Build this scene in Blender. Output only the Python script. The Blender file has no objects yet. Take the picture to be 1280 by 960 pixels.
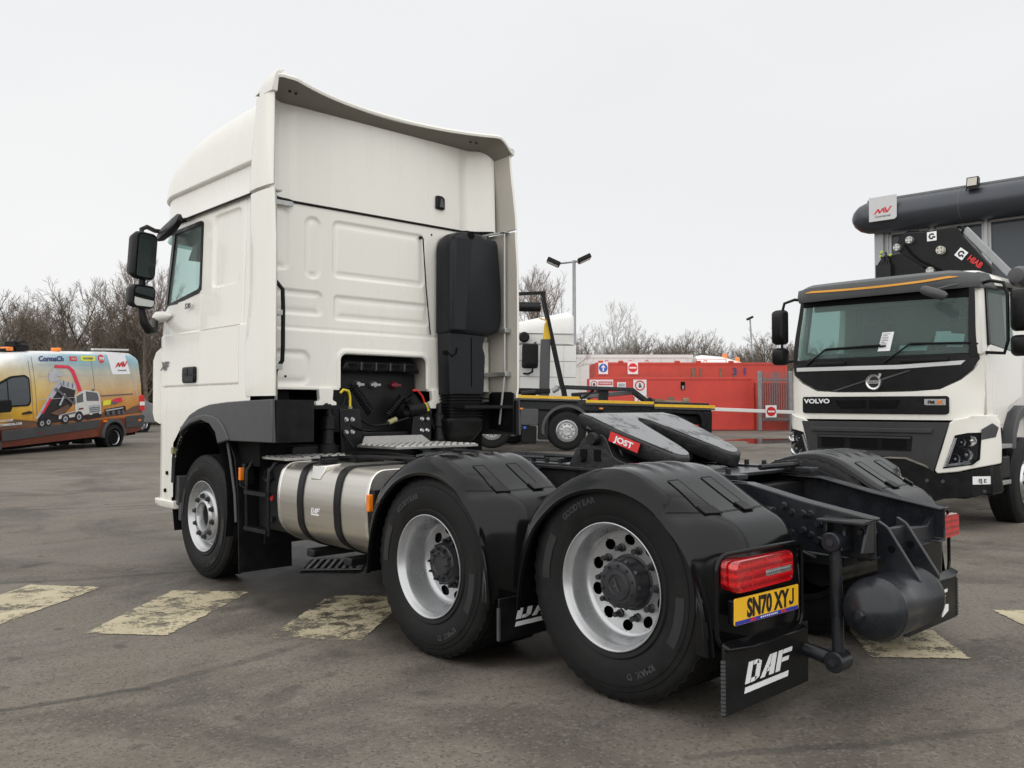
import bpy, bmesh, math, random
from math import sin, cos, pi, radians, sqrt, atan2, hypot
from mathutils import Vector, Matrix
random.seed(7)
S = bpy.context.scene
COL = S.collection

# ------------------------------------------------------------------ camera
CAM = Vector((-4.3417, -7.2328, 1.419))
YAW, PITCH, ROLL = 0.7514, 0.0257, 0.0013
FPX = 1084.47
cd = bpy.data.cameras.new('camera')
cam = bpy.data.objects.new('camera', cd)
COL.objects.link(cam)
cd.sensor_fit = 'HORIZONTAL'
cd.sensor_width = 36.0
cd.lens = 36.0 * FPX / 1280.0
cd.clip_start = 0.05
cd.clip_end = 3000
fw = Vector((sin(YAW) * cos(PITCH), cos(YAW) * cos(PITCH), sin(PITCH)))
cam.rotation_mode = 'QUATERNION'
cam.rotation_quaternion = (Matrix.Rotation(ROLL, 3, fw) @ fw.to_track_quat('-Z', 'Y').to_matrix()).to_quaternion()
cam.location = CAM
S.camera = cam
RX, RY = cos(YAW), -sin(YAW)      # ground direction to the right of the viewpoint
FX, FY = sin(YAW), cos(YAW)       # ground direction straight ahead


def place(right, ahead):
    """metres right of / ahead of the viewpoint -> world x, y"""
    return (CAM.x + right * RX + ahead * FX, CAM.y + right * RY + ahead * FY)


# ------------------------------------------------------------------ sky, sun, exposure
SUN_EL, SUN_AZ = radians(52), radians(238)     # azimuth clockwise from +Y
W = bpy.data.worlds.new('World')
S.world = W
W.use_nodes = True
nt = W.node_tree
bg = nt.nodes['Background']
sky = nt.nodes.new('ShaderNodeTexSky')
sky.sky_type = 'NISHITA'
sky.sun_disc = False
sky.sun_elevation = SUN_EL
sky.sun_rotation = SUN_AZ
sky.air_density = 1.0
sky.dust_density = 3.0
tc = nt.nodes.new('ShaderNodeTexCoord')
mp = nt.nodes.new('ShaderNodeMapping')
mp.inputs['Scale'].default_value = (1.0, 1.0, 3.0)
ns = nt.nodes.new('ShaderNodeTexNoise')
ns.inputs['Scale'].default_value = 1.1
ns.inputs['Detail'].default_value = 4
ns.inputs['Roughness'].default_value = 0.45
cr = nt.nodes.new('ShaderNodeValToRGB')
cr.color_ramp.elements[0].position = 0.3
cr.color_ramp.elements[0].color = (8.5, 8.62, 8.75, 1)
cr.color_ramp.elements[1].position = 0.75
cr.color_ramp.elements[1].color = (9.5, 9.5, 9.45, 1)
mx = nt.nodes.new('ShaderNodeMixRGB')
mx.inputs[0].default_value = 0.97               # closed cloud deck over the clear sky
nt.links.new(tc.outputs['Generated'], mp.inputs['Vector'])
nt.links.new(mp.outputs[0], ns.inputs['Vector'])
nt.links.new(ns.outputs['Fac'], cr.inputs[0])
nt.links.new(sky.outputs[0], mx.inputs[1])
nt.links.new(cr.outputs[0], mx.inputs[2])
nt.links.new(mx.outputs[0], bg.inputs['Color'])
bg.inputs['Strength'].default_value = 0.071
sl = bpy.data.lights.new('sun', 'SUN')
sl.energy = 1.5
sl.angle = radians(140)
sl.color = (1.0, 0.97, 0.92)
so = bpy.data.objects.new('sun', sl)
COL.objects.link(so)
sd = Vector((sin(SUN_AZ) * cos(SUN_EL), cos(SUN_AZ) * cos(SUN_EL), sin(SUN_EL)))
so.rotation_mode = 'QUATERNION'
so.rotation_quaternion = sd.to_track_quat('Z', 'Y')
so.location = (0, 0, 30)
S.view_settings.view_transform = 'Standard'
S.view_settings.look = 'None'
S.view_settings.exposure = 0.5
S.view_settings.gamma = 1.0
S.view_settings.use_curve_mapping = False


# ------------------------------------------------------------------ materials
MATS = {}


def N(nt, kind, **kw):
    n = nt.nodes.new(kind)
    for k, v in kw.items():
        if k in n.inputs:
            n.inputs[k].default_value = v
        else:
            setattr(n, k, v)
    return n


def mat(name, col, rough=0.5, metal=0.0, var=0.12, vscale=6.0, rvar=0.1, bump=0.0, bscale=60.0, coat=0.0,
        spec=None, dirt=0.0, dirtcol=(0.12, 0.10, 0.08), aniso=None, detail=5, dr=(0.5, 0.8)):
    """procedural principled material: colour and gloss broken up by noise"""
    m = bpy.data.materials.new(name)
    m.use_nodes = True
    t = m.node_tree
    p = t.nodes['Principled BSDF']
    p.inputs['Metallic'].default_value = metal
    tcn = N(t, 'ShaderNodeTexCoord')
    src = tcn.outputs['Object']
    if aniso:
        mpn = N(t, 'ShaderNodeMapping')
        mpn.inputs['Scale'].default_value = aniso
        t.links.new(src, mpn.inputs['Vector'])
        src = mpn.outputs[0]
    nz = N(t, 'ShaderNodeTexNoise', Scale=vscale, Detail=detail, Roughness=0.6)
    t.links.new(src, nz.inputs['Vector'])
    r = N(t, 'ShaderNodeValToRGB')
    r.color_ramp.elements[0].position = 0.3
    r.color_ramp.elements[1].position = 0.7
    r.color_ramp.elements[0].color = tuple(max(0, c * (1 - var)) for c in col) + (1,)
    r.color_ramp.elements[1].color = tuple(min(1, c * (1 + var)) for c in col) + (1,)
    t.links.new(nz.outputs['Fac'], r.inputs[0])
    colout = r.outputs[0]
    if dirt > 0:
        n2 = N(t, 'ShaderNodeTexNoise', Scale=vscale * 0.35, Detail=7, Roughness=0.7)
        t.links.new(src if aniso and not bump else tcn.outputs['Object'], n2.inputs['Vector'])
        r2 = N(t, 'ShaderNodeMapRange')
        r2.inputs['From Min'].default_value = dr[0]
        r2.inputs['From Max'].default_value = dr[1]
        r2.inputs['To Max'].default_value = dirt
        t.links.new(n2.outputs['Fac'], r2.inputs['Value'])
        m2 = N(t, 'ShaderNodeMixRGB')
        m2.inputs[2].default_value = dirtcol + (1,)
        t.links.new(r2.outputs[0], m2.inputs[0])
        t.links.new(colout, m2.inputs[1])
        colout = m2.outputs[0]
    t.links.new(colout, p.inputs['Base Color'])
    if rvar:
        mr = N(t, 'ShaderNodeMapRange')
        mr.inputs['To Min'].default_value = max(0.02, rough - rvar)
        mr.inputs['To Max'].default_value = min(1, rough + rvar)
        mr.inputs['From Min'].default_value = 0.3
        mr.inputs['From Max'].default_value = 0.7
        t.links.new(nz.outputs['Fac'], mr.inputs['Value'])
        t.links.new(mr.outputs[0], p.inputs['Roughness'])
    else:
        p.inputs['Roughness'].default_value = rough
    if bump:
        nb = N(t, 'ShaderNodeTexNoise', Scale=bscale, Detail=3)
        t.links.new(src, nb.inputs['Vector'])
        b = N(t, 'ShaderNodeBump')
        b.inputs['Strength'].default_value = bump
        b.inputs['Distance'].default_value = 0.01
        t.links.new(nb.outputs['Fac'], b.inputs['Height'])
        t.links.new(b.outputs[0], p.inputs['Normal'])
    if coat:
        p.inputs['Coat Weight'].default_value = coat
        p.inputs['Coat Roughness'].default_value = 0.06
    if spec is not None:
        p.inputs['Specular IOR Level'].default_value = spec
    MATS[name] = m
    return m


def glass(name, tint, alpha, rough=0.02, reflect_tone=0.05):
    """window glass: a tinted clear part mixed with a mirror-like reflection"""
    m = bpy.data.materials.new(name)
    m.use_nodes = True
    t = m.node_tree
    t.nodes.remove(t.nodes['Principled BSDF'])
    out = t.nodes['Material Output']
    tr = N(t, 'ShaderNodeBsdfTransparent')
    tr.inputs[0].default_value = tint + (1,)
    df = N(t, 'ShaderNodeBsdfPrincipled')
    df.inputs['Base Color'].default_value = tuple(c * reflect_tone for c in tint) + (1,)  # base tone raised to stand in for reflected sky and surroundings
    df.inputs['Roughness'].default_value = rough
    m1 = N(t, 'ShaderNodeMixShader')
    lw = N(t, 'ShaderNodeLayerWeight')
    lw.inputs['Blend'].default_value = 0.35
    mr = N(t, 'ShaderNodeMapRange')
    mr.inputs['To Min'].default_value = 1 - alpha
    mr.inputs['To Max'].default_value = min(1.0, 1.3 - alpha)
    t.links.new(lw.outputs['Facing'], mr.inputs['Value'])
    t.links.new(mr.outputs[0], m1.inputs[0])
    t.links.new(tr.outputs[0], m1.inputs[1])
    t.links.new(df.outputs[0], m1.inputs[2])
    t.links.new(m1.outputs[0], out.inputs['Surface'])
    MATS[name] = m
    return m


mat('white_paint', (0.82, 0.807, 0.75), 0.28, var=0.012, vscale=1.2, rvar=0.02, coat=0.5, detail=2, aniso=(4.0, 4.0, 0.5), dirt=0.045, dirtcol=(0.50, 0.46, 0.40), dr=(0.42, 0.85))
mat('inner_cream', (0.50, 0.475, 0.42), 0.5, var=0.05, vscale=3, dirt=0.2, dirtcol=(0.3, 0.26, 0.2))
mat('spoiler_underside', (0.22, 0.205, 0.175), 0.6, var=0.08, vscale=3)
mat('black_plastic', (0.008, 0.0083, 0.009), 0.38, var=0.3, vscale=9, bump=0.06, bscale=300, dirt=0.25, dirtcol=(0.026, 0.025, 0.023), spec=.2)
mat('satin_fender', (0.005, 0.0053, 0.006), 0.15, var=0.25, vscale=2.5, rvar=0.05, dirt=0.08, dirtcol=(0.02, 0.02, 0.02), spec=.26)
mat('grey_plastic', (0.055, 0.057, 0.062), 0.45, var=0.12, vscale=5, bump=0.05, bscale=350, dirt=0.3, dirtcol=(0.10, 0.095, 0.09))
mat('intake_plastic', (0.012, 0.0135, 0.017), 0.42, var=0.15, vscale=3, bump=0.04, bscale=260, spec=.24)
mat('chassis_paint', (0.015, 0.0175, 0.022), 0.28, var=0.25, vscale=7, rvar=0.1, bump=0.04, bscale=70, dirt=0.5, dirtcol=(0.045, 0.041, 0.036), dr=(.5, .7), spec=.36)
mat('dark_steel', (0.009, 0.0095, 0.011), 0.45, var=0.3, vscale=8, dirt=0.3, dirtcol=(0.03, 0.027, 0.024), spec=.3)
mat('void_black', (0.003, 0.003, 0.0034), 0.8, var=0.3, spec=.15)
mat('tyre_rubber', (0.0095, 0.0095, 0.010), 0.6, var=0.25, vscale=12, bump=0.08, bscale=240, dirt=0.3, dirtcol=(0.028, 0.0265, 0.024), spec=.22)
mat('tyre_letter', (0.034, 0.034, 0.036), 0.6, var=0.3, vscale=30)
mat('tyre_patch', (0.015, 0.015, 0.016), 0.55, var=0.2, vscale=20)
mat('silver_rim', (0.48, 0.49, 0.505), 0.30, metal=0.65, var=0.08, vscale=5, dirt=0.4, dirtcol=(0.2, 0.18, 0.16))
mat('alloy', (0.60, 0.61, 0.62), 0.25, metal=0.85, var=0.06, vscale=8, dirt=0.2, dirtcol=(0.2, 0.19, 0.18))
mat('hub_paint', (0.02, 0.0215, 0.026), 0.42, var=0.2, vscale=14, dirt=0.3, dirtcol=(0.07, 0.065, 0.06))
mat('brushed_tank', (0.60, 0.575, 0.53), 0.33, metal=0.92, var=0.06, vscale=3.0, rvar=0.05, aniso=(1, 0.15, 14), bump=0.02, bscale=30)
mat('tank_ring', (0.72, 0.70, 0.66), 0.25, metal=0.9, var=0.05)
mat('tread_plate', (0.42, 0.412, 0.40), 0.42, metal=0.7, var=0.12, vscale=20)
mat('zinc', (0.42, 0.43, 0.42), 0.38, metal=0.8, var=0.15, vscale=15)
mat('bolt_steel', (0.66, 0.66, 0.66), 0.28, metal=0.85, var=0.1)
mat('grease_steel', (0.20, 0.205, 0.21), 0.27, metal=0.3, var=0.12, vscale=15, bump=0.04, bscale=14, dirt=0.92, dirtcol=(0.018, 0.018, 0.02), dr=(.53, .585))
mat('fifth_side', (0.014, 0.0145, 0.016), 0.4, var=0.3, vscale=20, bump=0.3, bscale=40)
mat('white_print', (0.80, 0.81, 0.83), 0.45, var=0.03)
mat('black_print', (0.012, 0.012, 0.013), 0.45, var=0.1)
mat('grey_print', (0.10, 0.105, 0.12), 0.4, var=0.05)
mat('dark_red_print', (0.17, 0.015, 0.025), 0.4, var=0.05)
mat('chrome_print', (0.7, 0.7, 0.72), 0.2, metal=0.9, var=0.03)
mat('red_print', (0.62, 0.022, 0.022), 0.4, var=0.06)
mat('plate_yellow', (0.83, 0.47, 0.02), 0.4, var=0.04, vscale=10)
mat('plate_blue', (0.03, 0.04, 0.33), 0.4, var=0.05)
mat('amber_lens', (0.85, 0.22, 0.01), 0.2, var=0.1, vscale=20, coat=0.6)
mat('yellow_plastic', (0.66, 0.52, 0.03), 0.4, var=0.06)
mat('red_plastic', (0.55, 0.02, 0.02), 0.4, var=0.06)
mat('stripe_orange', (0.72, 0.33, 0.03), 0.4, var=0.05)
mat('lime_plastic', (0.42, 0.62, 0.03), 0.4, var=0.05)
mat('olive_plastic', (0.30, 0.28, 0.14), 0.5, var=0.1)
mat('bumper_grey', (0.028, 0.029, 0.031), 0.5, var=0.15, vscale=6, bump=0.05, bscale=200, dirt=0.3, dirtcol=(0.06, 0.057, 0.052))
mat('visor_grey', (0.095, 0.10, 0.105), 0.5, var=0.06, vscale=5)
mat('mirror_glass', (0.62, 0.66, 0.66), 0.04, metal=1.0, var=0.04, rvar=0)
mat('seat_fabric', (0.035, 0.038, 0.042), 0.9, var=0.3, vscale=25)
mat('cab_trim', (0.34, 0.36, 0.36), 0.8, var=0.1)
glass('cab_glass', (0.86, 0.96, 0.94), 0.92, reflect_tone=.3)
glass('dark_glass', (0.70, 0.84, 0.82), 0.80, reflect_tone=.32)
glass('lamp_glass', (0.9, 0.92, 0.95), 0.9)


mat('plain_white', (.80, .80, .78), .35, var=.03, vscale=2, coat=.3, dirt=.12, dirtcol=(.4, .38, .34))
mat('red_box', (.64, .066, .050), .5, var=.10, vscale=1.2, dirt=.32, dirtcol=(.30, .06, .035))
mat('red_box_rusty', (.50, .070, .05), .6, var=.14, vscale=1.6, dirt=.55, dirtcol=(.20, .06, .03))
mat('galvanised', (.30, .31, .32), .5, metal=.4, var=.15, vscale=6)
mat('steel_grey', (.17, .175, .18), .55, var=.12, vscale=5)
mat('chevron_yellow', (.72, .44, .02), .45, var=.12, vscale=8, dirt=.35, dirtcol=(.25, .17, .06))
mat('hook_yellow', (.80, .50, .02), .4, var=.08)
mat('rusty_steel', (.20, .14, .09), .7, var=.3, vscale=10)
mat('sign_blue', (.02, .13, .52), .4, var=.04)
mat('navy_print', (.05, .05, .22), .4, var=.04)
mat('lime_print', (.72, .72, .05), .4, var=.04)
mat('crane_red', (.66, .02, .07), .4, var=.1)
mat('silver_print', (.42, .44, .48), .45, var=.2, vscale=9)
mat('pale_print', (.62, .62, .60), .45, var=.1, vscale=9)
mat('mud_print', (.13, .07, .045), .5, var=.2, vscale=9)
mat('building_panel', (.36, .37, .39), .45, var=.05, vscale=2)
mat('frame_white', (.50, .51, .52), .4, var=.04)
mat('fascia_blue', (.060, .066, .078), .33, metal=.35, var=.06, vscale=2, rvar=.05)
mat('sign_panel', (.58, .585, .59), .4, var=.03)
glass('office_glass', (.50, .56, .62), .55, reflect_tone=.28)


def red_lens_material():
    m = bpy.data.materials.new('red_lens')
    m.use_nodes = True
    t = m.node_tree
    p = t.nodes['Principled BSDF']
    tcn = N(t, 'ShaderNodeTexCoord')
    v = N(t, 'ShaderNodeTexVoronoi', Scale=95.0)
    t.links.new(tcn.outputs['Object'], v.inputs['Vector'])
    r = N(t, 'ShaderNodeValToRGB')
    r.color_ramp.elements[0].color = (0.86, 0.012, 0.018, 1)
    r.color_ramp.elements[1].color = (0.50, 0.001, 0.004, 1)
    r.color_ramp.elements[1].position = 0.8
    t.links.new(v.outputs['Distance'], r.inputs[0])
    wv = N(t, 'ShaderNodeTexWave', Scale=9.0)
    wv.bands_direction = 'Z'
    t.links.new(tcn.outputs['Object'], wv.inputs['Vector'])
    mrw = N(t, 'ShaderNodeMapRange')
    mrw.inputs['To Min'].default_value = 0.45
    t.links.new(wv.outputs['Fac'], mrw.inputs['Value'])
    mmx = N(t, 'ShaderNodeMixRGB')
    mmx.blend_type = 'MULTIPLY'
    mmx.inputs[0].default_value = 1.0
    t.links.new(r.outputs[0], mmx.inputs[1])
    t.links.new(mrw.outputs[0], mmx.inputs[2])
    t.links.new(mmx.outputs[0], p.inputs['Base Color'])
    p.inputs['Roughness'].default_value = 0.12
    p.inputs['Coat Weight'].default_value = 1.0
    p.inputs['Coat Roughness'].default_value = 0.03
    b = N(t, 'ShaderNodeBump')
    b.inputs['Strength'].default_value = 0.08
    b.inputs['Distance'].default_value = 0.002
    t.links.new(v.outputs['Distance'], b.inputs['Height'])
    t.links.new(b.outputs[0], p.inputs['Normal'])
    MATS['red_lens'] = m


red_lens_material()


# ------------------------------------------------------------------ mesh helpers
class MB:
    """collects faces of one mesh object"""

    def __init__(self):
        self.v = []
        self.f = []

    def add(self, vs, fs):
        o = len(self.v)
        self.v += [tuple(a) for a in vs]
        self.f += [tuple(i + o for i in q) for q in fs]
        return self

    def box(self, x0, x1, y0, y1, z0, z1):
        vs = [(x0, y0, z0), (x1, y0, z0), (x1, y1, z0), (x0, y1, z0), (x0, y0, z1), (x1, y0, z1), (x1, y1, z1), (x0, y1, z1)]
        return self.add(vs, [(0, 3, 2, 1), (4, 5, 6, 7), (0, 1, 5, 4), (1, 2, 6, 5), (2, 3, 7, 6), (3, 0, 4, 7)])

    def hexa(self, b, t):
        """box from four bottom and four top corners"""
        return self.add(list(b) + list(t), [(0, 3, 2, 1), (4, 5, 6, 7), (0, 1, 5, 4), (1, 2, 6, 5), (2, 3, 7, 6), (3, 0, 4, 7)])

    def prism(self, poly, a, b, axis='x', frame=None):
        """extrude a 2D polygon along an axis: 'x' -> poly is (y,z); 'y' -> (x,z); 'z' -> (x,y)"""
        def P(p, t):
            return {'x': (t, p[0], p[1]), 'y': (p[0], t, p[1]), 'z': (p[0], p[1], t)}[axis]
        n = len(poly)
        vs = [P(p, a) for p in poly] + [P(p, b) for p in poly]
        fs = [tuple(range(n)), tuple(range(2 * n - 1, n - 1, -1))]
        fs += [(i, i + n, (i + 1) % n + n, (i + 1) % n) for i in range(n)]
        return self.add(vs, fs)

    def loft(self, secs, closed=True, caps=True):
        n = len(secs[0])
        vs = [p for s in secs for p in s]
        fs = []
        for k in range(len(secs) - 1):
            for i in range(n if closed else n - 1):
                j = (i + 1) % n
                fs.append((k * n + i, k * n + j, (k + 1) * n + j, (k + 1) * n + i))
        if caps and closed:
            fs.append(tuple(range(n - 1, -1, -1)))
            fs.append(tuple((len(secs) - 1) * n + i for i in range(n)))
        return self.add(vs, fs)

    def lathe(self, prof, n=48, c=(0, 0, 0), axis='x', closed=False):
        """profile of (offset along axis, radius)"""
        rings = []
        for (o, r) in prof:
            ring = []
            for i in range(n):
                a = 2 * pi * i / n
                u, w = r * cos(a), r * sin(a)
                ring.append({'x': (c[0] + o, c[1] + u, c[2] + w), 'y': (c[0] + u, c[1] + o, c[2] + w),
                             'z': (c[0] + u, c[1] + w, c[2] + o)}[axis])
            rings.append(ring)
        if closed:
            rings.append(rings[0])
        return self.loft(rings, True, False)

    def tube(self, pts, r, n=8, caps=True):
        pts = [Vector(p) for p in pts]
        rr = r if isinstance(r, (list, tuple)) else [r] * len(pts)
        secs = []
        up = None
        for i, p in enumerate(pts):
            d = (pts[min(i + 1, len(pts) - 1)] - pts[max(i - 1, 0)])
            if d.length < 1e-9:
                d = Vector((0, 0, 1))
            d.normalize()
            if up is None:
                up = Vector((0, 0, 1)) if abs(d.z) < 0.9 else Vector((1, 0, 0))
            a = d.cross(up)
            if a.length < 1e-6:
                a = d.cross(Vector((0, 1, 0)))
            a.normalize()
            b = a.cross(d).normalized()
            up = b
            secs.append([p + (a * cos(2 * pi * k / n) + b * sin(2 * pi * k / n)) * rr[i] for k in range(n)])
        return self.loft(secs, True, caps)

    def cyl(self, p0, p1, r, n=16):
        return self.tube([p0, p1], r, n)

    def bar(self, p0, p1, w, h, up=(0, 0, 1)):
        """rectangular bar between two points"""
        p0, p1 = Vector(p0), Vector(p1)
        d = (p1 - p0).normalized()
        a = d.cross(Vector(up)).normalized() * (w / 2)
        b = a.cross(d).normalized() * (h / 2)
        s = lambda p: [p - a - b, p + a - b, p + a + b, p - a + b]
        return self.loft([s(p0), s(p1)])

    def grid(self, fn, nu, nv):
        vs = [fn(i / nu, j / nv) for i in range(nu + 1) for j in range(nv + 1)]
        fs = [(i * (nv + 1) + j, (i + 1) * (nv + 1) + j, (i + 1) * (nv + 1) + j + 1, i * (nv + 1) + j + 1)
              for i in range(nu) for j in range(nv)]
        return self.add(vs, fs)

    def xform(self, M):
        self.v = [tuple(M @ Vector(p)) for p in self.v]
        return self

    def mirror_x(self):
        self.v = [(-x, y, z) for (x, y, z) in self.v]
        self.f = [tuple(reversed(q)) for q in self.f]
        return self


def tag(o, label=None, cat=None, group=None, kind=None):
    if label:
        o['label'] = label
    if cat:
        o['category'] = cat
    if group:
        o['group'] = group
    if kind:
        o['kind'] = kind
    return o


def islands(mb):
    """split a mesh collection into its separate pieces"""
    par = list(range(len(mb.v)))

    def find(a):
        while par[a] != a:
            par[a] = par[par[a]]
            a = par[a]
        return a
    for q in mb.f:
        r = find(q[0])
        for i in q[1:]:
            par[find(i)] = r
    parts = {}
    for q in mb.f:
        parts.setdefault(find(q[0]), []).append(q)
    out = []
    for fs in parts.values():
        m = MB()
        idx = {}
        for q in fs:
            t = []
            for i in q:
                if i not in idx:
                    idx[i] = len(m.v)
                    m.v.append(mb.v[i])
                t.append(idx[i])
            m.f.append(tuple(t))
        out.append(m)
    return out


def objs(name, mb, material, parent=None, **k):
    """one object per separate piece"""
    return [obj(name, m, material, parent, **k) for m in islands(mb)]


def obj(name, mb, material, parent=None, smooth=35, bevel=0, seg=2, solid=0, subsurf=0, fix=True):
    me = bpy.data.meshes.new(name)
    me.from_pydata(mb.v, [], mb.f)
    if fix:
        b = bmesh.new()
        b.from_mesh(me)
        bmesh.ops.remove_doubles(b, verts=b.verts, dist=1e-5)
        bmesh.ops.recalc_face_normals(b, faces=b.faces)
        b.to_mesh(me)
        b.free()
    me.materials.append(MATS[material] if isinstance(material, str) else material)
    if smooth:
        for p in me.polygons:
            p.use_smooth = True
        me.set_sharp_from_angle(angle=radians(smooth))
    o = bpy.data.objects.new(name, me)
    COL.objects.link(o)
    if parent:
        o.parent = parent
    if solid:
        md = o.modifiers.new('solid', 'SOLIDIFY')
        md.thickness = solid
        md.offset = 0
    if bevel:
        md = o.modifiers.new('bevel', 'BEVEL')
        md.width = bevel
        md.segments = seg
        md.limit_method = 'ANGLE'
        md.angle_limit = radians(40)
        md.harden_normals = False
    if subsurf:
        md = o.modifiers.new('sub', 'SUBSURF')
        md.levels = md.render_levels = subsurf
    return o


def empty(name, loc=(0, 0, 0), rz=0.0, parent=None, label=None, cat=None, group=None, ry=0.0):
    o = bpy.data.objects.new(name, None)
    COL.objects.link(o)
    o.location = loc
    o.rotation_euler = (0, ry, rz)
    o.empty_display_size = 0.2
    if parent:
        o.parent = parent
    tag(o, label, cat, group)
    return o


def rrect(x0, x1, y0, y1, r, n=5):
    """rounded rectangle outline"""
    pts = []
    for cx, cy, a0 in ((x1 - r, y0 + r, -90), (x1 - r, y1 - r, 0), (x0 + r, y1 - r, 90), (x0 + r, y0 + r, 180)):
        for i in range(n + 1):
            a = radians(a0 + 90 * i / n)
            pts.append((cx + r * cos(a), cy + r * sin(a)))
    return pts


def fillet(poly, rs, n=5):
    """round the corners of a 2D polygon; rs one radius or one per corner"""
    out = []
    m = len(poly)
    for i in range(m):
        p, a, b = Vector(poly[i]), Vector(poly[i - 1]), Vector(poly[(i + 1) % m])
        r = rs if isinstance(rs, (int, float)) else rs[i]
        da, db = (a - p), (b - p)
        r = min(r, da.length * 0.49, db.length * 0.49)
        if r < 1e-4:
            out.append(tuple(p))
            continue
        q0, q1 = p + da.normalized() * r, p + db.normalized() * r
        for k in range(n + 1):
            t = k / n
            out.append(tuple((1 - t) ** 2 * q0 + 2 * t * (1 - t) * p + t * t * q1))
    return out


def in_poly(x, y, poly):
    c = False
    j = len(poly) - 1
    for i in range(len(poly)):
        xi, yi = poly[i]
        xj, yj = poly[j]
        if (yi > y) != (yj > y) and x < (xj - xi) * (y - yi) / (yj - yi) + xi:
            c = not c
        j = i
    return c


def sd_rr(x, y, x0, x1, y0, y1, r):
    """signed distance to a rounded rectangle"""
    qx = abs(x - (x0 + x1) / 2) - (x1 - x0) / 2 + r
    qy = abs(y - (y0 + y1) / 2) - (y1 - y0) / 2 + r
    return hypot(max(qx, 0), max(qy, 0)) + min(max(qx, qy), 0) - r


def sst(a, b, x):
    t = max(0.0, min(1.0, (x - a) / (b - a)))
    return t * t * (3 - 2 * t)


def lerp(a, b, t):
    return a + (b - a) * t


def interp(tab, x):
    if x <= tab[0][0]:
        return tab[0][1]
    for (a, va), (b, vb) in zip(tab, tab[1:]):
        if x <= b:
            return lerp(va, vb, (x - a) / (b - a))
    return tab[-1][1]


def smooth_interp(tab, x):
    """Catmull-Rom through a table"""
    n = len(tab)
    if x <= tab[0][0]:
        return tab[0][1]
    if x >= tab[-1][0]:
        return tab[-1][1]
    for i in range(n - 1):
        if x <= tab[i + 1][0]:
            break
    x0, y0 = tab[i]
    x1, y1 = tab[i + 1]
    m0 = (y1 - tab[i - 1][1]) / (x1 - tab[i - 1][0]) if i > 0 else (y1 - y0) / (x1 - x0)
    m1 = (tab[i + 2][1] - y0) / (tab[i + 2][0] - x0) if i + 2 < n else (y1 - y0) / (x1 - x0)
    h = x1 - x0
    t = (x - x0) / h
    return (2 * t ** 3 - 3 * t * t + 1) * y0 + (t ** 3 - 2 * t * t + t) * h * m0 + (-2 * t ** 3 + 3 * t * t) * y1 + (t ** 3 - t * t) * h * m1


def frame_m(origin, xdir, ydir):
    X = Vector(xdir).normalized()
    Y = Vector(ydir)
    Y = (Y - X * Y.dot(X)).normalized()
    Z = X.cross(Y)
    M = Matrix((X, Y, Z)).transposed().to_4x4()
    M.translation = Vector(origin)
    return M


def text(name, s, size, M, material, parent, sx=1.0, bold=0.0, depth=0.0015, shear=0.0, align='CENTER'):
    """raised lettering as a mesh; size = capital height"""
    cu = bpy.data.curves.new('t', 'FONT')
    cu.body = s
    cu.size = size / 0.72
    cu.align_x = align
    cu.offset = min(bold, .05 * size)
    cu.extrude = depth
    cu.resolution_u = 3
    cu.shear = shear
    to = bpy.data.objects.new('t', cu)
    COL.objects.link(to)
    dg = bpy.context.evaluated_depsgraph_get()
    me = bpy.data.meshes.new_from_object(to.evaluated_get(dg))
    bpy.data.objects.remove(to)
    me.transform(M @ Matrix.Diagonal((sx, 1, 1, 1)))
    me.name = name
    me.materials.clear()
    me.materials.append(MATS[material])
    o = bpy.data.objects.new(name, me)
    COL.objects.link(o)
    if parent:
        o.parent = parent
    return o


def text_mb(s, size, M, bold=0.0, depth=0.001, sx=1.0):
    cu = bpy.data.curves.new('t', 'FONT')
    cu.body = s
    cu.size = size / 0.72
    cu.align_x = 'CENTER'
    cu.offset = min(bold, .05 * size)
    cu.extrude = depth
    cu.resolution_u = 2
    to = bpy.data.objects.new('t', cu)
    COL.objects.link(to)
    dg = bpy.context.evaluated_depsgraph_get()
    me = bpy.data.meshes.new_from_object(to.evaluated_get(dg))
    bpy.data.objects.remove(to)
    me.transform(M @ Matrix.Diagonal((sx, 1, 1, 1)))
    vs = [tuple(v.co) for v in me.vertices]
    fs = [tuple(p.vertices) for p in me.polygons]
    bpy.data.meshes.remove(me)
    return vs, fs


def flat(name, polys, M, material, parent, th=0.002):
    """flat print: polygons in the plane of M, raised by th"""
    mb = MB()
    for p in polys:
        n = len(p)
        a = [M @ Vector((q[0], q[1], 0)) for q in p]
        b = [M @ Vector((q[0], q[1], th)) for q in p]
        mb.add(a + b, [tuple(range(n - 1, -1, -1)), tuple(range(n, 2 * n))] + [(i, (i + 1) % n, (i + 1) % n + n, i + n) for i in range(n)])
    return obj(name, mb, material, parent, smooth=0, fix=False)


def disc(cx, cy, r, n=24, a0=0, a1=360):
    return [(cx + r * cos(radians(a0 + (a1 - a0) * i / n)), cy + r * sin(radians(a0 + (a1 - a0) * i / n))) for i in range(n if a1 - a0 == 360 else n + 1)]


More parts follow.
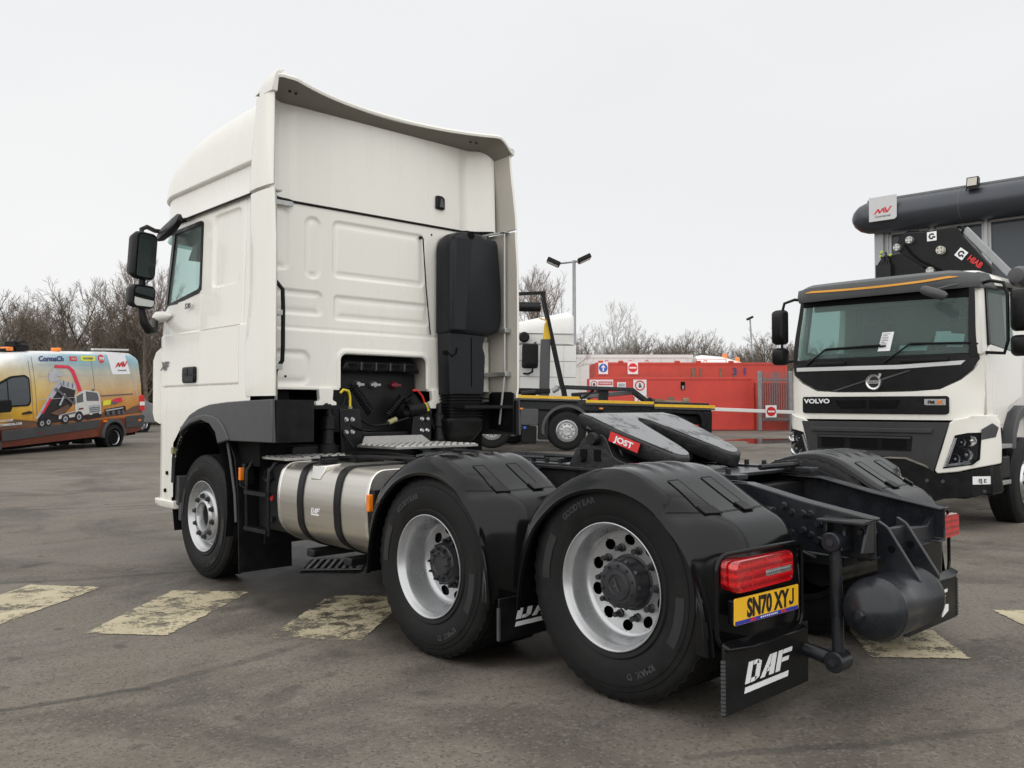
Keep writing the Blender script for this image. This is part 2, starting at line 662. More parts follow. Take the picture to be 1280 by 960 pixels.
# ------------------------------------------------------------------ curved skins: a 2D outline bent over a surface
def skin(poly, surf, th=.02, step=.12, off=0.0):
    """poly in (u,v); surf(u,v,d) -> 3D point lifted d off the surface. Outline is cut into strips so it can bend."""
    b = bmesh.new()
    vs = [b.verts.new((p[0], 0, p[1])) for p in poly]
    b.faces.new(vs)
    us = [p[0] for p in poly]
    ws = [p[1] for p in poly]
    for lo, hi, ax in ((min(us), max(us), 0), (min(ws), max(ws), 2)):
        n = int((hi - lo) / step)
        for k in range(1, n + 1):
            c = lo + (hi - lo) * k / (n + 1)
            co = [0, 0, 0]
            no = [0, 0, 0]
            co[ax] = c
            no[ax] = 1
            bmesh.ops.bisect_plane(b, geom=b.verts[:] + b.edges[:] + b.faces[:], plane_co=co, plane_no=no)
    b.verts.index_update()
    mb = MB()
    n = len(b.verts)
    b.verts.ensure_lookup_table()
    P = [(v.co.x, v.co.z) for v in b.verts]
    mb.v = [tuple(surf(u, w, off + th)) for u, w in P] + [tuple(surf(u, w, off)) for u, w in P]
    for f in b.faces:
        q = [v.index for v in f.verts]
        mb.f.append(tuple(q))
        mb.f.append(tuple(i + n for i in reversed(q)))
    for e in b.edges:
        if len(e.link_faces) == 1:
            i, j = e.verts[0].index, e.verts[1].index
            mb.f.append((i, j, j + n, i + n))
    b.free()
    return mb


# ------------------------------------------------------------------ ground
def ground_z(x, y):
    near = -0.041 + 0.074 * sst(0, 1, (-3.35 - y) / 1.0)
    dx, dy = x - CAM.x, y - CAM.y
    r = hypot(dx, dy)
    ahead = dx * FX + dy * FY
    far = 0.020 * max(0.0, min(r, 36) - 11) * sst(-4, 6, ahead)
    w = sst(7, 11, r)
    return near * (1 - w) + (-0.02) * w + far
# ------------------------------------------------------------------ asphalt yard
def asphalt_material(name='asphalt'):
    m = bpy.data.materials.new(name)
    m.use_nodes = True
    t = m.node_tree
    L = t.links.new
    p = t.nodes['Principled BSDF']
    tcn = N(t, 'ShaderNodeTexCoord')
    P = tcn.outputs['Object']

    def noise(scale, detail=5, rough=0.6, src=None, dist=0.0):
        n = N(t, 'ShaderNodeTexNoise', Scale=scale, Detail=detail, Roughness=rough, Distortion=dist)
        L(src or P, n.inputs['Vector'])
        return n.outputs['Fac']

    def ramp(fac, stops):
        r = N(t, 'ShaderNodeValToRGB')
        while len(r.color_ramp.elements) < len(stops):
            r.color_ramp.elements.new(0.5)
        for e, (pos, c) in zip(r.color_ramp.elements, stops):
            e.position = pos
            e.color = c + (1,)
        L(fac, r.inputs[0])
        return r.outputs[0]

    def mix(fac, a, b, mode='MIX'):
        x = N(t, 'ShaderNodeMixRGB')
        x.blend_type = mode
        if isinstance(fac, float):
            x.inputs[0].default_value = fac
        else:
            L(fac, x.inputs[0])
        for s, v in ((1, a), (2, b)):
            if isinstance(v, tuple):
                x.inputs[s].default_value = v + (1,)
            else:
                L(v, x.inputs[s])
        return x.outputs[0]

    def mrange(v, a, b, c=0.0, d=1.0, smooth=False):
        x = N(t, 'ShaderNodeMapRange')
        if smooth:
            x.interpolation_type = 'SMOOTHSTEP'
        for n, k in zip(('From Min', 'From Max', 'To Min', 'To Max'), (a, b, c, d)):
            x.inputs[n].default_value = k
        L(v, x.inputs['Value'])
        return x.outputs[0]

    def math_(op, a, b=None):
        x = N(t, 'ShaderNodeMath')
        x.operation = op
        for i, v in enumerate((a, b)):
            if v is None:
                continue
            if isinstance(v, (int, float)):
                x.inputs[i].default_value = v
            else:
                L(v, x.inputs[i])
        return x.outputs[0]

    def vm(op, a, b=None, out=0):
        x = N(t, 'ShaderNodeVectorMath')
        x.operation = op
        for i, v in enumerate((a, b)):
            if v is None:
                continue
            if isinstance(v, tuple):
                x.inputs[i].default_value = v
            else:
                L(v, x.inputs[i])
        return x.outputs[out]

    big = noise(0.16, 4, 0.55)
    mid = noise(0.9, 6, 0.62, dist=0.4)
    fine = noise(38, 3, 0.7)
    grit = N(t, 'ShaderNodeTexVoronoi', Scale=130.0)
    L(P, grit.inputs['Vector'])
    base = ramp(big, [(0.38, (0.128, 0.113, 0.095)), (0.62, (0.215, 0.191, 0.162))])
    base = mix(mrange(mid, 0.35, 0.7), base, (0.180, 0.156, 0.126))
    # dry dusty patches
    base = mix(mrange(noise(0.45, 5, 0.6, dist=0.8), 0.52, 0.72, 0, 0.55), base, (0.215, 0.189, 0.157))
    # darker damp areas and long faint drag streaks
    base = mix(math_('MULTIPLY', mrange(noise(0.55, 6, 0.62, dist=1.2), 0.48, 0.62), 0.72), base, (0.074, 0.064, 0.053))
    smp = N(t, 'ShaderNodeMapping')
    smp.inputs['Rotation'].default_value = (0, 0, 0.45)
    smp.inputs['Scale'].default_value = (0.35, 3.2, 1)
    L(P, smp.inputs['Vector'])
    base = mix(math_('MULTIPLY', mrange(noise(1.0, 5, 0.6, src=smp.outputs[0]), 0.50, 0.68), 0.5), base, (0.078, 0.069, 0.058))
    # aggregate speckle
    base = mix(mrange(fine, 0.3, 0.75, 0.0, 0.34), base, (0.070, 0.063, 0.055))
    stones = N(t, 'ShaderNodeTexVoronoi', Scale=75.0)
    L(P, stones.inputs['Vector'])
    sepx = N(t, 'ShaderNodeSeparateXYZ')
    L(stones.outputs['Color'], sepx.inputs[0])
    base = mix(math_('MULTIPLY', mrange(sepx.outputs[0], 0.86, 0.9), 0.35), base, (0.24, 0.225, 0.205))
    base = mix(math_('MULTIPLY', mrange(sepx.outputs[1], 0.85, 0.9), 0.45), base, (0.035, 0.032, 0.029))
    # oil blots
    ob = math_('MULTIPLY', mrange(noise(2.1, 3, 0.45, dist=0.3), 0.63, 0.70), mrange(noise(0.33, 2), 0.42, 0.6))
    base = mix(math_('MULTIPLY', ob, 0.7), base, (0.035, 0.032, 0.029))
    bl2 = math_('MULTIPLY', mrange(noise(5.5, 2, 0.4), 0.71, 0.76), 0.55)
    base = mix(bl2, base, (0.04, 0.037, 0.033))
    # damp round the drain, drawn out along the truck as painted shade beneath it
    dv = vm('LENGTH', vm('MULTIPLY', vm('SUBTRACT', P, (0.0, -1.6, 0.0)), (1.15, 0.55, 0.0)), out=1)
    wet_shade = math_('MULTIPLY', mrange(math_('ADD', dv, math_('MULTIPLY', noise(1.7, 5, 0.6), 2.2)), 2.2, 3.3, 1.0, 0.0, True), 0.86)
    base = mix(wet_shade, base, (0.030, 0.0265, 0.0225))
    # tar-sealed joints and tyre scuffs, each a wavering line on the ground
    wob = N(t, 'ShaderNodeTexNoise', Scale=1.6, Detail=7, Roughness=0.65)
    L(P, wob.inputs['Vector'])
    off = vm('SCALE', vm('SUBTRACT', wob.outputs['Color'], (0.5, 0.5, 0.5)))
    off.node.inputs['Scale'].default_value = 0.22
    Q = vm('ADD', P, off)
    brk = noise(7, 4, 0.7)
    dark = None
    segs = [((-3.6, -2.35), (-2.64, -2.62), .032, .75), ((-2.64, -2.62), (-1.75, -2.45), .04, .5), ((-1.75, -2.45), (0.6, -2.2), .03, .3),
            ((-3.4, 1.35), (-1.9, .60), .05, .45), ((-1.9, .60), (0.2, -.1), .05, .55), ((-3.2, 6.6), (3.8, 3.9), .05, .5),
            ((-9, 9.5), (8, 5.6), .06, .35), ((1.2, -5.9), (3.9, -5.0), .03, .3), ((-1.5, -5.2), (-.3, -5.9), .03, .5), ((-.3, -5.9), (1.2, -6.3), .022, .35),
            ((-2, 15), (14, 9.5), .08, .35), ((-4.0, -3.4), (-2.2, -3.9), .10, .16), ((-14, 14), (5, 22), .1, .3)]
    for (a, b, w, s) in segs:
        A = (a[0], a[1], 0)
        D = (b[0] - a[0], b[1] - a[1], 0)
        l2 = D[0] ** 2 + D[1] ** 2
        flatQ = vm('MULTIPLY', Q, (1, 1, 0))
        pa = vm('SUBTRACT', flatQ, A)
        h = math_('DIVIDE', vm('DOT_PRODUCT', pa, D, out=1), l2)
        cl = N(t, 'ShaderNodeClamp')
        L(h, cl.inputs[0])
        sc = N(t, 'ShaderNodeVectorMath')
        sc.operation = 'SCALE'
        sc.inputs[0].default_value = D
        L(cl.outputs[0], sc.inputs['Scale'])
        d = vm('LENGTH', vm('SUBTRACT', pa, sc.outputs[0]), out=1)
        k = math_('MULTIPLY', mrange(d, w * 0.5, w * 1.5, s, 0.0, True), mrange(brk, 0.3, 0.6, 0.45, 1.0))
        dark = k if dark is None else math_('MAXIMUM', dark, k)
    base = mix(dark, base, (0.032, 0.030, 0.028))
    L(base, p.inputs['Base Color'])
    L(math_('SUBTRACT', mrange(mid, 0.3, 0.7, 0.62, 0.86), math_('MULTIPLY', wet_shade, 0.34)), p.inputs['Roughness'])
    p.inputs['Specular IOR Level'].default_value = 0.35
    bmp = N(t, 'ShaderNodeBump')
    bmp.inputs['Strength'].default_value = 0.55
    bmp.inputs['Distance'].default_value = 0.006
    hh = math_('ADD', grit.outputs['Distance'], math_('MULTIPLY', fine, 0.9))
    L(hh, bmp.inputs['Height'])
    L(bmp.outputs[0], p.inputs['Normal'])
    MATS[name] = m
    return m


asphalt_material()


def worn_paint(name, col, wear):
    """road paint that has flaked off in patches (the asphalt below shows through the holes)"""
    m = bpy.data.materials.new(name)
    m.use_nodes = True
    t = m.node_tree
    L = t.links.new
    p = t.nodes['Principled BSDF']
    out = t.nodes['Material Output']
    tcn = N(t, 'ShaderNodeTexCoord')
    n1 = N(t, 'ShaderNodeTexNoise', Scale=4.2, Detail=10, Roughness=0.78)
    n2 = N(t, 'ShaderNodeTexNoise', Scale=70.0, Detail=4, Roughness=0.7)
    n3 = N(t, 'ShaderNodeTexNoise', Scale=1.3, Detail=5)
    for n in (n1, n2, n3):
        L(tcn.outputs['Object'], n.inputs['Vector'])
    ad = N(t, 'ShaderNodeMath')
    ad.operation = 'MULTIPLY_ADD'
    L(n2.outputs['Fac'], ad.inputs[0])
    ad.inputs[1].default_value = 0.35
    L(n1.outputs['Fac'], ad.inputs[2])
    mr = N(t, 'ShaderNodeMapRange')
    mr.inputs['From Min'].default_value = 0.60 + 0.2 * (1 - wear)
    mr.inputs['From Max'].default_value = 0.70 + 0.2 * (1 - wear)
    L(ad.outputs[0], mr.inputs['Value'])
    r = N(t, 'ShaderNodeValToRGB')
    r.color_ramp.elements[0].position = 0.3
    r.color_ramp.elements[1].position = 0.7
    r.color_ramp.elements[0].color = tuple(c * 0.72 for c in col) + (1,)
    r.color_ramp.elements[1].color = col + (1,)
    L(n3.outputs['Fac'], r.inputs[0])
    L(r.outputs[0], p.inputs['Base Color'])
    p.inputs['Roughness'].default_value = 0.7
    tr = N(t, 'ShaderNodeBsdfTransparent')
    ms = N(t, 'ShaderNodeMixShader')
    L(mr.outputs[0], ms.inputs[0])
    L(p.outputs[0], ms.inputs[1])
    L(tr.outputs[0], ms.inputs[2])
    L(ms.outputs[0], out.inputs['Surface'])
    MATS[name] = m


worn_paint('road_paint', (0.53, 0.465, 0.315), 0.62)
worn_paint('road_paint_worn', (0.50, 0.44, 0.30), 0.84)
worn_paint('line_paint', (0.40, 0.39, 0.36), 0.7)

mb = MB()
_n = 130
_g = [math.sinh(6.2 * (i / _n)) / math.sinh(6.2) * 420 for i in range(-_n, _n + 1)]
mb.add([(a - 2.0, b - 3.0, ground_z(a - 2.0, b - 3.0)) for a in _g for b in _g],
       [(i * (2 * _n + 1) + j, (i + 1) * (2 * _n + 1) + j, (i + 1) * (2 * _n + 1) + j + 1, i * (2 * _n + 1) + j + 1)
        for i in range(2 * _n) for j in range(2 * _n)])
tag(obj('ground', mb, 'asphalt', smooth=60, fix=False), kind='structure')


def ground_quad(name, pts, material, lift=0.005, sub=44):
    """thin painted sheet following the ground"""
    a, b, c, d = [Vector(q) for q in pts]
    m = MB()
    rj = random.Random(int(abs(a.x) * 1000))

    def fn(u, v):
        q = (a * (1 - u) + b * u) * (1 - v) + (d * (1 - u) + c * u) * v
        if u in (0, 1) or v in (0, 1):
            q = q + Vector((rj.uniform(-1, 1), rj.uniform(-1, 1))) * .009
        return (q.x, q.y, ground_z(q.x, q.y) + lift)
    m.grid(fn, sub, sub)
    return obj(name, m, material, smooth=60, fix=False)


MARKS = [([(-2.349, 0.661), (-1.959, 0.172), (-2.934, -0.684), (-3.324, -0.191)], 'road_paint'),
         ([(-1.587, -0.338), (-1.167, -0.806), (-2.147, -1.66), (-2.514, -1.242)], 'road_paint'),
         ([(-0.758, -1.342), (-0.338, -1.812), (-1.316, -2.611), (-1.717, -2.163)], 'road_paint_worn'),
         ([(0.878, -4.699), (1.221, -5.069), (0.752, -5.449), (0.384, -5.066)], 'road_paint'),
         ([(2.068, -5.133), (2.437, -5.507), (1.619, -6.287), (1.243, -5.902)], 'road_paint')]
for pts, mt_ in MARKS:
    o = ground_quad('road_marking', pts, mt_)
    o['kind'] = 'structure'
# thin bay lines across the yard behind
for a, b, w in (((1.6, 21.0), (9.5, 19.2), .12), ((13.2, 11.2), (18.5, 12.6), .12), ((-4, 19.5), (3.0, 24.5), .12)):
    A, B = Vector(a), Vector(b)
    nrm = Vector((-(B - A).y, (B - A).x)).normalized() * w / 2
    o = ground_quad('bay_line', [A - nrm, B - nrm, B + nrm, A + nrm], 'line_paint', sub=6)
    o['kind'] = 'structure'
# ------------------------------------------------------------------ the tractor unit (x right, y forward, z up; front axle at y = 0)
TR = empty('tractor_unit', (0, 0, 0), label='big white three-axle tractor unit with black rear fenders, parked in the foreground', cat='truck')
LEFT_M = lambda y, z, x=-1.262: Matrix(((0, 0, -1, x), (-1, 0, 0, y), (0, 1, 0, z), (0, 0, 0, 1)))
REAR_M = lambda x, z, y: Matrix(((1, 0, 0, x), (0, 0, -1, y), (0, 1, 0, z), (0, 0, 0, 1)))


def lines(a, b, step, fine, offs):
    """coordinates from a to b, refined round the given values"""
    s = set()
    n = max(1, round((b - a) / step))
    for i in range(n + 1):
        s.add(round(a + (b - a) * i / n, 5))
    for c in fine:
        for o in offs:
            v = c + o
            if a < v < b:
                s.add(round(v, 5))
    out = []
    for v in sorted(s):
        if not out or v - out[-1] > 0.0015:
            out.append(v)
    out[-1] = b
    return out


GR = (-.010, -.005, -.002, .002, .005, .010)
PE = (-.018, -.009, 0, .009, .018, .027, .036)


def arch_top(y):
    return interp([(-1.4, 1.46), (-.955, 1.455), (-.589, 1.445), (-.252, 1.425), (-.044, 1.39), (.14, 1.335), (.298, 1.245), (.425, 1.095), (.505, .96), (.54, .75), (.56, .5)], y)


def side_point(s, z):
    """s: path along the outline, = y on the flat flank, bending round the front corner beyond"""
    y0 = 0.70
    if s <= y0:
        x, y = -1.25, s
    else:
        a = min((s - y0) / 0.72, 1) * pi / 2
        x, y = -0.80 - 0.45 * cos(a), y0 + 0.55 * sin(a)
        if s > y0 + 0.72:
            x += (s - y0 - 0.72)
            y += 0.03 * sst(0, .8, s - y0 - .72)
    if y > 0.05:
        y -= 0.25 * sst(1.9, 3.3, z) * (y - 0.05) / 1.2
    x += (0.012 * sst(2.062, 2.076, z) + 0.03 * max(0, z - 2.1)) * (1 if x < -.8 else 0)
    if z < 1.2:
        x += 0.0
    return x, y


def side_groove(s, z):
    d = 0.0
    gs = []
    if 1.6 < z < 3.05:
        gs.append(abs(s - 0.0))
    if -.76 < s < 1.3:
        gs.append(abs(z - 1.6))
    if 1.6 < z < 2.07:
        gs.append(abs(s + .76))
    if -.76 < s < 0.0:
        gs.append(abs(z - 2.069))
    if .55 < z < 1.6:
        gs.append(abs(s - .93) if z < 1.25 else 9)
    if gs:
        g = min(gs)
        if g < .009:
            d = max(d, .017 * (1 - sst(.0015, .006, g)))
    q = sd_rr(s, z, -.73, -.2, 2.40, 3.03, .07)
    d += .016 * (1 - sst(-.03, 0, q))
    if z > 2.07:
        d += .006 * (1 - sst(.0, .02, abs(s + .80)))
    # soft dished sculpting under the door belt and a crown to the metal
    if z < 2.07 and s > 0:
        d += .008 * sst(2.07, 1.95, z)
    return d


WIN = [(.02, 2.43), (.825, 2.335), (.765, 2.99), (.02, 3.0)]
WINF = fillet(WIN, [.05, .03, .02, .05], 5)


def build_side(sign):
    hi = sign < 0
    ss = lines(-.965, 2.25, .03 if hi else .08, [0.0, -.76, -.8, .93, -.73, -.2, .02, .79] if hi else [0, .8], GR + PE if hi else (0,))
    zz = lines(.52, 3.085, .03 if hi else .08, [1.6, 2.07, 2.4, 3.03, 1.25] if hi else [1.6], GR + PE if hi else (0,))
    groups = {}
    pts = {}
    for i, s in enumerate(ss):
        for j, z in enumerate(zz):
            x, y = side_point(s, z)
            d = side_groove(s, z)
            if s < .75:
                x += d
            else:
                y -= d
            pts[i, j] = (x * -sign, y, z)
    cnt = {}
    for i in range(len(ss) - 1):
        for j in range(len(zz) - 1):
            s, z = (ss[i] + ss[i + 1]) / 2, (zz[j] + zz[j + 1]) / 2
            if in_poly(s, z, [(.005, 2.415), (.84, 2.315), (.785, 3.0), (.005, 3.015)]):
                continue
            if z < arch_top(s) + .0 and s < .56:
                continue
            if s > 1.04 and 2.0 < z < 2.98:
                continue
            if z < 1.6:
                g = 'lower_panel'
            elif s < -.76 or (s < 0 and z > 2.069):
                g = 'side_panel'
            elif s < 0:
                g = 'storage_hatch'
            elif s < 1.05:
                g = 'door'
            else:
                g = 'front_panel'
            groups.setdefault(g, []).append((i, j))
    out = {}
    for g, cells in groups.items():
        mb = MB()
        idx = {}
        for (i, j) in cells:
            q = []
            for k in ((i, j), (i + 1, j), (i + 1, j + 1), (i, j + 1)):
                if k not in idx:
                    idx[k] = len(mb.v)
                    mb.v.append(pts[k])
                q.append(idx[k])
            mb.f.append(tuple(q) if sign < 0 else tuple(reversed(q)))
        out[g] = obj(g, mb, 'white_paint', TR, smooth=50, fix=False)
    return out


LEFT = build_side(-1)
RIGHT = build_side(1)


def ring(poly, inset, M, material, name, parent, th=.012, smooth=0):
    """flat frame between a polygon and its inset, with thickness"""
    n = len(poly)
    c = Vector((sum(p[0] for p in poly) / n, sum(p[1] for p in poly) / n))
    inner = []
    for p in poly:
        v = c - Vector(p)
        ins = inset(p) if callable(inset) else inset
        inner.append(tuple(Vector(p) + v.normalized() * ins))
    a = [M @ Vector((p[0], p[1], 0)) for p in poly]
    b = [M @ Vector((p[0], p[1], th)) for p in poly]
    ci = [M @ Vector((p[0], p[1], th)) for p in inner]
    di = [M @ Vector((p[0], p[1], -.01)) for p in inner]
    mb = MB()
    mb.loft([a, b, ci, di], True, False)
    return obj(name, mb, material, parent, smooth=smooth), inner


# door window: frame and glass follow the lean of the flank
for sgn, door in ((-1, LEFT['door']), (1, RIGHT['door'])):
    def side_m(p, off):
        x, y = side_point(p[0], p[1])
        return Vector(((x - off) * -sgn, y, p[1]))
    outer = fillet([(-.005, 2.40), (.85, 2.30), (.795, 3.02), (-.005, 3.025)], [.06, .03, .03, .06], 5)
    inner = fillet([(.03, 2.435), (.76, 2.35), (.715, 2.985), (.03, 2.99)], [.05, .02, .02, .05], 5)
    mb = MB()
    mb.loft([[side_m(p, -.01) for p in outer], [side_m(p, .006) for p in outer], [side_m(p, .006) for p in inner], [side_m(p, -.03) for p in inner]], True, False)
    obj('window_frame', mb, 'black_plastic', door, smooth=30)
    mb = MB()
    mb.add([side_m(p, -.004) for p in inner] + [side_m(p, -.008) for p in inner],
           [tuple(range(len(inner))), tuple(range(2 * len(inner) - 1, len(inner) - 1, -1))])
    obj('window_pane', mb, 'cab_glass', door, smooth=0)

# windscreen, pillars and interior
mb = MB()
wp = []
for j in range(13):
    z = lerp(1.98, 3.0, j / 12)
    row = []
    for i in range(21):
        s = lerp(1.03, 2.25, i / 20)
        x, y = side_point(s, z)
        row.append((x, y - .01, z))
    row += [(-x, y, z_) for (x, y, z_) in reversed(row)][1:]
    wp.append(row)
mb.loft(wp, False, False)
obj('windscreen', mb, 'cab_glass', TR, smooth=60)
mb = MB()
mb.box(-1.18, 1.18, -.9, 1.05, 1.86, 1.95)
mb.box(-1.15, 1.15, .55, 1.0, 1.95, 2.22)
obj('cab_floor', mb, 'cab_trim', TR, bevel=.03)
mb = MB()
mb.box(-1.17, 1.17, -.93, .85, 3.03, 3.07)
obj('headlining', mb, 'cab_trim', TR)
mb = MB()
mb.box(-1.17, 1.17, -.935, -.92, 1.9, 3.06)
obj('inner_rear_panel', mb, 'cab_trim', TR)
for sx in (-.62, .62):
    st = MB()
    st.box(sx - .25, sx + .25, .0, .5, 1.95, 2.28)
    st.hexa([(sx - .25, -.14, 2.2), (sx + .25, -.14, 2.2), (sx + .25, .06, 2.2), (sx - .25, .06, 2.2)],
            [(sx - .22, -.26, 2.72), (sx + .22, -.26, 2.72), (sx + .22, -.14, 2.72), (sx - .22, -.14, 2.72)])
    st.box(sx - .14, sx + .14, -.27, -.16, 2.74, 2.93)
    obj('seat', st, 'seat_fabric', TR, bevel=.04, seg=3)
mb = MB()
mb.tube([(.62 + .22 * cos(a), .62 - .09 * sin(a), 2.40 + .2 * sin(a)) for a in [2 * pi * k / 24 for k in range(25)]], .016, 8)
mb.cyl((.62, .62, 2.4), (.62, .8, 2.2), .04)
obj('steering_wheel', mb, 'black_plastic', TR)
mb = MB()
for x0 in (-1.0, .2):
    mb.hexa([(x0, .80, 2.80), (x0 + .8, .80, 2.80), (x0 + .8, .84, 2.80), (x0, .84, 2.80)], [(x0, .6, 3.02), (x0 + .8, .6, 3.02), (x0 + .8, .64, 3.02), (x0, .64, 3.02)])
objs('sun_blind', mb, 'cab_trim', TR, bevel=.01)
# outside sun visor over the windscreen
mb = MB()
rows = []
for (dz, dy) in ((3.12, .02), (3.10, .05), (2.98, .16), (2.96, .13), (3.05, .03)):
    row = []
    for i in range(25):
        s = lerp(.98, 2.25, i / 24)
        x, y = side_point(s, 3.05)
        row.append((x * 1.005, y + dy, dz))
    row += [(-x, y, z_) for (x, y, z_) in reversed(row)][1:]
    rows.append(row)
mb.loft(rows, False, False)
obj('sun_visor', mb, 'dark_glass', TR, smooth=60)

# door details
hd = LEFT['door']
mb = MB()
mb.prism(rrect(.045, .315, 1.625, 1.765, .03), -1.262, -1.235, 'x')
o = obj('handle', mb, 'black_plastic', hd, bevel=.006)
mb = MB()
mb.box(-1.268, -1.255, .06, .30, 1.688, 1.694)
mb.prism(rrect(.19, .29, 1.70, 1.755, .01), -1.267, -1.255, 'x')
mb.prism(rrect(.065, .175, 1.70, 1.755, .01), -1.267, -1.255, 'x')
mb.prism(rrect(.065, .29, 1.635, 1.682, .01), -1.269, -1.255, 'x')
obj('handle_grip', mb, 'dark_steel', hd, bevel=.004)
text('power_badge', '530', .045, LEFT_M(.205, 2.275, -1.262), 'grey_print', hd, sx=1.25, bold=.003, shear=.2)
text('model_badge', 'XF', .075, LEFT_M(.745, 1.755, -1.2515), 'grey_print', hd, sx=1.2, bold=.004, shear=.35)

# mirror arm base moulded on the door, arms and housings
mb = MB()
secs = []
for k, (y, w, h, x) in enumerate([(.58, .005, .01, -1.25), (.66, .03, .035, -1.255), (.76, .05, .05, -1.262), (.86, .055, .055, -1.27), (.93, .04, .04, -1.262), (.96, .01, .01, -1.25)]):
    secs.append([(x + w * cos(a) * .8, y, 2.245 + h * sin(a)) for a in [2 * pi * i / 16 for i in range(16)]])
mb.loft(secs)
obj('mirror_mount', mb, 'white_paint', TR, smooth=60)
mb = MB()
mb.tube([(-1.30, .86, 2.21), (-1.37, .68, 2.10), (-1.46, .56, 2.10), (-1.50, .56, 2.16), (-1.515, .58, 2.26), (-1.515, .58, 2.5), (-1.515, .58, 2.6)], [.035, .04, .04, .038, .03, .028, .028], 12)
mb.tube([(-1.53, .54, 2.9), (-1.53, .56, 2.985), (-1.47, .6, 3.02), (-1.33, .78, 3.03), (-1.2, .85, 3.05)], .02, 10)
objs('mirror_arm', mb, 'black_plastic', TR, smooth=60)


def mirror_housing(name, cx, cy, cz, w, h, d, yaw, glass_parts):
    """rounded shell with its mirror set in the rear face; yaw turns the glass"""
    R = Matrix.Translation((cx, cy, cz)) @ Matrix.Rotation(yaw, 4, 'Z') @ Matrix.Rotation(radians(5), 4, 'X')
    mb = MB()
    secs = []
    for (t, k) in ((-.0, .96), (.015, 1.0), (.05, 1.0), (d * .8, .86), (d, .55)):
        secs.append([R @ Vector((p[0] * k, t, p[1] * k)) for p in rrect(-w / 2, w / 2, -h / 2, h / 2, .05, 5)])
    mb.loft(secs)
    b = obj(name, mb, 'black_plastic', TR, smooth=50)
    for (z0, z1) in glass_parts:
        m2 = MB()
        pl = rrect(-w / 2 + .018, w / 2 - .018, z0, z1, .03, 4)
        m2.add([R @ Vector((p[0], -.004, p[1])) for p in pl] + [R @ Vector((p[0], .004, p[1])) for p in pl],
               [tuple(range(len(pl))), tuple(range(2 * len(pl) - 1, len(pl) - 1, -1))])
        obj('mirror_pane', m2, 'mirror_glass', b, smooth=0)
    return b


mirror_housing('main_mirror', -1.50, .52, 2.745, .235, .415, .14, radians(24), [(-.185, .185)])
mirror_housing('wide_angle_mirror', -1.515, .52, 2.385, .24, .205, .14, radians(20), [(-.082, .082)])
# kerb mirror above the door
R_ = Matrix.Translation((-1.34, .42, 3.0)) @ Matrix.Rotation(radians(-12), 4, 'X') @ Matrix.Rotation(radians(18), 4, 'Y')
mb = MB()
secs = []
for t, k in ((-.03, .7), (-.022, .95), (.0, 1.0), (.03, .85), (.05, .4)):
    secs.append([R_ @ Vector((t + .0, p[0] * k, p[1] * k * .6)) for p in rrect(-.26, .26, -.10, .10, .09, 6)])
for s_ in secs:
    for i, q in enumerate(s_):
        s_[i] = Vector((q.x, q.y, q.z))
mb.loft(secs)
mb.tube([(-1.26, .25, 3.06), (-1.34, .3, 3.03)], .02, 8)
obj('kerb_mirror', mb, 'black_plastic', TR, smooth=50)

# ---------------------------------------------------------------- roof with high wind deflector
def roof_h(y):
    return smooth_interp([(-1.0, 3.945), (-.52, 3.945), (-.08, 3.925), (.3, 3.88), (.6, 3.80), (.85, 3.68), (1.0, 3.57), (1.12, 3.45), (1.20, 3.345)], y)


def roof_w(y):
    if y < .58:
        return 1.238
    t = min(1, (y - .58) / .68)
    return .72 + .518 * sqrt(max(0, 1 - t * t))


mb = MB()
secs = []
for k in range(37):
    y = lerp(-.95, 1.195, k / 36)
    w, h = roof_w(y), roof_h(y)
    row = []
    nn = 22
    for i in range(nn + 1):
        a = (pi / 2) * i / nn
        e = lerp(.33, .55, sst(.2, 1.1, y))
        cx, sz = abs(cos(a)) ** e, abs(sin(a)) ** e
        lean = .07 * (sz ** 1.5) * (1 - .3 * sst(.3, 1, y))
        row.append((-(w - lean * 1.0) * cx, y, 3.345 + (h - 3.345) * sz))
    row = row + [(-x, y_, z) for (x, y_, z) in reversed(row)][1:]
    secs.append(row)
mb.loft(secs, False, False)
mb.add(secs[-1], [tuple(range(len(secs[-1])))])
obj('roof', mb, 'white_paint', TR, smooth=40, fix=True)
# lower band of the roof with its crease
mb = MB()
rows = []
for (z, o_) in ((3.075, .0), (3.085, -.012), (3.10, -.012), (3.12, -.02), (3.30, -.032), (3.318, -.03), (3.332, -.004), (3.35, .0), (3.365, -.012)):
    row = []
    for k in range(60):
        y = lerp(-.95, 1.20, (k / 59) ** .8)
        row.append((-(roof_w(y) + o_), y + (o_ if y > 1 else 0), z))
    row += [(-x, y, z_) for (x, y, z_) in reversed(row)]
    rows.append(row)
mb.loft(rows, False, False)
obj('roof_band', mb, 'white_paint', TR, smooth=50)
mb = MB()
pts = []
for k in range(40):
    y = lerp(-.93, 1.18, k / 39)
    pts.append((-(roof_w(y) - .002), y, 3.08))
mb.tube(pts, .009, 6)
mb.tube([(-p[0], p[1], p[2]) for p in pts], .009, 6)
objs('roof_seal', mb, 'black_plastic', TR)

# rear face of the roof: gently crowned, edges sweeping back to the flanks
def roofback(u, v):
    x = lerp(-1.19, 1.19, u)
    z = lerp(3.075, 3.865, v)
    ax = abs(x)
    y = -.95 - .13 * sst(.98, 1.19, ax) + .012 * sst(.86, .90, ax) * sst(.99, .95, ax)
    y += .02 * sst(.0, .12, min(v, 1 - v)) * sst(1.0, .8, ax) * 0
    # the face leans forward a little to the top
    return (x, y + .02 * v, z)


